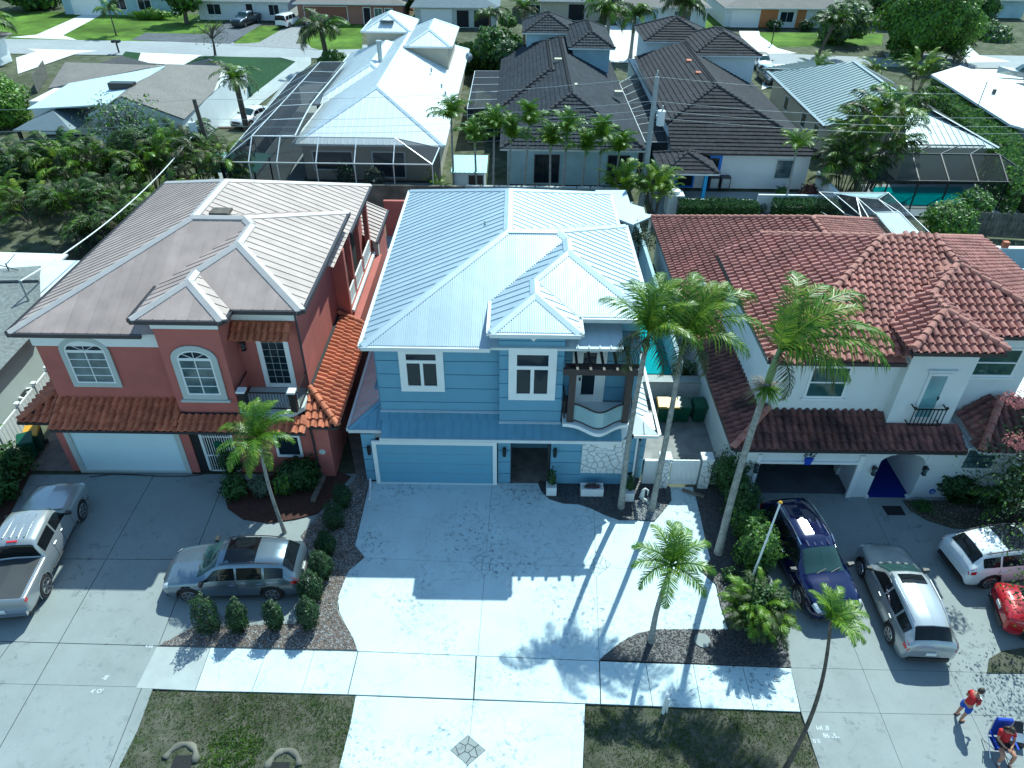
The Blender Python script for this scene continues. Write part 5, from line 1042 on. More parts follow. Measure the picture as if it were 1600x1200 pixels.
def trunk(parent,p0,p1,r0,r1,m,bend=(0,0,0),rings=True,name='trunk',n=12):
    p0=V(p0);p1=V(p1); k=14 if rings else 7; pts=[];rs=[]
    for i in range(k+1):
        t=i/k; q=p0.lerp(p1,t)+V(bend)*math.sin(math.pi*t); pts.append(q); rs.append((r0+(r1-r0)*t**.7)*(1+.25*math.exp(-t*14))*(1+(.03 if i%2 else -.02)*(1 if rings else 0)))
    mb=MB().tube(pts,rs,n); 
    if rings:
        L=(p1-p0).length; nn=int(L/.16)
        for i in range(2,nn):
            t=i/nn; q=p0.lerp(p1,t)+V(bend)*math.sin(math.pi*t); d=(p1-p0).normalized(); rr=(r0+(r1-r0)*t**.7)*1.03; mb.tube([q-d*.012,q+d*.012],rr,n)
    return mb.build(name,m,parent,smooth=False)
def palm(name,label,base,top,fr,r0=.16,r1=.10,m=None,shaft=None,bend=(0,0,0),group=None,cat='palm tree',s=1.0,rings=True,rmin=0):
    t=thing(name,label,cat,base,group=group); b=V(base); tp=V(top)-b
    trunk_o=trunk(None,(0,0,0),tp,r0,r1,m or K['trunk'],bend,rings); trunk_o.parent=t
    if shaft:
        d=V((tp.x*.1+.05,tp.y*.1,1)).normalized(); o=MB().tube([tp,tp+d*shaft*.3,tp+d*shaft],[r1*1.15,r1*1.3,r1*.6],10).build('crownshaft',K['shaft'],None,smooth=True); o.parent=t; tp=tp+d*shaft*.9
    for me,az,tilt,sc_ in fr:
        o=put('frond',me,None); o.parent=t; o.location=tp+V((0,0,ru(-.08,.06))); o.rotation_euler=(ru(-.25,.25),-tilt,az); o.scale=(sc_*s,)*3
    return t
K['shaft']=mat('crownshaft_green',(.16,.24,.09),.5,var=.1,coord='Object')
pm,py_,pd,dead=K['palm'],K['palm_y'],K['palm_d'],K['palm_dead']
FA=[frond_mesh(2.6,46,.80,.75,1.9,.042,1.1,seed=i,m=pm,m2=py_,twist=tw) for i,tw in enumerate((.1,-.1,.25,0))]+[frond_mesh(2.3,40,.70,.4,2.2,.042,1.4,seed=9,m=pd,m2=dead),frond_mesh(2.4,42,.75,1.0,1.7,.042,.8,seed=10,m=py_,m2=pm)]
FB=[frond_mesh(1.35,34,.46,.7,1.7,.036,.55,seed=20+i,m=pm,m2=py_) for i in range(3)]+[frond_mesh(1.3,32,.42,.3,2.0,.036,.9,seed=25,m=pd)]
FC=[frond_mesh(2.2,36,.6,.9,2.0,.045,.7,seed=30+i,m=pm,m2=py_) for i in range(3)]+[frond_mesh(2.0,24,.55,.4,2.1,.05,1.0,seed=35,m=pd,m2=dead),frond_mesh(2.2,26,.6,1.0,1.7,.055,.6,seed=36,m=py_)]
FD=[frond_mesh(2.2,26,.6,.9,2.0,.055,.7,seed=40+i,m=pd,m2=pm) for i in range(3)]+[frond_mesh(2.0,24,.55,.4,2.1,.05,1.0,seed=45,m=pd,m2=dead)]
FY=[frond_mesh(1.9,24,.55,.9,1.9,.055,.6,seed=50+i,m=py_,m2=pm) for i in range(2)]
D=math.radians
FR=[frond_mesh(1.6,22,.55,1.05,1.9,.06,.8,seed=60+i,m=pm,m2=py_) for i in range(3)]
FG=[frond_mesh(2.5,28,.85,.9,2.1,.085,1.1,seed=70+i,m=pd,m2=pm) for i in range(3)]+[frond_mesh(2.5,28,.85,.8,2.0,.085,1.1,seed=75,m=pm,m2=py_),frond_mesh(2.3,26,.8,.4,2.2,.08,1.3,seed=76,m=pd,m2=dead)]
def ring(ms,n,tl=(0,.5),az0=0,wind=None,sc=(.85,1.1)):
    out=[]
    for i in range(n):
        az=az0+2*math.pi*i/n+ru(-.25,.25)
        if wind is not None:   # blown towards +x: azimuths bunch that way
            az=az-.55*math.sin(az-wind)
        out.append((ms[int(rnd()*len(ms))],az,ru(*tl),ru(*sc)))
    return out
palm('palm_tree','tall palm nearest the stone panel, crown over the blue house roof corner',(4.56,21.15,0),(4.62,21.1,7.9),
  [(FA[1],D(75),.75,1.0),(FA[3],D(0),.35,1.0),(FA[5],D(-50),.1,.85),(FA[0],D(110),.75,.9),(FA[2],D(-5),.6,.9),(FA[0],D(165),.55,.95),(FA[1],D(95),.5,.9),(FA[2],D(60),.35,1.0),(FA[5],D(25),.65,1.0),(FA[0],D(10),.1,.95),(FA[5],D(-20),.5,.9),(FA[1],D(-35),.1,.9),(FA[4],D(-70),-.2,.8),(FA[4],D(-130),-.3,.8),(FA[2],D(125),.8,.9),(FA[3],D(45),.8,1),(FA[4],D(200),-.2,.75)],.13,.085,shaft=.75,bend=(-.1,0,0))
palm('palm_tree','tall palm second from the blue house, crown blown right across the pool',(5.8,21.0,0),(5.85,20.95,7.9),
  [(FA[1],D(80),.8,1.0),(FA[3],D(50),.7,1.0),(FA[5],D(-15),.5,1.0),(FA[2],D(20),.7,1.0),(FA[0],D(100),.5,.9),(FA[2],D(65),.55,1.05),(FA[5],D(35),.5,1.05),(FA[0],D(12),.45,1.2),(FA[3],D(-8),.15,1.2),(FA[1],D(-30),.0,1.0),(FA[4],D(-60),-.3,.8),(FA[4],D(160),.0,.8),(FA[2],D(130),.5,.8),(FA[4],D(-110),-.4,.75)],.13,.085,shaft=.8,bend=(.05,0,0))
P3=palm('palm_tree','tallest front palm before the 642 garage with fronds streaming right',(8.08,18.77,0),(8.25,18.9,8.2),
  [(FA[2],D(62),.65,1.25),(FA[0],D(40),.5,1.3),(FA[3],D(20),.45,1.4),(FA[5],D(6),.3,1.25),(FA[1],D(-8),.2,1.45),(FA[3],D(-24),.1,1.4),(FA[0],D(-40),-.1,1.0),(FA[4],D(-80),-.4,.8),(FA[4],D(100),.3,.55),(FA[5],D(50),.9,.8),(FA[4],D(-15),-.1,1.1)],.15,.10,shaft=1.3,bend=(-.1,0,0))
# fruit stalks under its crownshaft
mb=MB(); r=random.Random(4)
for i in range(240):
    a=r.uniform(0,6.28); e=r.uniform(-.9,.5); L=r.uniform(.35,.8); p=V((.1,0,8.1)); q=p+V((math.cos(a)*math.cos(e)*L,math.sin(a)*math.cos(e)*L,math.sin(e)*L*.8-.15)); mb.tube([p,p.lerp(q,.6)+V((0,0,.08)),q],[.012,.01,.005],3,0 if a<3.5 else 1,cap=False)
o=mb.build('flower_stalks',[mat('dry_stalk',(.22,.19,.15),.9,var=.2),K['shrub_l']],None); o.parent=P3
palm('palm_tree','short palm with trimmed round crown on the charcoal pebble bed',(4.89,14.82,0),(5.05,14.95,3.5),[(FB[0],D(a),t_,1.15) for a,t_ in ((20,.3),(75,.6),(120,.5),(165,.25),(190,.1),(60,.2),(100,.9),(340,.1),(315,-.3),(215,-.3),(255,-.6),(285,-.7),(0,.5),(145,.8))][:11],.11,.07,shaft=.5,bend=(-.08,0,0))
palm('palm_tree','feathery palm in the red mulch bed in front of the red house',(-9.01,19.54,0),(-9.1,19.55,4.6),[(FC[i%3],D(a),t_,.82) for i,(a,t_) in enumerate(((30,.3),(60,.55),(95,.8),(130,.7),(80,.2),(10,.35),(345,.0),(170,-.1),(200,-.3),(240,-.4),(270,-.6),(300,-.4),(320,.2),(110,.3),(45,.9),(225,-.7),(285,-.1)))],.075,.055,shaft=.35,m=K['trunk'],bend=(-.15,.1,0))
palm('palm_tree','young palm with yellow-green fan of fronds rising from the right verge',(8.22,10.5,-.04),(8.98,12.4,4.75),[(FB[i%3],D(a),t_,.85) for i,(a,t_) in enumerate(((0,.1),(25,.2),(335,.1),(60,.4),(95,.5),(310,0),(180,.9),(285,.1),(135,.6)))],.075,.045,m=K['trunk_d'],bend=(.2,-.15,.2))
# clustered palms
def areca(label,x,y,h,n,R,ms,grp,name='areca_palm',stems=5,sc=(.8,1.15),z=0):
    t=thing(name,label,'palm clump',(x,y,z),group=grp); mb=MB()
    for i in range(stems):
        a=ru(0,6.28); q=V((math.cos(a)*R*.45,math.sin(a)*R*.45,h*ru(.45,.65))); b=V((math.cos(a)*R*.15,math.sin(a)*R*.15,0)); mb.tube([b,b.lerp(q,.5)+V((0,0,.1)),q],[.05,.045,.035],5)
    o=mb.build('stem',[K['trunk_d']],None); o.parent=t; o['kind']='stuff'
    for i in range(n):
        a=ru(0,6.28); rr=R*.5*math.sqrt(rnd()); o=put('frond',ms[int(rnd()*len(ms))],None); o.parent=t; zz=h*ru(.30,.72)*(1-.3*rr/R); o.location=(math.cos(a)*rr,math.sin(a)*rr,zz); o.rotation_euler=(ru(-.3,.3),-ru(-.2,.7),a+ru(-.5,.5)); o.scale=(ru(*sc),)*3
    return t
hed=[((160,335),.7),((205,340),.75),((240,322),.8),((-2,250),.9),((28,265),1),((62,262),1),((95,258),1),((130,268),1),((165,262),1),((200,258),.95),((232,262),1),((262,250),1.05),((292,238),1.1),((318,262),1),((345,258),.9),((40,305),.9),((110,310),.95),((180,308),.95),((250,300),.95),((-20,300),1)]
hn=['lowest, above the trampoline','lowest, right of the trampoline','lowest, touching the red house roof','at the far left edge of the picture','just in from the left edge','below the gap left of the pavilion','below the garden pavilion','right of the pavilion posts','left of the thin grey tree','below the thin grey tree','right of the thin grey tree','left of the white house gable wall','left of the wooden power pole','right behind the wooden power pole','between the power pole and the screened tent','left end above the patio roof','above the trampoline','above the top left of the red house roof','nearest the red house roof corner','off the left edge']
for i,((px,py),s) in enumerate(hed):
    q=G(px,py,2.3); lab='areca palm in back hedge, %s, %s'%(('upper row','lower row')[py>290],hn[i])
    areca(lab,q.x,q.y,(5.2 if py<290 else 4.0)*s*ru(.8,1.2),42,2.5,(FG[:3]+FG[4:],FD+FG[4:],FG[2:]+FY,FC+FD)[i%4],'areca palms in the back hedge',sc=(.75,1.05))
for i,(px,py,hh) in enumerate(((705,190,4.4),(742,226,3.6),(772,206,3.9),(798,220,4.2),(826,200,4.6),(860,232,4.2),(886,212,4.0),(915,240,3.9),(940,222,4.0),(967,242,3.8))):
    q=F(px,py,53.6); 
    palm('slim_palm','slim palm in the row behind the blue house, '+('leftmost by the white roof corner','second from the left','above the turquoise shed','right of the turquoise shed','left of the dark rear window','before the dark rear window','right beside the dark rear window','middle of the blank rear wall','left of the right rear window','rightmost beside the yellow-tipped clump','close behind the middle of the row','tallest right of the middle','taller, second by the white roof corner')[i],(q.x+ru(-.3,.3),53.6,.2),(q.x,53.6,q.z-.2),ring(FR,17,(-.3,.95),ru(0,1),None,(1.1,1.45)),.10,.075,shaft=.45,group='slim palms in a row behind the blue house',rings=False)
areca('broad bushy palm clump with yellow tips beside the concrete power pole',10.5,51.9,4.2,44,1.8,FR+FY,None,z=0); areca('second yellow-tipped palm clump left of the power pole',8.0,52.4,3.8,34,1.3,FR+FY,None)
areca('small fan palm at the left corner of the turquoise shed roof',-6.0,53.2,2.4,16,.8,FB,None,sc=(.7,1)); 
palm('palm_tree','single slender palm in the hedge before the white rear wall at right',(20.5,52.4,0),(20.3,52.3,4.3),ring(FC,13,(-.2,.6)),.09,.06,shaft=.4,rings=False)
areca('very large dark areca clump beside the green-grey metal roof',28.2,56.8,10.6,100,4.4,FG+FC+FC,None,stems=18,sc=(.9,1.3)); areca('lower dark areca clump left of the screened pool',25.8,55.2,5.0,44,2.8,FG,None,stems=8,sc=(.8,1.2))
# cactus-like fan clumps by the gate
areca('dense phoenix palm clump at the end of the charcoal pebble bed',8.5,15.3,2.8,170,1.35,[FB[0],FB[3],FB[3]],None,name='pygmy_date_palm',sc=(.45,.75)); 
# far palms
def fpalm(px,py,Y,hb,lab,ms,n=16,sc=(1.0,1.4),m=None,dx=0,r=.2):
    q=F(px,py,Y); b=F(px+dx,py,Y); palm('palm_tree',lab,(b.x,Y,0),(q.x,Y,q.z-.6),ring(ms,n,(-.5,.6),0,None,sc),r,r*.75,m=m or K['trunk_d'],rings=False)
fpalm(500,38,93,0,'shaggy brown-trunked palm left of the white tower roofs',FG,22,(1.3,1.8),dx=6,r=.35)
fpalm(765,15,104,0,'tall palm by the dry lawn across the street, left of three',FG,16,dx=2); fpalm(820,8,110,0,'palm in front of the cream house across the street',FG,16)
fpalm(952,12,101,0,'tall grey-trunked palm left of the pale driveway behind the charcoal roof',FG,20,(1.3,1.7),m=K['trunk'],dx=2,r=.3); fpalm(993,18,102,0,'tall grey-trunked palm on the right of the pale far driveway',FG,18,(1.1,1.5),m=K['trunk'],dx=-1,r=.25)
fpalm(1070,0,112,0,'big shaggy palm between two houses across the street',FG,24,(1.5,2.0),dx=2,r=.5); fpalm(1305,30,104,0,'palm on the far lawn right of the orange-panelled house',FG,20,(1.2,1.6),dx=-14,r=.22)
fpalm(168,8,112,0,'small palm in the middle of the bright far lawn',FG,10,(.9,1.1),r=.1); fpalm(365,112,66,0,'stubby cabbage palm at the end wall of the grey shingle house',FB+[FD[0]],26,(1.2,1.5),dx=3,r=.3)
fpalm(-32,30,95,0,'palm at the very left edge with fronds hanging into view',FG,16,(1.6,2.0),r=.25); fpalm(1490,72,103,0,'wiry drooping palm beside the big round tree',FG,13,(1.2,1.6),dx=-8,r=.15)
areca('bushy yellow-green palm by the far street right of the white jeep',34.4,90,3.6,30,1.6,FY+FC,None); areca('small palm clump by the street right of the bushy one',43,93,2.6,14,.9,FC,None)
areca('tall banana-like clump at the end of the long hedge',45.8,87,4.5,40,2.6,FC+FD,None,sc=(1,1.4)); areca('dusty-green palm clump at right of the big round tree',56,99,2.6,16,1.5,FD,None)
areca('green palm at the left edge over the bins of the red house',-21.9,21.9,2.6,18,1.0,FC,None); areca('dark leafy clump at the far left beside the silver pickup',-22.5,20.4,2.0,22,1.2,FC+FD,None)
areca('pale dusty palm at right edge beside the glass block window',20.6,20.6,2.6,26,1.1,[FD[0],FD[1]],None)
K['shrub_c']=leafm('clipped_shrub_leaf',(.022,.058,.018),(.010,.030,.010),.6,.12)
# leaf-card shrubs and trees
def leaf_mb(rx,ry,rz,n,ls,seed,mi=1,shell=.5,cl=7,asp=.55,nz=.38):
    r=random.Random(seed); mb=MB(); cs=[(V((r.gauss(0,1),r.gauss(0,1),r.gauss(0,1))).normalized(),r.uniform(.75,1.1)) for _ in range(cl)]
    for i in range(n):
        d=V((r.gauss(0,1),r.gauss(0,1),r.gauss(0,1))).normalized(); bulge=max(c[1]*max(0,d.dot(c[0]))**3 for c in cs)
        k=(shell+(1-shell)*r.random()**.5)*(.72+.36*bulge)*(1+nz*noise.noise(d*2.6+V((seed*.37,0,0))))
        p=V((d.x*rx*k,d.y*ry*k,d.z*rz*k)); nn=(d+V((r.uniform(-.8,.8),r.uniform(-.8,.8),r.uniform(-.4,1.0)))).normalized(); a=nn.orthogonal().normalized(); an=r.uniform(0,6.28); b=nn.cross(a); u=a*math.cos(an)+b*math.sin(an); w=nn.cross(u); s=ls*r.uniform(.6,1.35)
        mb.add([p-u*s,p+w*s*asp,p+u*s,p-w*s*asp],[(0,1,2,3)],int(r.random()*mi))
    return mb
LM={}
def shrub(label,x,y,rx,ry,rz,n,ls,m,group=None,z=None,name='shrub',cat='shrub',seed=None,stem=True,zb=0,cl=7):
    z=rz*.95 if z is None else z; t=thing(name,label,cat,(x,y,zb),group=group); sd=seed if seed is not None else int(rnd()*9999); ms=m if isinstance(m,list) else [m]
    key=(rx,ry,rz,n,ls,seed,tuple(a.name for a in ms)) if seed is not None else None
    me=LM.get(key) or leaf_mb(rx,ry,rz,n,ls,sd,len(ms),cl=cl,shell=.6 if cl==16 else .4,nz=.26 if cl==16 else .5).me('crown',ms)
    if key: LM[key]=me
    o=put('crown',me,None); o.parent=t; o.location=(0,0,z)
    # dark twiggy core keeps the crown from being see-through
    c=MB(); 
    for i in range(9): a=ru(0,6.28); e=ru(-.2,1.2); c.tube([(0,0,z-rz*.7),(rx*.35*math.cos(a),ry*.35*math.sin(a),z-rz*.1),(rx*.75*math.cos(a)*math.cos(e),ry*.75*math.sin(a)*math.cos(e),z+rz*.7*math.sin(e))],[.03,.02,.008],4,cap=False)
    o=c.build('branches',K['bark'],None); o.parent=t; o['kind']='stuff'
    if stem: o=MB().tube([(0,0,-.02),(0,0,z-rz*.6)],[.05,.04],6).build('stem',K['bark'],None); o.parent=t
    return t
ri=lambda n:int(n*ru(.8,1.2))
sp=[('clipped oval shrub topmost in the column by the blue driveway',538,793,.42,.62),('clipped oval shrub second from top in the column by the blue driveway',526,826,.42,.62),('clipped oval shrub third from top in the column behind the grey SUV',514,866,.42,.6),('clipped oval shrub fourth from top in the column behind the grey SUV',506,905,.46,.65),('clipped oval shrub fifth from top in the column, just below the SUV tail light',492,937,.46,.65),('clipped oval shrub at the corner where row and column meet',486,978,.48,.68),('clipped oval shrub third from left in the row before the grey SUV',431,982,.44,.68),('clipped oval shrub second from left in the row before the grey SUV',378,985,.46,.66),('largest clipped oval shrub, leftmost in the row before the grey SUV',328,986,.55,.78)]
for i,(l,px,py,r_,h_) in enumerate(sp): q=G(px,py); r_*=ru(.84,1.06); shrub(l,q.x+ru(-.08,.08),q.y+ru(-.06,.06),r_,r_*ru(.85,1.1),h_*ru(1.0,1.35),ri(3000),.038,[K['shrub_c'],K['shrub_c'],K['shrub']],'clipped shrubs on the pebble bed',z=h_*1.08,seed=None,cl=16)
for l,px,py,r_,h_,m,n,ls in (('dark dense shrub right of the palm in the red mulch bed',470,758,1.0,.75,K['shrub'],5000,.06),('green shrub at the left edge of the mulch bed',372,775,.62,.62,[K['shrub'],K['hedge']],2600,.06),('olive feathery shrub just left of the palm trunk in the mulch bed',411,775,.5,.6,K['grey_l'],1800,.05),('bright leafy shrub just right of the palm trunk in the mulch bed',447,772,.42,.6,[K['hedge'],K['shrub_l']],900,.08),('dark shrub in front of the iron entry gate',366,738,.55,.7,K['shrub'],2000,.06),
  ('round dark shrub below the glass block window',1482,772,1.0,.72,K['shrub'],3600,.09),('small dark shrub between round shrub and the right edge',1528,784,.6,.45,K['shrub'],1000,.08),('low shrub at the right end of the 642 bed',1565,786,.7,.6,[K['shrub'],K['hedge']],1500,.07),('low green shrub on the gravel by the doormat',1440,795,.5,.2,K['hedge'],600,.05),
  ('leafy ficus shrub by the left garage pillar of 642',1135,768,.9,1.15,[K['hedge'],K['shrub']],6000,.05),('darker shrub right behind the ficus at the blue SUV',1155,805,.85,1.0,[K['shrub'],K['hedge']],4200,.05),('bright yellow-green shrub left of the dark blue SUV',1178,880,.95,1.1,[K['shrub_l'],K['hedge'],K['hedge']],5600,.06),('small bright shrub between the tall palm and the blue SUV',1166,842,.7,.9,[K['shrub_l'],K['hedge'],K['shrub']],3000,.06),('small dark plant among charcoal pebbles by the driveway edge',1140,905,.45,.28,K['shrub'],500,.05)):
    q=G(px,py); shrub(l,q.x,q.y,r_,r_*.9,h_,n,ls,m,z=h_*.95)
for l,px,py in (('leafy shrub overhanging the left mulch bed, upper of two',15,745),('leafy shrub overhanging the left mulch bed, lower of two',-5,790)): q=G(px,py); shrub(l,q.x,q.y,1.1,1.1,.9,3200,.08,[K['hedge'],K['shrub']])
shrub('dark leafy undergrowth inside the phoenix palm clump at the flag pole',8.5,15.35,1.05,1.0,1.1,3600,.07,[K['shrub'],K['hedge']])
# hedges
def hedge(label,x0,x1,y,w,h,n,m=None,ls=.09,name='hedge',y1=None):
    t=thing(name,label,'hedge',((x0+x1)/2,y,0)); mb=MB(); r=random.Random(n); y1=y if y1 is None else y1
    for i in range(n):
        u=r.random(); x=x0+(x1-x0)*u; yc=y+(y1-y)*u; f=r.random(); hh=h*(1+.12*noise.noise(V((x*.8,yc*.8,2))))
        if f<.5: p=V((x,yc+r.uniform(-w,w),hh+r.uniform(-.12,.1)))
        elif f<.8: p=V((x,yc-w*(1+r.uniform(-.1,.1)),r.uniform(.05,hh)))
        else: p=V((x,yc+w*(1+r.uniform(-.1,.1)),r.uniform(.05,hh)))
        if y1!=y: 
            dx=(y1-y);dy=-(x1-x0);L=math.hypot(dx,dy); o_=p.y-yc; p=V((x+dx/L*o_*-1,yc+dy/L*o_*-1,p.z))
        a=V((r.gauss(0,1),r.gauss(0,1),r.gauss(0,1))).normalized(); b=a.orthogonal().normalized(); s=ls*r.uniform(.6,1.4); mb.add([p-a*s,p+b*s*.55,p+a*s,p-b*s*.55],[(0,1,2,3)],int(r.random()*2))
    mb.build('foliage',m or [K['hedge'],K['shrub']],t); MB().add([(x0,y-w*.6,0),(x1,y1-w*.6,0),(x1,y1+w*.6,0),(x0,y+w*.6,0),(x0,y-w*.6,h*.8),(x1,y1-w*.6,h*.8),(x1,y1+w*.6,h*.8),(x0,y+w*.6,h*.8)],[(4,5,6,7),(0,1,5,4),(2,3,7,6),(1,2,6,5),(3,0,4,7)]).build('hedge_core',K['shrub'],t)
hedge('trimmed green hedge in front of low white wall behind the red tile roof',12.0,17.8,50.6,.7,1.3,6000); hedge('shorter trimmed hedge right of the white wall gap',19.0,23.6,50.6,.7,1.4,5000)
hedge('long bright hedge running beside the flat white roof at right',46.3,38.2,82,1.7,2.6,15000,[K['shrub_l'],K['hedge']],.16,y1=50)
hedge('overgrown dark hedge along far back left of the white tower roofs',-7.5,-1.5,94,1.6,2.8,3500,None,.2)
# trees
def tree(label,x,y,h,r,n,ls,m,tr=.25,name='tree',z0=None,rz=None,group=None,cat='tree',sparse=False):
    t=thing(name,label,cat,(x,y,0),group=group); rz=rz or r*.8; zc=h-rz
    mb=leaf_mb(r,r,rz,n,ls,int(x*7+y*3),len(m) if isinstance(m,list) else 1,shell=.25 if sparse else .6,cl=14); o=mb.build('crown',m,None); o.parent=t; o.location=(0,0,zc)
    b=MB(); R_=random.Random(int(x*y)); b.tube([(0,0,0),(.1,0,zc*.5),(0,.1,zc-rz*.4)],[tr*1.3,tr,tr*.8],8)
    for i in range(16 if sparse else 9):
        a=R_.uniform(0,6.28); e=R_.uniform(.1,1.3); k=R_.uniform(.6,.95); p0=V((0,.1,zc-rz*.5)); p1=V((r*k*math.cos(a)*math.cos(e),r*k*math.sin(a)*math.cos(e),zc+rz*k*math.sin(e)*.8)); b.tube([p0,p0.lerp(p1,.5)+V((R_.uniform(-.3,.3),R_.uniform(-.3,.3),.2)),p1],[tr*.5,tr*.3,.02],5,cap=False)
        for j in range(3): q=p0.lerp(p1,.55); p2=q+V((R_.uniform(-1,1),R_.uniform(-1,1),R_.uniform(0,1)))*r*.4; b.tube([q,p2],[tr*.2,.012],4,cap=False)
    o=b.build('trunk',K['bark'],None); o.parent=t; return t
tree('big round bright green tree beside the far street at upper right',53.5,104,9.8,5.9,26000,.22,[K['shrub_l'],K['shrub_l'],K['tree'],K['hedge']],.4,rz=4.9)
tree('thin grey-leaved tree before the gable of the grey shingle house',-32.6,60.5,6.0,3.3,1500,.14,[K['grey_l'],K['tree']],.14,sparse=True)
tree('bare twiggy tree at the kerb of the far street',-39.2,100.5,5.0,2.6,260,.12,[K['grey_l']],.14,sparse=True)
tree('round leafy tree behind the left screened enclosure',-22,92,2.9,1.9,2200,.17,[K['tree'],K['hedge']],.2); tree('leafy tree at the left edge beside the dark fence corner',-50.5,70.5,4.6,3.6,9000,.18,[K['shrub_l'],K['tree']],.25)
tree('dark dense tree between the white and charcoal roofs',-2.2,92,5.4,3.0,5000,.24,[K['shrub'],K['tree']],.2); tree('second dark tree nearer the charcoal roof tower',-.6,88.5,4.6,2.4,3600,.22,[K['shrub'],K['hedge']],.2)
tree('green bushy tree right of the small screened pool roof',30.3,47.4,2.9,1.9,4200,.12,[K['hedge'],K['shrub_l']],.1); tree('small leafy bush before the screened pool',33.6,50.5,2.5,1.3,1200,.14,[K['hedge'],K['tree']],.08)
tree('tree partly behind orange-panelled house at far right',46,113,5.6,3.6,3600,.3,[K['grey_l'],K['tree']],.3); tree('dark round bush at upper right by the pale blue house',73,128,5,3,3000,.3,[K['shrub'],K['tree']],.2); tree('low green bush in the dry field at upper right',70.5,117,2.2,2.6,1500,.3,[K['tree'],K['grey_l']],.1)
tree('dark tree before the white house with the pickup, across the street',-50.5,121,6.5,3.2,3000,.3,[K['shrub'],K['tree']],.3); tree('tree between two houses at upper middle',-19,128,7,4,3500,.35,[K['shrub'],K['tree']],.3)
tree('leafy tree behind the house at upper left corner',-80,132,7,5,4000,.4,[K['shrub'],K['tree']],.3); tree('tall dark tree at top between the cream and white houses',14,132,8,4,4000,.35,[K['shrub'],K['tree']],.3)
tree('small round bush at the corner of the arched-porch house',-1.5,118,2.6,1.3,1200,.2,[K['hedge'],K['tree']],.1); tree('dark tree at the top right edge behind the dry field',60,128,8,4.5,3500,.4,[K['shrub'],K['tree']],.4); tree('brush thicket at upper middle between the palms',4.5,116,2.8,3,1500,.2,[K['grey_l'],K['bark'] if False else K['grey_l']],.12,sparse=True)
tree('silver-leaved tree with pink blossom at the right edge over 642',20.7,20.6,5.2,2.9,4200,.065,[K['grey_l'],K['grey_l'],K['hedge']],.12,sparse=True)
tree('thin-leaved tree at the right edge shading two people on the driveway',19.4,14.9,6.0,3.3,7000,.055,[K['grey_l'],K['tree']],.14,sparse=True)
mb=leaf_mb(.5,.5,.35,260,.06,77,1); 
for (px,py,Y) in ((1590,690,20.5),(1588,625,20.6)):
    q=F(px,py,Y); t=thing('blossom_cluster','pink blossom cluster among silver leaves, %s of two'%('lower' if py>650 else 'upper'),'blossom',tuple(q)); o=put('petals',mb.me('petals',K['pink']),None); o.parent=t
tree('olive leafy tree among the left palm hedge near the power pole',*G(228,290)[:2],4.6,1.9,3200,.12,[K['hedge'],K['grey_l']],.12); tree('dense dark bush low at the left end of the palm hedge',*G(30,318)[:2],3.4,2.2,3600,.13,[K['shrub'],K['shrub'],K['hedge']],.12)
# topiary and flowers in the planters
for px,py,l in ((861,770,'dark spiral topiary in the planter by the blue house entry'),(981,779,'dark spiral topiary in the planter beside the palm trunk')):
    q=G(px,py); t=thing('topiary',l,'topiary',(q.x,q.y,.45)); pts=[(.11*math.cos(k*.8)*(1-k/26),.11*math.sin(k*.8)*(1-k/26),.08+k*.04) for k in range(20)]; o=MB().tube(pts,[.12*(1-k/28) for k in range(20)],7).build('spiral_foliage',K['shrub'],None); o.parent=t
    o=leaf_mb(.2,.2,.45,500,.035,5,1,shell=.8).build('leaves',K['shrub'],None); o.parent=t; o.location=(0,0,.45)
q=G(924,771); t=thing('flower_row','purple and magenta flowers filling the long planter box','flowers',(q.x,q.y,.42)); o=leaf_mb(.42,.15,.1,500,.035,3,2,shell=.3).build('flowers',[mat('purple_petal',(.12,.015,.10),.6,var=.1),K['shrub']],None); o.parent=t; o.location=(0,0,.04)
# low plants on the rear walls and beds
for i in range(9): shrub('straggly plant on the rear terrace, '+('nearest the square pedestal','second from the pedestal','third from the pedestal','in front of the left grey air conditioner','in front of the right grey air conditioner','just right of the air conditioners','at the gap in the low white wall','second right of the wall gap','rightmost, before the slender palm')[i],12.6+i*.75,51.7,.45,.35,.4,260,.07,K['grey_l'],'straggly plants on the rear terrace',stem=False)
shrub('dark red-leaved round shrub by the white rear wall',23.0,54.6,.75,.6,.7,900,.1,mat('maroon_leaf',(.06,.02,.02),.6,var=.2)); shrub('green climber by the white rear wall left of the maroon shrub',21.0,55.0,.6,.4,.5,500,.08,K['hedge'])
shrub('spiky plant inside the screened enclosure, middle',-11.2,55.6,1.1,.7,.9,900,.12,K['grey_l'],stem=False); shrub('leafy plant inside the screened enclosure, left of the spiky one',-13.6,56,.9,.6,1.2,700,.1,K['shrub'])
for px,py in ((820,35),(880,62)): pass
shrub('small yellow-flowering bush before the pale blue far house',-57,124,3.6,1,.7,1500,.2,K['shrub_l'],stem=False)
for i,x in enumerate((39,44,50)): shrub('dark round bush before the orange-panelled house, '+('left of its first window','below its wide window','beside its front door')[i],x,121.5,1.3,.8,.8,500,.2,K['shrub'],'bushes below the orange-panelled house',stem=False)
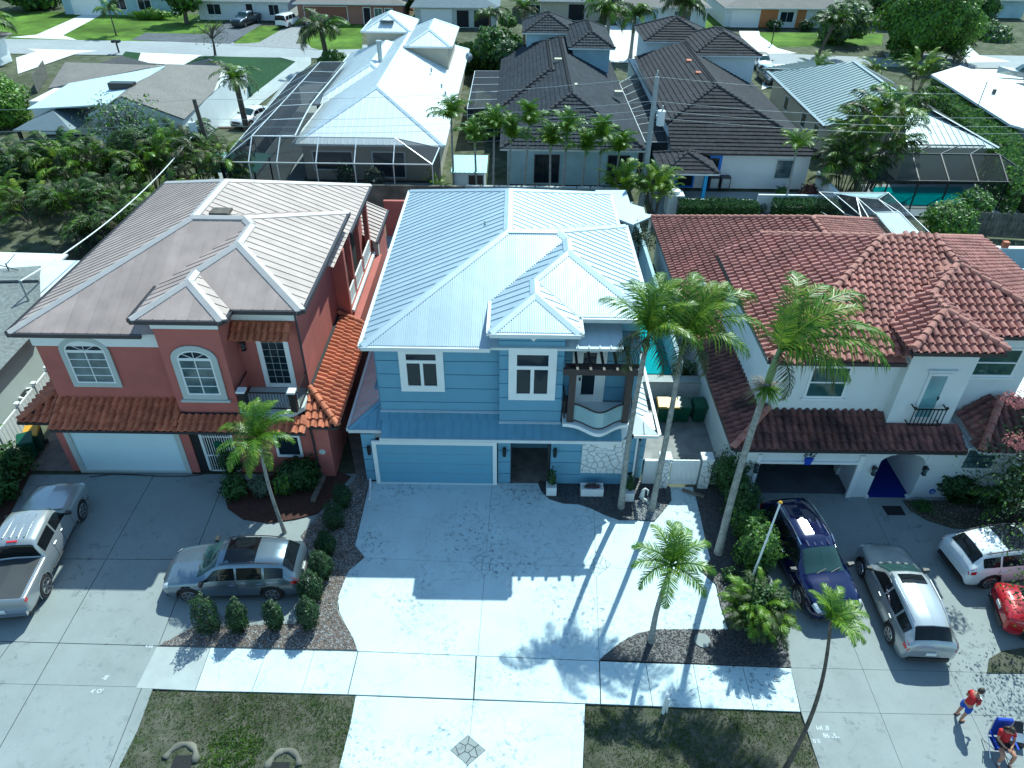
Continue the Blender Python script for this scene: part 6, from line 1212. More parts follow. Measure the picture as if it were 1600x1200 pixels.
# ---------------- vehicles ----------------
def paint(name,c,met=.5,r=.28): return mat(name,c,r,met,var=.0,coat=1.0,coord='Object')
K['vglass']=mat('tinted_car_glass',(.008,.010,.012),.05,0,var=0,spec=.35); K['wind']=mat('windscreen_glass',(.03,.065,.065),.04,0,var=0,spec=.5)
K['chrome']=mat('chrome',(.7,.7,.72),.12,1,var=0); K['rim']=mat('alloy_rim',(.45,.45,.47),.3,.9,var=0); K['tail']=mat('red_lamp',(.5,.01,.015),.15,0,var=0,coat=1); K['head']=mat('headlamp_glass',(.6,.64,.66),.08,0,var=0,coat=1); K['plast']=mat('black_trim',(.025,.025,.027),.55,0,var=0); K['plate']=mat('number_plate',(.7,.72,.7),.5,var=0)
PR={'suv':dict(L=4.7,st=[(-2.36,.50,.70,.80,.70,.84,.58),(-2.32,.34,.84,.92,.82,.98,.66),(-2.2,.26,.90,1.02,.86,1.16,.64),(-1.85,.22,.93,1.05,.88,1.50,.57),(-1.5,.22,.94,1.03,.89,1.58,.60),(-.8,.22,.94,1.0,.89,1.64,.62),(-.1,.22,.94,.98,.89,1.63,.62),(.35,.22,.94,.97,.89,1.53,.60),(1.15,.22,.94,.96,.88,1.06,.72),(1.5,.22,.93,.93,.85,1.02,.68),(2.0,.23,.90,.84,.82,.93,.64),(2.25,.30,.82,.72,.74,.80,.56),(2.36,.42,.66,.60,.60,.66,.46)],
  ws=(1.12,.36),sg=(.85,-1.88),rg=(-1.87,-2.19),roof=(.33,-1.85),wb=(1.42,-1.42),wr=.36,sun=(-.95,.12)),
 'sedan':dict(L=4.5,st=[(-2.25,.45,.68,.78,.68,.82,.56),(-2.2,.3,.82,.88,.8,.93,.64),(-1.9,.2,.88,.93,.83,1.03,.66),(-1.6,.2,.9,.93,.83,1.06,.64),(-.95,.2,.9,.92,.83,1.38,.58),(-.4,.2,.9,.9,.83,1.44,.60),(.2,.2,.9,.9,.83,1.38,.60),(.95,.2,.9,.88,.82,.98,.68),(1.5,.2,.9,.84,.8,.92,.66),(2.0,.22,.86,.74,.76,.82,.6),(2.2,.3,.76,.64,.66,.7,.5),(2.27,.4,.62,.55,.55,.6,.42)],
  ws=(.93,.22),sg=(.6,-1.25),rg=(-1.0,-1.58),roof=(.2,-.95),wb=(1.35,-1.3),wr=.33,sun=None),
 'pickup':dict(L=5.8,st=[(-2.92,.6,.90,1.12,.90,1.14,.84),(-2.88,.5,.95,1.18,.94,1.2,.86),(-2.0,.4,.96,1.18,.94,1.2,.86),(-1.08,.4,.96,1.18,.94,1.2,.86),(-1.02,.4,.96,1.2,.93,1.74,.70),(-.8,.38,.97,1.2,.92,1.86,.72),(0,.38,.97,1.2,.92,1.9,.73),(.55,.38,.97,1.2,.92,1.84,.70),(1.2,.38,.97,1.18,.92,1.28,.78),(1.9,.38,.97,1.14,.91,1.24,.76),(2.6,.42,.95,1.06,.88,1.16,.72),(2.85,.46,.9,.96,.84,1.0,.66),(2.92,.5,.82,.86,.76,.9,.6)],
  ws=(1.18,.58),sg=(1.0,-.92),rg=(-1.0,-1.07),roof=(.55,-.95),wb=(1.85,-1.75),wr=.42,sun=None),
 'van':dict(L=4.6,st=[(-2.3,.4,.84,.95,.84,1.1,.78),(-2.27,.28,.9,1.0,.9,1.78,.76),(-2.1,.24,.91,1.0,.9,1.84,.78),(-1,.24,.92,1.0,.9,1.86,.78),(.4,.24,.92,1.0,.9,1.82,.76),(.6,.24,.92,1.0,.9,1.74,.74),(1.5,.24,.92,.98,.86,1.06,.72),(2.0,.26,.9,.9,.82,.96,.66),(2.28,.36,.78,.7,.7,.76,.5)],
  ws=(1.46,.62),sg=(1.2,-2.0),rg=(-2.275,-2.3),roof=(.5,-2.2),wb=(1.4,-1.3),wr=.34,sun=None)}
def make_car(kind,label,cat,loc,rz,pm,roofm=None,wheels=K['rim'],group=None,name=None,extra=(),scale=1,detail=True,rimdark=False):
    q=PR[kind]; st=q['st']; t=thing(name or {'pickup':'pickup_truck','van':'van','sedan':'car','suv':'suv'}[kind],label,cat,(loc[0],loc[1],0),math.radians(rz),group); t.scale=(scale,)*3
    def at(u):
        if u<=st[0][0]: return st[0][1:]
        for i in range(len(st)-1):
            a,b=st[i],st[i+1]
            if u<=b[0]:
                f=(u-a[0])/(b[0]-a[0]); p=st[max(i-1,0)]; n=st[min(i+2,len(st)-1)]; out=[]
                for k in range(1,7):
                    d=(b[k]-a[k]); h=b[0]-a[0]; m0=d/h; s0=(a[k]-p[k])/(a[0]-p[0]) if i>0 else m0; s1=(n[k]-b[k])/(n[0]-b[0]) if i+2<len(st) else m0
                    ma=0 if s0*m0<=0 else 2*s0*m0/(s0+m0); mb_=0 if s1*m0<=0 else 2*s1*m0/(s1+m0)
                    out.append((2*f**3-3*f*f+1)*a[k]+(f**3-2*f*f+f)*h*ma+(-2*f**3+3*f*f)*b[k]+(f**3-f*f)*h*mb_)
                return out
        return st[-1][1:]
    def pt(u,v):
        zl,hm,zb,hb,zt,ht=at(u); dz=zt-zb; P=[(hm*.94,zl),(hm,zl+.16*(zb-zl)+.03),(hm*1.0,zl+.66*(zb-zl)),(hb,zb),(ht+.02*(dz>.3),zt-min(.10,dz*.35)),(ht*.88,zt-.012),(0,zt+.03)]
        v=min(v,5.9999); i=int(v); f=v-i; return V((u,P[i][0]+(P[i+1][0]-P[i][0])*f,P[i][1]+(P[i+1][1]-P[i][1])*f))
    def grid(us,vs,off=0,m=0,mb=None,both=True,hole=None):
        mb=mb or MB()
        for sg in ((1,-1) if both else (1,)):
            vs_=[];W=len(vs)
            for u in us:
                for v in vs:
                    p=pt(u,v)
                    if off:
                        e=.02; du=pt(u+e,v)-pt(u-e,v); dv=pt(u,min(v+.03,5.99))-pt(u,max(v-.03,0)); n=du.cross(dv)
                        n=n.normalized() if n.length>1e-9 else V((0,0,1))
                        if n.y<-1e-3 or (abs(n.y)<1e-3 and n.z<0): n=-n
                        p=p+n*off
                    vs_.append(V((p.x,p.y*sg,p.z)))
            fs=[]
            for i in range(len(us)-1):
                for j in range(W-1):
                    a,b,c,d=i*W+j,i*W+j+1,(i+1)*W+j+1,(i+1)*W+j; ce=(vs_[a]+vs_[b]+vs_[c]+vs_[d])/4
                    if hole and hole(ce,vs[j]): continue
                    fs.append((a,b,c,d) if sg<0 else (a,d,c,b))
            mb.add(vs_,fs,m)
        return mb
    def lin(a,b,n): return [a+(b-a)*i/(n-1) for i in range(n)]
    us=sorted(set([round(s[0],4) for s in st]+lin(st[0][0],st[-1][0],64))); vs=[0,.5,1,1.5,2,2.5,3,3.5,4,4.33,4.66,5,5.5,5.9999]
    R=q['wr']+.06; hole=lambda c,v: v<2.6 and any((c.x-w)**2+(c.z-q['wr'])**2<R*R for w in q['wb'])
    mb=grid(us,vs,hole=hole)
    # snap opening edges to a circle
    for v_ in mb.v:
        for w in q['wb']:
            d=math.hypot(v_.x-w,v_.z-q['wr'])
            if R-.09<d<R+.035 and v_.z<q['st'][5][3]*.85: f=R/max(d,1e-6); v_.x=w+(v_.x-w)*f; v_.z=q['wr']+(v_.z-q['wr'])*f
    n=len(mb.v)
    for e in (us[0],us[-1]):
        k=[pt(e,v) for v in vs]; ring_=[V(p) for p in k]+[V((p.x,-p.y,p.z)) for p in k[::-1]]; mb.add(ring_,[tuple(range(len(ring_))) if e>0 else tuple(range(len(ring_)-1,-1,-1))])
    o=mb.build('body',pm,t,smooth=True,world=False)
    L=q['L']/2
    MB().box(-L+.1,L-.1,-.8,.8,.22,.55).build('underbody',K['plast'],t,world=False)
    if roofm: grid(lin(q['roof'][0],q['roof'][1],14),[4.05,4.4,5,5.5,5.9999],.004).build('roof_panel',roofm,t,smooth=True,world=False)
    ws=q['ws']; grid(lin(ws[0]-.04,ws[1]+.03,6),[4.35,4.7,5,5.5,5.9999],.008).build('windscreen',K['wind'],t,smooth=True,world=False)
    rg=q['rg']; grid(lin(rg[0],rg[1],5),[4.3,5,5.5,5.9999] if kind!='van' else [3.4,4,5,5.9999],.008).build('rear_window',K['vglass'],t,smooth=True,world=False)
    a,b=q['sg']; segs=[(a,.12*(a-b)+a-.55*(a-b)),(a-.47*(a-b),a-.80*(a-b)),(a-.83*(a-b),b)]
    segs=[(a,a-.40*(a-b)),(a-.43*(a-b),a-.74*(a-b)),(a-.77*(a-b),b)] if kind!='pickup' else [(a,a-.5*(a-b)),(a-.55*(a-b),b)]
    for s0,s1 in segs:
        for sg in (1,-1):
            g=MB(); pts=[]
            for u in lin(s0,s1,7):
                for v in (3.14,3.5,3.86):
                    uu=min(u,ws[0]-.06-(v-3)*(ws[0]-ws[1])*.9); uu=max(uu,(rg[1]+.1+(v-3)*(rg[0]-rg[1])*.8)) if kind!='pickup' else uu
                    p=pt(uu,v); pts.append(V((p.x,(p.y+.010)*sg,p.z+.002)))
            g.add(pts,[(i*3+j,i*3+j+1,(i+1)*3+j+1,(i+1)*3+j) for i in range(6) for j in range(2)]); g.build('side_window',K['vglass'],t,world=False)
    if q['sun'] and 'sun' in extra: grid(lin(q['sun'][0],q['sun'][1],6),[4.9,5.3,5.9999],.010).build('sunroof',K['vglass'],t,smooth=True,world=False)
    if 'small_sun' in extra: grid(lin(-.25,.2,4),[5.2,5.5,5.9999],.010).build('sunroof',K['vglass'],t,smooth=True,world=False)
    if 'rails' in extra:
        for sg in (1,-1): MB().tube([V((u,(pt(u,4.4).y+.01)*sg,pt(u,4.6).z+.04)) for u in lin(.25,-1.75,8)],.02,6).build('roof_rail',K['plast'] if 'dark_rail' in extra else K['chrome'],t,world=False)
    if 'ribs' in extra:
        for y in (-.36,-.12,.12,.36): MB().bar((-.75,y,pt(-.3,5.6).z+.012),(.35,y,pt(.3,5.6).z+.012),.05,.02).build('roof_rib',pm,t,world=False)
    if kind=='pickup':
        grid(lin(-2.84,-1.12,5),[4.1,5,5.9999],.008).build('tonneau_cover',mat('tonneau_vinyl',(.035,.038,.042),.6,var=.1,coord='Object'),t,world=False); MB().box(-.93,-.86,-.17,.17,1.84,1.88).build('brake_lamp',K['tail'],t,world=False)
        MB().box(-3.02,-2.9,-.85,.85,.48,.66).build('rear_bumper',K['chrome'],t,world=False); MB().box(-2.945,-2.92,-.12,.12,.98,1.05).build('tailgate_handle',K['plast'],t,world=False)
    for sg in (1,-1):
        if detail:
            u0=ws[0]-.28; p=pt(u0,3.0); MB().add([(p.x-.06,sg*(p.y+.02),p.z+.02),(p.x+.08,sg*(p.y+.03),p.z+.02),(p.x+.08,sg*(p.y+.03),p.z+.15),(p.x-.06,sg*(p.y+.02),p.z+.15),(p.x-.04,sg*(p.y+.24),p.z+.05),(p.x+.05,sg*(p.y+.22),p.z+.05),(p.x+.05,sg*(p.y+.22),p.z+.17),(p.x-.04,sg*(p.y+.24),p.z+.17)],[(0,1,2,3),(4,5,6,7),(0,1,5,4),(1,2,6,5),(2,3,7,6),(3,0,4,7)]).build('mirror',K['plast'],t,world=False)
            for u in (a-.36*(a-b),a-.70*(a-b)): p=pt(u,2.55); MB().bar((p.x-.09,sg*(p.y+.02),p.z),(p.x+.09,sg*(p.y+.02),p.z),.035,.03).build('door_handle',K['chrome'] if 'chrome' in extra else pm,t,world=False)
            for u in (a+.05,a-.41*(a-b),a-.76*(a-b)):
                l=MB(); pts=[pt(u,v) for v in (.6,1,1.5,2,2.5,3.05)]; l.tube([V((p.x,sg*(p.y+.001),p.z)) for p in pts],.007,4); l.build('door_seam',K['plast'],t,world=False)
            l=MB(); l.tube([V((u,sg*(pt(u,.25).y+.004),pt(u,.25).z)) for u in lin(-1.0,1.0,6)],.035,6); l.build('side_sill',K['plast'],t,world=False)
    e0,e1=st[0][0],st[-1][0]
    for sg in (1,-1):
        g=MB()
        us_=lin(e1-.30,e1-.05,4); pts=[V((pt(u,v).x+.008,sg*(pt(u,v).y+.006),pt(u,v).z+.008)) for u in us_ for v in (2.55,3.0,3.5)]
        g.add(pts,[(i*3+j,i*3+j+1,(i+1)*3+j+1,(i+1)*3+j) for i in range(3) for j in range(2)]); g.build('headlight',K['head'],t,world=False)
        g=MB(); us_=lin(e0+.24 if kind!='pickup' else e0+.16,e0+.02,4); pts=[V((pt(u,v).x-.008,sg*(pt(u,v).y+.008),pt(u,v).z+.004)) for u in us_ for v in ((2.3,2.8,3.3) if kind!='van' else (2.6,3,3.4))]
        g.add(pts,[(i*3+j,i*3+j+1,(i+1)*3+j+1,(i+1)*3+j) for i in range(3) for j in range(2)]); g.build('tail_light',K['tail'],t,world=False)
    MB().box(e1-.05,e1+.025,-.42,.42,.5,.68 if kind!='pickup' else .86).build('grille',K['plast'],t,world=False); MB().box(e1-.2,e1+.035,-.6,.6,.3,.42).build('front_bumper',K['plast'],t,world=False)
    MB().box(e0-.03,e0+.25,-.68,.68,.3,.46).build('rear_bumper',K['plast'],t,world=False); MB().box(e0-.035,e0-.01,-.17,.17,.62,.76).build('number_plate',K['plate'],t,world=False)
    zz=pt(ws[0],5).z
    for sg in (-.32,.18): MB().bar((ws[0]+.0,sg,zz+.035),(ws[0]-.12,sg+.36,zz+.10),.02,.015).build('wiper',K['plast'],t,world=False)
    r=q['wr']; hm=q['st'][4][2]
    for w in q['wb']:
        for sg in (1,-1):
            y1=sg*(hm-.005); y0=sg*(hm-.24); ty=MB().tube([(w,y0,r),(w,y0+sg*.02,r),(w,y1-sg*.03,r),(w,y1,r)],[r*.93,r,r,r*.93],24).build('wheel',K['rubber'],t,world=False)
            sp=MB(); sp.tube([(w,y1-sg*.02,r),(w,y1+sg*.004,r)],[r*.66,r*.64],20); o=sp.build('rim',K['plast'],ty,world=False)
            b=MB()
            for k in range(6):
                an=k*math.pi/3; c,s_=math.cos(an),math.sin(an); b.bar((w,y1+sg*.012,r),(w+c*r*.62,y1+sg*.012,r+s_*r*.62),.055,.02,0,V((0,1,0)))
            ringp=[(w+r*.64*math.cos(k*math.pi/10),y1+sg*.012,r+r*.64*math.sin(k*math.pi/10)) for k in range(21)]; b.tube(ringp,.018,5,cap=False); b.build('spokes',wheels,ty,world=False)
            ar=MB(); ar.tube([(w+R*math.cos(math.pi*(k/14)*1.16-.25),sg*(hm-.012),r+R*math.sin(math.pi*(k/14)*1.16-.25)) for k in range(15)],.028 if kind!='pickup' else .02,5,cap=False); ar.build('wheel_arch',K['plast'] if kind!='pickup' else pm,t,world=False)
    return t
silver=paint('silver_paint',(.36,.385,.40)); greyb=paint('grey_blue_paint',(.15,.20,.25),.6); navy=paint('navy_paint',(.003,.006,.055),.3,.14); white=paint('white_paint',(.74,.76,.78),0,.25); redp=paint('red_paint',(.42,.01,.02),.2,.2); dark=paint('dark_grey_paint',(.035,.045,.055),.4)
make_car('pickup','silver crew-cab pickup truck with dark bed cover parked before the white garage door','pickup truck',(-17.95,18.15),97.5,silver,extra=('ribs','chrome'),scale=1.03)
make_car('suv','grey-blue SUV with glass roof parked sideways beside the row of clipped shrubs','SUV',(-10.05,17.2),182.5,greyb,extra=('sun','rails','dark_rail','chrome'),scale=1.04)
make_car('suv','shiny dark navy blue SUV parked nose-out before the open garage','SUV',(11.2,18.15),-83,navy,extra=('rails','ribs','chrome'),scale=1.08)
make_car('suv','silver SUV seen from behind, between the navy SUV and the white SUV','SUV',(14.05,16.4),88,silver,roofm=paint('silver_white_roof',(.50,.53,.55),.4),extra=('small_sun','rails'),scale=1.0)
make_car('suv','white SUV with black glass roof at right edge, rear towards the silver SUV','SUV',(19.0,18.4),8,white,extra=('sun','rails','dark_rail'),scale=1.02)
make_car('sedan','red car cut off by the right edge of the picture','car',(19.5,15.6),-12,redp)
make_car('pickup','dark grey pickup truck on the far asphalt driveway facing the street','pickup truck',(-41.2,120.6),-104,dark,extra=('chrome',),scale=1.0)
make_car('van','small white van parked on pavers before the brown far garage','van',(-34.7,120.2),76,white)
make_car('sedan','old white sedan parked on the long driveway beside the screened enclosure','car',(-25.9,72.3),-112,white,extra=('chrome',),scale=1.05)
make_car('suv','white off-road vehicle with black top by the far street','SUV',(30.9,97.6),-93,white,roofm=K['plast'],scale=.97); make_car('suv','dark SUV with pale roof parked behind the white off-road vehicle','SUV',(29.9,90.8),-88,dark,roofm=paint('sky_roof',(.4,.5,.55),.4),scale=1.02)
# car parked at top by the far houses
t=thing('motor_boat','white and blue motor boat on a trailer at right edge by the far street','boat',(60.5,91.5,0),math.radians(-14))
b=MB(); xs=[-3.2,-1.5,.5,2.0,3.2]; hw=[1.1,1.2,1.15,.8,.05]; zz=[1.25,1.25,1.35,1.5,1.7]; vs=[]
for x,h_,z_ in zip(xs,hw,zz): vs+=[(-x,-h_,z_),(-x,0,.55+.12*max(0,x)),(-x,h_,z_)]
b.add(vs,[f for i in range(4) for f in ((i*3,i*3+1,i*3+4,i*3+3),(i*3+1,i*3+2,i*3+5,i*3+4))]+[(0,2,1)]); b.add([(v[0],v[1]*.97,v[2]-.02) for v in vs if v[1]!=0],[(0,2,3,1),(2,4,5,3),(4,6,7,5),(6,8,9,7)]); b.build('hull',white,t,world=False)
MB().add([(.2,-.8,1.3),(.2,.8,1.3),(-1.2,.7,1.4),(-1.2,-.7,1.4),(.3,-.7,2.0),(.3,.7,2.0),(-.6,.55,2.0),(-.6,-.55,2.0)],[(0,1,5,4),(1,2,6,5),(2,3,7,6),(3,0,4,7),(4,5,6,7)]).build('windshield',K['wind'],t,world=False); MB().box(.6,3.0,-.9,.9,1.3,1.42).build('blue_deck_cover',mat('boat_cover_blue',(.02,.12,.35),.6,var=0),t,world=False)
MB().box(-3,3.2,-.1,.1,.35,.45).build('trailer_frame',K['metal_grey'],t,world=False)
for sg in (-1,1): MB().tube([(.6,sg*1.0,.33),(.6,sg*1.2,.33)],.32,14).build('trailer_wheel',K['rubber'],t,world=False)
# ---------------- people ----------------
def skin(name,vs,es,m,parent,sub=2,root=0):
    me=bpy.data.meshes.new(name); me.from_pydata([v[:3] for v in vs],es,[]); o=bpy.data.objects.new('tmp',me); S.collection.objects.link(o)
    mo=o.modifiers.new('s','SKIN'); mo.use_smooth_shade=True
    for i,v in enumerate(vs): d=me.skin_vertices[0].data[i]; d.radius=(v[3],v[4] if len(v)>4 else v[3]); d.use_root=(i==root)
    ms=o.modifiers.new('u','SUBSURF'); ms.levels=sub; ms.render_levels=sub
    dg=bpy.context.evaluated_depsgraph_get(); out=bpy.data.meshes.new_from_object(o.evaluated_get(dg)); bpy.data.objects.remove(o)
    out.materials.clear(); out.materials.append(m); out.name=name; r=put(name,out,None); r.parent=parent; return r
SK_=mat('skin',(.40,.20,.13),.55,var=.04,coord='Object'); RT=mat('red_cotton',(.42,.012,.018),.85,var=.05,coord='Object'); BS_=mat('blue_shorts',(.01,.06,.42),.8,var=.05,coord='Object'); HR=mat('dark_brown_hair',(.03,.018,.012),.6,var=.2,scale=20,coord='Object'); BKc=mat('black_cloth',(.015,.015,.02),.8,var=.1,coord='Object')
def hand(parent,p,d,m,side=1,s=.85,name='hand'):   # palm direction d, five curled fingers
    p=V(p); d=V(d).normalized(); up=V((0,0,1)); x=d.cross(up); x=x.normalized() if x.length>.1 else V((1,0,0)); n=x.cross(d)
    vs=[(*p,.022*s,.014*s),(*(p+d*.045*s),.036*s,.016*s),(*(p+d*.085*s),.036*s,.014*s)]; es=[(0,1),(1,2)]
    for k,(o_,L) in enumerate(((-.028,.055),(-.010,.068),(.010,.063),(.028,.050))):
        b=p+d*.085*s+x*o_*s; i=len(vs); vs+=[(*b,.0095*s),(*(b+d*L*.55*s-n*.008*s),.0085*s),(*(b+d*L*.85*s-n*.035*s),.0075*s)]; es+=[(2,i),(i,i+1),(i+1,i+2)]
    b=p+d*.03*s+x*.034*side*s; i=len(vs); vs+=[(*b,.012*s),(*(b+x*.022*side*s+d*.03*s-n*.012*s),.010*s),(*(b+x*.018*side*s+d*.058*s-n*.022*s),.009*s)]; es+=[(1,i),(i,i+1),(i+1,i+2)]
    return skin(name,vs,es,m,parent,1)
def head(parent,c,look,m,hairm,long=False):
    c=V(c); f=V(look).normalized(); rt=f.cross(V((0,0,1))).normalized(); up=rt.cross(f).normalized(); Mx=Matrix((rt,f,up)).transposed().to_4x4(); Mx.translation=c
    def ell(rx,ry,rz,cx=0,cy=0,cz=0,n=14,cut=None,bump=None):
        mb=MB(); vs=[];k=n*2
        for i in range(n+1):
            th=math.pi*i/n
            for j in range(k):
                ph=2*math.pi*j/k; p=V((rx*math.sin(th)*math.cos(ph)+cx,ry*math.sin(th)*math.sin(ph)+cy,rz*math.cos(th)+cz)); 
                if bump: p=bump(p)
                vs.append(Mx@p)
        fs=[(i*k+j,i*k+(j+1)%k,(i+1)*k+(j+1)%k,(i+1)*k+j) for i in range(n) for j in range(k) if not cut or not cut(th=math.pi*(i+.5)/n,ph=2*math.pi*(j+.5)/k)]; mb.add(vs,fs); return mb
    def face(p):
        if p.z<0: t_=-p.z/.12; p.x*=1-.28*t_*t_
        if p.y>.06 and abs(p.x)<.02 and -.035<p.z<.02: p.y+=.02*(1-abs(p.x)/.02)   # nose
        if p.y>.05 and abs(abs(p.x)-.032)<.016 and abs(p.z-.015)<.014: p.y-=.006
        return p
    ell(.076,.095,.118,bump=face,n=20).build('head',m,parent,smooth=True,world=True)
    for s in (-1,1): ell(.010,.006,.008,s*.032,.086,.014,6).build('eye',K['white'],parent,smooth=True); ell(.012,.02,.03,s*.077,-.005,0,6).build('ear',m,parent,smooth=True)
    ell(.024,.006,.007,0,.088,-.055,6).build('mouth',mat('lips',(.35,.10,.09),.6,var=0) if 'lips' not in bpy.data.materials else bpy.data.materials['lips'],parent,smooth=True)
    ell(.085,.104,.118,0,-.012,.018,n=16,cut=lambda th,ph: th>1.25 and 0.35<ph<2.79 or th>2.15).build('hair',hairm,parent,smooth=True)
    if long:
        mb=MB(); 
        for i in range(9): a=-1.2+2.4*i/8; p0=Mx@V((.075*math.sin(a),-.06-.03*math.cos(a),.03)); p1=Mx@V((.10*math.sin(a),-.09,-.14)); p2=p1+V((0,0,-.16))+f*.05; mb.tube([p0,p1,p2],[.03,.032,.012],6)
        mb.build('long_hair',hairm,parent,smooth=True)
def fix(t):   # figure parts were made in local coordinates
    for c in t.children_recursive: c.matrix_parent_inverse=Matrix.Identity(4)
# standing boy, facing +x, looking down at a phone
p=G(1497,1122); t=thing('person','person in red t-shirt and blue shorts standing, looking down at a phone','person',(p.x,p.y,0),math.radians(15))
skin('body',[(0,0,.84,.10,.12),(.03,0,1.0,.10,.13),(.07,0,1.18,.10,.14),(.09,0,1.27,.075,.10),(.13,0,1.36,.045),(.09,.15,1.25,.05),(.03,.20,1.02,.036),(.20,.12,.94,.028),(.27,.07,.98,.022),(.09,-.15,1.25,.05),(.04,-.20,1.02,.036),(.21,-.13,.95,.028),(.27,-.07,.98,.022),(0,.09,.78,.085),(.02,.10,.45,.058),(-.02,.11,.10,.038),(0,-.09,.78,.085),(.0,-.10,.45,.058),(-.05,-.10,.10,.038),(.02,.12,.05,.04),(.15,.13,.035,.035),(-.01,-.11,.05,.04),(.12,-.13,.035,.035)],
 [(0,1),(1,2),(2,3),(3,4),(3,5),(5,6),(6,7),(7,8),(3,9),(9,10),(10,11),(11,12),(0,13),(13,14),(14,15),(0,16),(16,17),(17,18),(15,19),(19,20),(18,21),(21,22)],SK_,t)
skin('t_shirt',[(0,0,.86,.135,.165),(.03,0,1.0,.13,.165),(.07,0,1.18,.125,.17),(.09,0,1.29,.085,.11),(.09,.15,1.26,.072),(.06,.20,1.10,.062),(.09,-.15,1.26,.072),(.06,-.20,1.10,.062)],[(0,1),(1,2),(2,3),(3,4),(4,5),(3,6),(6,7)],RT,t)
skin('shorts',[(0,0,.84,.125,.15),(0,.10,.74,.105),(.02,.11,.52,.095),(0,-.10,.74,.105),(0,-.11,.52,.095)],[(0,1),(1,2),(0,3),(3,4)],BS_,t)
head(t,(.17,0,1.47),(1,0,-.75),SK_,HR)
hand(t,(.27,.07,.98),(.8,-.4,.1),SK_,1); hand(t,(.27,-.07,.98),(.8,.4,.1),SK_,-1)
for y,x0 in ((.125,.0),(-.115,-.03)): 
    skin('sandal',[(x0-.05,y,.02,.045,.018),(x0+.07,y,.018,.045,.015),(x0+.18,y+.01,.018,.045,.014)],[(0,1),(1,2)],BKc,t,1)
fix(t); ph=thing('mobile_phone','white mobile phone held by the standing person','phone',(p.x,p.y,0),math.radians(15)); MB().box(.34,.40,-.05,.05,1.0,1.013).build('phone_body',K['white'],ph,world=False)
# seated person in folding chair, facing the camera
p=G(1556,1172); t=thing('person','person in red t-shirt with long dark hair sitting in a blue folding chair','person',(p.x,p.y,0),math.radians(-4))
skin('body',[(0,0,.48,.13,.13),(0,.06,.66,.12,.14),(0,.10,.84,.11,.15),(0,.09,.96,.08,.11),(0,.05,1.05,.045),(.18,.08,.94,.055),(.24,-.04,.74,.042),(.10,-.24,.66,.032),(.04,-.30,.66,.025),(-.18,.08,.94,.055),(-.25,-.04,.74,.042),(-.12,-.24,.66,.032),(-.06,-.30,.66,.025),(.11,-.08,.48,.10),(.16,-.44,.50,.07),(.17,-.46,.10,.042),(-.11,-.08,.48,.10),(-.17,-.44,.50,.07),(-.16,-.44,.10,.042),(.17,-.50,.05,.042),(.18,-.63,.035,.036),(-.16,-.48,.05,.042),(-.15,-.61,.035,.036)],
 [(0,1),(1,2),(2,3),(3,4),(3,5),(5,6),(6,7),(7,8),(3,9),(9,10),(10,11),(11,12),(0,13),(13,14),(14,15),(0,16),(16,17),(17,18),(15,19),(19,20),(18,21),(21,22)],SK_,t)
skin('t_shirt',[(0,0,.52,.16,.17),(0,.05,.68,.155,.17),(0,.10,.84,.14,.18),(0,.09,.97,.095,.12),(.18,.08,.95,.075),(.23,-.01,.81,.064),(-.18,.08,.95,.075),(-.23,-.01,.81,.064)],[(0,1),(1,2),(2,3),(3,4),(4,5),(3,6),(6,7)],RT,t)
skin('shorts',[(0,0,.48,.16,.14),(.11,-.08,.49,.12),(.14,-.28,.51,.095),(-.11,-.08,.49,.12),(-.14,-.28,.51,.095)],[(0,1),(1,2),(0,3),(3,4)],BKc,t)
head(t,(0,.0,1.15),(.15,-1,-.7),SK_,HR,long=True)
text('SUN',.07,(0,-.095,.80),RX,K['white'],None,'shirt_print') if False else None
hand(t,(.04,-.30,.66),(-.3,-1,-.1),SK_,1); hand(t,(-.06,-.30,.66),(.3,-1,-.1),SK_,-1)
for x in (.17,-.16): skin('sandal',[(x,-.42,.02,.045,.018),(x,-.54,.018,.045,.015),(x+.01,-.68,.018,.045,.014)],[(0,1),(1,2)],mat('dark_blue_sandal',(.02,.03,.08),.6,var=0) if 'dark_blue_sandal' not in bpy.data.materials else bpy.data.materials['dark_blue_sandal'],t,1); skin('sock',[(x,-.47,.16,.04),(x,-.47,.06,.042)],[(0,1)],K['white'],t,1)
MB().box(-.10,.10,-.245,-.235,.86,.87).build('shirt_print',K['white'],t,world=False) if False else None
fix(t)
c=thing('folding_chair','blue folding camp chair with silver frame under the seated person','chair',(p.x,p.y,0),math.radians(-4)); blu=mat('chair_blue',(.01,.05,.40),.75,var=.1,coord='Object')
MB().add([(-.26,-.22,.40),(.26,-.22,.40),(.25,.22,.36),(-.25,.22,.36),(-.26,-.22,.375),(.26,-.22,.375),(.25,.22,.335),(-.25,.22,.335)],[(0,1,2,3),(7,6,5,4),(0,4,5,1),(1,5,6,2),(2,6,7,3),(3,7,4,0)]).build('seat',blu,c,world=False)
MB().add([(-.26,.24,.42),(.26,.24,.42),(.25,.36,1.05),(-.25,.36,1.05),(-.26,.27,.42),(.26,.27,.42),(.25,.39,1.05),(-.25,.39,1.05)],[(0,1,2,3),(7,6,5,4),(0,4,5,1),(1,5,6,2),(2,6,7,3),(3,7,4,0)]).build('backrest',blu,c,world=False); MB().tube([(-.22,.36,1.08),(.22,.36,1.08)],.07,8).build('headrest',blu,c,world=False)
for x in (-.29,.29):
    MB().tube([(x,-.28,.02),(x,.26,.42),(x,.38,1.05)],.014,6).build('frame_tube',K['chrome'],c,world=False); MB().tube([(x,.34,.02),(x,-.24,.42)],.014,6).build('leg',K['chrome'],c,world=False); MB().box(x-.03,x+.03,-.28,.26,.60,.63).build('armrest',blu,c,world=False)
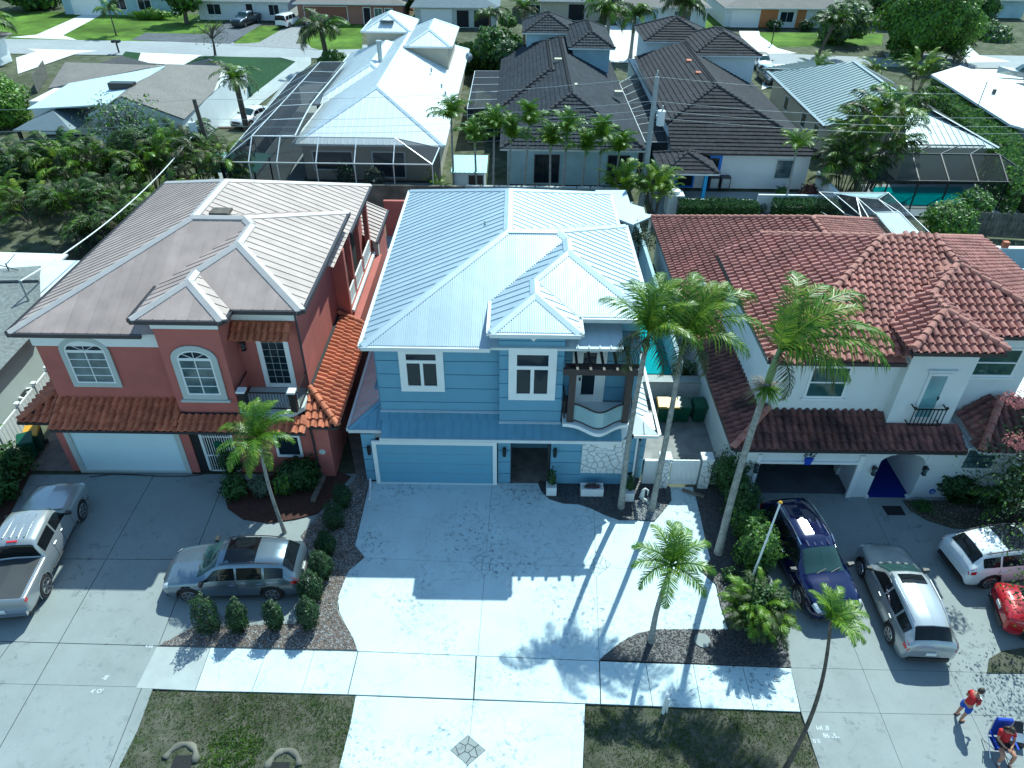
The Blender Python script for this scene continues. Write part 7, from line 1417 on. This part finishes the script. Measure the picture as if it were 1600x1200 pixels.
q=G(1583,1160); t=thing('cool_bag','black and silver cool bag with lid open beside the folding chair','bag',(q.x,q.y,0),math.radians(-12)); MB().box(-.26,.22,-.16,.16,0,.28).build('bag_body',K['black'],t,world=False); MB().box(-.25,.21,-.15,.15,.281,.30).build('silver_lining',K['chrome'],t,world=False); MB().add([(-.26,.17,.28),(.22,.17,.28),(.24,.42,.50),(-.24,.42,.50),(-.26,.19,.28),(.22,.19,.28),(.24,.44,.50),(-.24,.44,.50)],[(0,1,2,3),(7,6,5,4),(3,2,6,7),(0,3,7,4),(1,5,6,2)]).build('lid',K['black'],t,world=False)
# ---------------- screened enclosures, walls, poles, wires, small things ----------------
def cage(label,quads,fm,sm,bar=.07,group=None,name='screen_enclosure',sm2=None,k2=999):
    c=quads[0][0]; t=thing(name,label,'screen enclosure',(c[0],c[1],0),group=group); seen=set()
    for iq,qd in enumerate(quads):
        pts=[V(p) for p in qd]; MB().add(pts,[tuple(range(len(pts)))]).build('screen_panel',sm2 if iq>=k2 else sm,t)
        for i in range(len(pts)):
            a,b=pts[i-1],pts[i]; k=tuple(sorted((tuple(round(x,1) for x in a),tuple(round(x,1) for x in b))))
            if k in seen or (a-b).length<.15: continue
            seen.add(k); MB().bar(a,b,bar,bar).build('frame_bar',fm,t)
    return t
def seq(a,b,n): a=V(a);b=V(b); return [a+(b-a)*i/n for i in range(n+1)]
# left enclosure behind the red house
zb=0.05; yf=52.5
bx=[F(px,252,yf).x for px in (344,388,432,493,553,614,675)]; rail=[V((x,yf,3.15)) for x in bx]; bot=[V((x,yf,zb)) for x in bx]
tx=[F(px,215,54.6).x for px in (394,438,498,557,617)]; top=[V((x,54.6,4.4)) for x in tx]
Q=[[bot[i],bot[i+1],rail[i+1],rail[i]] for i in range(6)]+[[rail[1],rail[2],top[1],top[0]],[rail[2],rail[3],top[2],top[1]],[rail[3],rail[4],top[3],top[2]],[rail[4],rail[5],top[4],top[3]],[rail[0],rail[1],top[0]],[rail[5],rail[6],top[4]]]
E2=[V(G(x,y,3.9)) for x,y in ((500,97),(540,97),(486,158),(461,212))]
farL=V(G(500,97,4.2)); lo=V(G(482,97,3.0))
A1=seq(top[0],farL,6); B1=seq(rail[0],(lo.x,farL.y,3.0),6); C1=seq((rail[0].x,rail[0].y,0),(lo.x,farL.y,0),6)
for i in range(6): Q+=[[A1[i],A1[i+1],B1[i+1],B1[i]],[B1[i],B1[i+1],C1[i+1],C1[i]]]
I1=seq(top[0],G(500,97,4.2),6); J1=[V(G(461,212,4.2)),V(G(474,185,4.2)),V(G(486,163,4.2)),V(G(500,145,4.2)),V(G(513,130,4.2)),V(G(527,113,4.2)),V(G(540,97,4.2))]
for i in range(6): Q.append([I1[i],I1[i+1],J1[i+1],J1[i]])
Q.append([top[0],J1[0],top[1]]); Q.append([rail[6],top[4],V((-6.0,56.4,3.1))]); Q.append([bot[6],V((-6.0,56.4,0)),V((-6.0,56.4,3.1)),rail[6]])
cage('large screened enclosure with white frame around the cream house, patio tent inside',Q,K['alu'],K['screen'],sm2=K['screen2'],k2=12)
sheet('patio',[(-24,52.6),(-6,52.6),(-6,57),(-24,57)],.02,K['conc']); sheet('patio',[(-25,57),(-17.3,57),(-17.3,90),(-27,90)],.02,K['conc'])
t=thing('patio_tent','green hip-roofed patio tent inside the left screened enclosure','tent',(-22,55.2,0)); P,C=hip(-24.0,-19.6,53.2,57.4,2.1,.45)
for q in P: MB().slab([V(x) for x in q],.04).build('canopy_panel',mat('green_canvas',(.10,.26,.22),.8,var=.06) if 'green_canvas' not in bpy.data.materials else bpy.data.materials['green_canvas'],t)
for x in (-23.8,-19.8):
    for y in (53.4,57.2): MB().box(x-.05,x+.05,y-.05,y+.05,0,2.1).build('post',K['black'],t)
# dark enclosures between the houses
def simple_cage(label,corners,zlo,zhi,n,fm,sm,bar=.06):
    a,b,c,d=[V(x) for x in corners]; L=seq(a,d,n); R_=seq(b,c,n); Q=[[L[i],R_[i],R_[i+1],L[i+1]] for i in range(n)]
    Q+=[[V((L[i].x,L[i].y,0)),V((L[i+1].x,L[i+1].y,0)),L[i+1],L[i]] for i in range(n)]+[[V((a.x,a.y,0)),V((b.x,b.y,0)),b,a]]
    return cage(label,Q,fm,sm,bar)
simple_cage('dark screened enclosure between the bright white roof and the charcoal tile roof',[G(730,170,3.0),G(783,168,3.0),G(787,111,3.0),G(742,111,3.0)],0,3,5,K['alu'],K['screen2'],.05)
simple_cage('dark flat screen between the two charcoal tile roofs',[G(1008,222,2.8),G(1045,222,2.8),G(1000,112,3.2),G(968,130,2.8)],0,3,8,K['alu'],K['screen2'],.04)
# enclosure over the rectangular pool at right
yr=53.0; px=[1340,1388,1436,1483,1529,1575,1625,1680]; rr=[V((F(x,284,yr).x,yr,2.2)) for x in px]; bb_=[V((v.x,yr,0)) for v in rr]
md=[V((F(x,241,56).x,56,3.25)) for x in (1380,1425,1470,1516,1562)]; tp_=[V((F(x,227,58.3).x,58.3,3.2)) for x in (1412,1455,1500,1540)]
Q=[[bb_[i],bb_[i+1],rr[i+1],rr[i]] for i in range(7)]+[[rr[i+1],rr[i+2],md[i+1],md[i]] for i in range(4)]+[[md[i],md[i+1],tp_[min(i+1,3)],tp_[i]] for i in range(3)]+[[rr[5],rr[6],md[4]],[rr[6],V((rr[6].x,60,2.2)),md[4]],[rr[0],rr[1],md[0]]]
cage('dark screened enclosure over the rectangular turquoise pool at right',Q,K['bronze'],K['screen'],.09)
sheet('pool_deck',P2((1345,288),(1610,288),(1640,345),(1350,335)),.02,K['conc_l'])
pl=P2((1366,293),(1500,293),(1548,326),(1440,322),(1350,316)); sheet('pool_water',pl,.05,K['water'],th=.03); 
if False: t=thing('spa_step','pale step block at the corner of the rectangular pool','step',tuple(G(1447,318,0))); sheet('pool_deck',P2((1380,288),(1420,288),(1400,292),(1385,292)),.03,K['conc_l'])
# small enclosure behind the 642 roof
w=lambda x,y,z: V(G(x,y,z))
Q=[[w(1280,300,2.9),w(1302,301,3.0),w(1352,343,3.0),w(1320,334,2.5)],[w(1302,301,3.0),w(1338,308,3.4),w(1360,345,3.3),w(1352,343,3.0)],[w(1302,301,3.0),w(1388,301,3.0),w(1372,311,3.4),w(1338,308,3.4)],[w(1338,308,3.4),w(1372,311,3.4),w(1405,331,3.4),w(1366,332,3.4)],[w(1366,332,3.4),w(1405,331,3.4),w(1440,368,3.4),w(1398,368,3.4)],[w(1388,301,3.0),w(1455,366,3.0),w(1440,368,3.4),w(1372,311,3.4)],[w(1280,300,2.9),w(1320,334,2.5),w(1320,352,1.0),w(1272,325,1.0)],[w(1338,308,3.4),w(1366,332,3.4),w(1398,368,3.4),w(1350,360,3.0)]]
ct=cage('screened pool cage with pale roof panels behind the 642 house',Q,K['alu'],K['screen'],.04)
pp_=mat('pale_roof_sheet',(.30,.44,.50),.4,var=.1,scale=3)
MB().slab([w(1368,333,3.45),w(1404,332,3.45),w(1438,367,3.45),w(1400,367,3.45)],.03).build('roof_sheet',pp_,ct); MB().slab([w(1304,302,3.08),w(1384,302,3.08),w(1370,309,3.4),w(1340,307,3.4)],.03).build('roof_sheet',pp_,ct)
# boundary walls
t=thing('boundary_wall','stained old concrete boundary wall behind the red and blue houses','wall',(-5,51.8,0)); MB().box(-26,-3.7,51.7,51.9,0,1.75).build('wall_panel',K['conc_b'],t); MB().box(-26,-3.7,51.66,51.94,1.75,1.82).build('coping',K['conc_b'],t)
t=thing('boundary_wall','low pale block wall in front of the row of slim palms','wall',(2,51.8,0)); MB().box(-3.7,7.7,51.7,51.9,0,1.75).build('wall_panel',K['conc'],t); 
for i in range(11): MB().box(-3.6+1.02*i,-2.66+1.02*i,51.66,51.94,1.75,1.86).build('coping',K['conc_l'],t)
t=thing('terrace_wall','low white wall behind the long trimmed hedge','wall',(15,51.4,0)); MB().box(11.4,17.6,51.3,51.5,0,1.2).box(18.2,24,52.0,52.2,0,1.35).build('wall_panel',K['stucco_w'],t); MB().box(24.0,24.2,52,56.5,0,1.6).build('wall_panel',K['stucco_w'],t)
t=thing('water_urn','white square pedestal with round drum on the terrace wall','pedestal',(11.9,51.8,0)); MB().box(11.3,12.5,51.2,52.4,0,1.5).build('pedestal_base',K['stucco_w'],t); MB().tube([(11.9,51.8,1.5),(11.9,51.8,1.72)],.35,14).build('drum',K['white'],t)
for x,l in ((15.85,'left of two grey air conditioning units on the white rear wall'),(16.75,'right of two grey air conditioning units on the white rear wall')):
    t=thing('air_conditioner',l,'air conditioner',(x,56.2,0),group='air conditioners on the rear wall'); MB().box(x-.38,x+.38,56.0,56.6,.2,1.15).build('casing',K['gut_d'],t); MB().box(x-.3,x+.3,55.97,55.999,.3,1.05).build('grille',K['metal_grey'],t)
t=thing('garden_wall','white wall with two little posts beyond the 642 roof at right','wall',(31,43,0)); MB().box(28.8,37,43.0,43.25,0,1.5).build('wall_panel',K['lblue'],t); MB().box(28.75,37,42.95,43.3,1.5,1.58).build('coping',K['white'],t); MB().box(28.9,29.2,43,43.3,1.58,2.0).build('post',K['lblue'],t); MB().box(31.5,31.85,43,43.3,1.58,1.95).build('red_post',K['tile_red'],t)
sheet('paved_yard',[(24,36),(40,36),(40,42.8),(24,42.8)],.0,K['paver_g']); sheet('dark_yard_cover',[(27,39.5),(40,39.5),(40,42.7),(27,42.7)],.03,K['asph_d'])
t=thing('white_bench','pale blue slab bench against the right garden wall','bench',(30.5,42.4,0)); MB().box(29.2,32.0,42.1,42.6,.35,.5).build('seat',K['lblue'],t); MB().box(29.4,29.7,42.15,42.55,0,.35).build('support',K['lblue'],t); MB().box(31.5,31.8,42.15,42.55,0,.35).build('support',K['lblue'],t)
Q=[[(27.5,35.0,2.4),(33,35.0,2.4),(33,38.4,2.4),(28.6,38.4,2.4)],[(27.5,35.0,0),(27.5,35.0,2.4),(28.6,38.4,2.4),(28.6,38.4,0)],[(27.5,35,0),(33,35,0),(33,35,2.4),(27.5,35,2.4)]]
cage('screened box with pale frame cut off by the right edge, beyond the 642 roof',Q,K['alu'],K['screen'],.08)
# wooden fence leaning planks
t=thing('wooden_fence','weathered grey plank fence between the pool enclosure and the white wall','fence',(34,48.3,0)); a=G(1478,366); b=G(1640,376)
n=40
for i in range(n):
    q=V(a).lerp(V(b),i/n); x0,x1=q.x,q.x+.19; h_=1.75+ru(-.06,.06); ln=ru(.02,.1)
    MB().add([(x0,q.y,0),(x1-.03,q.y,0),(x1-.03+ln,q.y+.1,h_),(x0+ln,q.y+.1,h_),(x0,q.y+.03,0),(x1-.03,q.y+.03,0),(x1-.03+ln,q.y+.13,h_),(x0+ln,q.y+.13,h_)],[(0,1,2,3),(7,6,5,4),(3,2,6,7),(0,3,7,4),(1,5,6,2)]).build('plank',K['fence'],t)
MB().bar((a.x,a.y+.12,.5),(b.x,b.y+.12,.5),.05,.1).build('fence_rail',K['fence'],t)
t=thing('wooden_fence','dark wooden fence along the yard of the grey shingle house','fence',(-45,66,0)); a=V(G(58,145)); b=V(G(75,118))
for i in range(14): q=a.lerp(b,i/14); q2=a.lerp(b,(i+.9)/14); MB().add([(q.x,q.y,0),(q2.x,q2.y,0),(q2.x,q2.y,1.7),(q.x,q.y,1.7),(q.x+.04,q.y,0),(q2.x+.04,q2.y,0),(q2.x+.04,q2.y,1.7),(q.x+.04,q.y,1.7)],[(0,1,2,3),(7,6,5,4),(3,2,6,7),(0,3,7,4),(1,5,6,2)]).build('plank',K['fence'],t)
# turquoise shed roof
t=thing('garden_shed','small shed with pale turquoise metal roof at left end of the slim palms','shed',(-3.6,54.6,0)); metal_roof(t,[(-4.9,53.4,2.25),(-2.2,53.4,2.25),(-2.2,56.4,2.55),(-4.9,56.4,2.55)],mat('turquoise_metal',(.38,.62,.62),.45,.2,var=.05),w=.35,rib=.03,name='roof_sheet'); MB().box(-4.7,-2.4,53.8,56.2,0,2.2).build('shed_body',K['stucco_w'],t); MB().box(-3.6,-2.5,53.75,53.799,.1,1.9).build('shed_door',K['wood_d'],t)
# flat grey roof behind the blue house
t=thing('pavilion_roof','pale blue-grey angular flat roof at the back right corner of the blue house','roof',(8,46,0)); zf=3.0
MB().prism([tuple(G(x,y,zf)[:2]) for x,y in ((930,297),(978,297),(985,318),(1006,324),(1008,333),(1021,337),(989,351),(964,341),(950,345))],zf-.12,zf).build('roof_sheet',K['metal_green'] if False else mat('blue_grey_membrane',(.40,.50,.56),.6,var=.04),t)
for x,y in ((1018,338),(989,350),(960,340)): q=G(x,y,zf-.15); MB().box(q.x-.08,q.x+.08,q.y+.1,q.y+.26,0,zf-.12).build('post',K['stucco_w'],t)
# side yard between blue house roof and 642: narrow wall and small things
t=thing('party_wall','pale blue wall running between the blue house yard and 642','wall',(8.2,38,0)); MB().box(8.1,8.3,29,49,0,1.9).build('wall_panel',K['lblue'],t)
tree('thin scraggly tree in the side yard behind the pavilion roof',8.0,43.0,3.0,1.3,700,.07,[K['shrub'],K['grey_l']],.09,sparse=True); shrub('green plants by the pool edge beside 642',8.6,29.6,.8,.5,.6,700,.07,[K['hedge'],K['shrub']],zb=.5)
t=thing('black_chair','black covered lounge chair in the side yard beside the blue house roof','chair',(6.3,35.8,.5)); MB().box(5.9,6.8,35.3,36.3,.8,1.0).build('seat',K['black'],t); MB().box(5.9,6.8,36.2,36.35,1.0,1.6).build('backrest',K['black'],t); 
# utility poles and wires
WP=[]
def upole(px,ptop,pbot,Yb,label,m,r0,r1,arm=True):
    b=G(pbot[0],pbot[1]); tp=F(ptop[0],ptop[1],b.y); t=thing('utility_pole',label,'utility pole',(b.x,b.y,0)); MB().tube([(b.x,b.y,0),(tp.x,b.y,tp.z)],[r0,r1],12).build('pole',m,t)
    return t,b,tp
t,b,tp=upole(0,(303,155),(341,285),0,'brown wooden utility pole with white transformer behind the red house',K['pole'],.2,.15)
q=F(306,198,b.y); MB().tube([(q.x-.1,b.y-.3,q.z-.45),(q.x-.1,b.y-.3,q.z+.45)],.28,14).build('transformer',K['stucco_w'],t); MB().tube([(q.x-.05,b.y-.3,q.z+.45),(q.x-.05,b.y-.3,q.z+.75)],.06,8).build('bushing',K['metal_grey'],t); MB().box(q.x-.05,q.x+.25,b.y-.2,b.y,q.z-.1,q.z+.1).build('bracket',K['metal_grey'],t); A0=V((tp.x,b.y,tp.z)); TR0=V((q.x,b.y-.3,q.z-.3))
t,b,tp=upole(0,(1027,120),(1001,325),0,'tall pale concrete utility pole with white transformer behind the blue house',K['polec'],.24,.15)
q=F(1028,182,b.y); MB().tube([(q.x+.15,b.y-.35,q.z-.5),(q.x+.15,b.y-.35,q.z+.5)],.28,14).build('transformer',K['stucco_w'],t); MB().tube([(q.x+.2,b.y-.35,q.z+.5),(q.x+.2,b.y-.35,q.z+.85)],.06,8).build('bushing',K['metal_grey'],t); MB().box(q.x-.15,q.x+.2,b.y-.25,b.y,q.z-.1,q.z+.12).build('bracket',K['metal_grey'],t); MB().tube([(tp.x,b.y,tp.z),(tp.x,b.y,tp.z+.4)],.05,6).build('insulator',K['metal_grey'],t); A1=V((tp.x,b.y,tp.z))
def wire(label,a,b,sag,r=.012,m=K['metal_grey'],grp='overhead wires'):
    a=V(a);b=V(b); t=thing('power_line',label,'wire',tuple(a),group=grp); pts=[a.lerp(b,i/24)-V((0,0,sag*4*(i/24)*(1-i/24))) for i in range(25)]; MB().tube(pts,r,4).build('wire',m,t)
for k,(dz,l) in enumerate(((0,'topmost overhead wire between the two utility poles'),(-1.6,'middle overhead wire between the two utility poles'),(-2.2,'lower overhead wire between the two utility poles'),(-2.7,'lowest overhead wire between the two utility poles'))): wire(l,A0+V((0,0,dz*.9)),A1+V((0,0,dz)),.5); wire(l.replace('between the two utility poles','from the concrete pole to the right edge'),A1+V((0,0,dz)),A1+V((40,-1,dz+.3)),.9); wire(l.replace('between the two utility poles','from the wooden pole to the left edge'),A0+V((0,0,dz)),A0+V((-32,-3,dz)),.6)
t=thing('service_cable','thick white twisted service cable from wooden pole down across the red house roof','cable',tuple(TR0),group=None); pts=[TR0.lerp(MASTTOP,i/30)-V((0,0,3.2*(i/30)*(1-i/30)))+V((0,0,.0)) for i in range(31)]; MB().tube(pts,.035,6).build('cable',K['white'],t)
# mailbox posts, flag pole, white post
q=G(1160,950); a=G(1163,935); tpf=F(1219,787,a.y); t=thing('flag_pole','tilted white flag pole with gold ball rising out of the palm clump','flag pole',(a.x,a.y,0)); MB().tube([(a.x,a.y,0),(tpf.x,a.y,tpf.z)],[.045,.03],10).build('pole',K['white'],t); mb=MB(); pts=[(tpf.x,a.y,tpf.z+i*.03) for i in range(5)]; mb.tube(pts,[.02,.06,.07,.05,.01],10); mb.build('ball_finial',K['yel'],t)
for z in (.35,.62): pz=V((a.x,a.y,0)).lerp(V((tpf.x,a.y,tpf.z)),z); MB().tube([pz+V((-.06,0,0)),pz+V((.06,0,0))],.015,6).build('cleat',K['metal_grey'],t)
q=G(1036,1113); t=thing('mailbox_post','slim white pipe post with round cap standing on the right verge','post',(q.x,q.y,-.04)); MB().tube([(q.x,q.y,-.04),(q.x,q.y,.95)],.055,12).build('pipe',K['white'],t); MB().tube([(q.x,q.y,.95),(q.x,q.y,1.0),(q.x,q.y,1.03)],[.075,.075,.03],12).build('cap',K['white'],t); MB().tube([(q.x+.12,q.y+.03,-.04),(q.x+.09,q.y+.02,.75)],.03,8).build('side_pipe',K['white'],t)
for px,py,l in ((186,82,'double black mailbox on a post by the far street'),): 
    q=G(px,py); t=thing('mailbox',l,'mailbox',(q.x,q.y,0)); MB().box(q.x-.08,q.x+.08,q.y-.08,q.y+.08,0,1.2).build('post',K['black'],t); MB().box(q.x-.5,q.x-.12,q.y-.3,q.y+.3,1.2,1.5).build('box',K['black'],t); MB().box(q.x+.12,q.x+.5,q.y-.3,q.y+.3,1.2,1.5).build('box',K['black'],t)
q=G(1205,70); t=thing('lamp_post','thin black lamp post on the far bright lawn','lamp post',(q.x,q.y,0)); MB().tube([(q.x,q.y,0),(q.x,q.y,2.3)],.07,6).build('post',K['black'],t); MB().box(q.x-.15,q.x+.15,q.y-.15,q.y+.15,2.3,2.65).build('lamp_head',K['black'],t)
# plank, weathered log, drain cover, hose
a=G(1066,765,.08); b=G(1100,776,.08); t=thing('timber_plank','brown timber plank lying across the path by the white gate','plank',tuple(a)); MB().bar(a,b,.14,.06).build('plank',K['wood'],t)
a=G(506,742,.14); b=G(489,783,.14); t=thing('weathered_sleeper','grey weathered timber sleeper on the red mulch beside the pillar','timber',tuple(a)); MB().bar(a,b,.2,.14).build('sleeper',K['wood'],t)
q=G(1098,1000); q=G(1097,1002); t=thing('drain_cover','flat grey round utility cover in the charcoal pebble bed','cover',(q.x-.0,q.y,0)); MB().tube([(q.x,q.y,.03),(q.x,q.y,.07)],.28,18).build('cover',K['conc'],t)
t=thing('garden_hose','thin dark hose along the grey concrete before the white garage door','hose',tuple(G(150,742))); pts=[G(x,y,.02) for x,y in ((140,745),(175,741),(210,742),(250,744),(290,744),(318,741))]; MB().tube(pts,.018,6).build('hose',K['black'],t)
q=G(1002,782); t=thing('swan_ornament','white and blue heron statue on pale pebbles between planter and palm','statue',(q.x,q.y,.03)); MB().tube([(q.x,q.y,.03),(q.x,q.y,.3),(q.x+.02,q.y,.55),(q.x+.1,q.y+.02,.68),(q.x+.22,q.y,.6),(q.x+.2,q.y-.1,.4)],[.03,.11,.08,.045,.04,.02],8).build('statue_body',K['stone_w'],t,smooth=True); MB().tube([(q.x-.12,q.y-.05,.3),(q.x+.2,q.y-.15,.12),(q.x+.3,q.y-.3,.05)],[.05,.07,.03],6).build('tail',K['greyw'],t,smooth=True)
q=G(908+104,707); t=thing('wall_pot','dark round pot behind the white yard wall','pot',(5.9,23.9,0)); MB().tube([(5.9,23.9,0),(5.9,23.9,.3),(5.9,23.9,.42)],[.16,.25,.27],14).build('pot',K['black'],t)
q=G(1392,458,7.6); t=thing('roof_bird','small dark bird perched on the rose brown tile roof','bird',tuple(q)); MB().tube([(q.x-.15,q.y,q.z),(q.x,q.y,q.z+.1),(q.x+.12,q.y,q.z+.22),(q.x+.2,q.y,q.z+.25)],[.02,.07,.05,.02],7).build('body',K['black'],t,smooth=True)
q=G(1096,451,4.2); t=thing('roof_vent','white round vent cap on the lower tile roof','vent',tuple(q)); MB().tube([q-V((0,0,.2)),q+V((0,0,.25)),q+V((0,0,.4))],[.13,.2,.08],12).build('vent_cap',K['white'],t)
q=G(840+22,325,.05); 
t=thing('roof_satellite_dish','small satellite dish at the right eave of the bright white roof','satellite dish',tuple(G(733,98,3.0))); q=G(733,98,3.0); MB().tube([q,q+V((0,0,.6))],.05,6).build('mast',K['metal_grey'],t); MB().tube([q+V((0,0,.6)),q+V((.1,-.15,.65))],[.45,.05],12).build('dish',K['metal_grey'],t)
# trampoline with dark net left of the red house
t=thing('trampoline','black netted trampoline behind the red house roof at left','trampoline',(-22.6,44.5,0)); q=G(148,430); cx,cy=G(150,425,.9)[:2]
MB().tube([(cx,cy,.85),(cx,cy,.9)],2.0,24).build('jump_mat',K['black'],t)
for i in range(8): a=i*math.pi/4; MB().tube([(cx+2*math.cos(a),cy+2*math.sin(a),0),(cx+2*math.cos(a),cy+2*math.sin(a),2.7)],.04,6).build('net_pole',K['black'],t)
for i in range(8): a=i*math.pi/4; b=(i+1)*math.pi/4; MB().add([(cx+2*math.cos(a),cy+2*math.sin(a),.9),(cx+2*math.cos(b),cy+2*math.sin(b),.9),(cx+2*math.cos(b),cy+2*math.sin(b),2.6),(cx+2*math.cos(a),cy+2*math.sin(a),2.6)],[(0,1,2,3)]).build('net_panel',K['screen'],t)
# chalk survey marks on the concrete (flat print)
RZ=Matrix.Identity(4); chalk=mat('chalk_mark',(.62,.68,.70),.9,var=0)
t=thing('chalk_marks','faint white chalk figures on the left sidewalk crossing','chalk marks',tuple(G(160,1060))); 
for s,px,py,sz,rot in (('-8\'',163,1062,.22,0),('4\' O\'',150,1083,.2,.05),('4.66',232,1012,.16,0)): q=G(px,py); text(s,sz,(q.x,q.y,.003),Matrix.Rotation(rot,4,'Z'),chalk,t,'chalk_figure',ext=.0008)
t=thing('chalk_marks','faint white chalk figures on the right driveway near the two people','chalk marks',tuple(G(1295,1140)))
for s,px,py,sz,rot in (('.8\' IM',1285,1134,.2,math.pi),('"5" 98',1297,1146,.2,math.pi),('0.0',1275,1155,.18,math.pi)): q=G(px,py); text(s,sz,(q.x,q.y,.003),Matrix.Rotation(rot,4,'Z'),chalk,t,'chalk_figure',ext=.0008)
t=thing('chalk_marks','small blue paint dashes on the white sidewalk at right','paint marks',tuple(G(1108,1047))); bp=mat('blue_paint_mark',(.05,.30,.55),.8,var=0)
for px,py in ((1107,1043),(1109,1048),(1111,1053),(1110,1058)): q=G(px,py); MB().box(q.x-.03,q.x+.03,q.y-.02,q.y+.02,.0015,.003).build('paint_dash',bp,t)
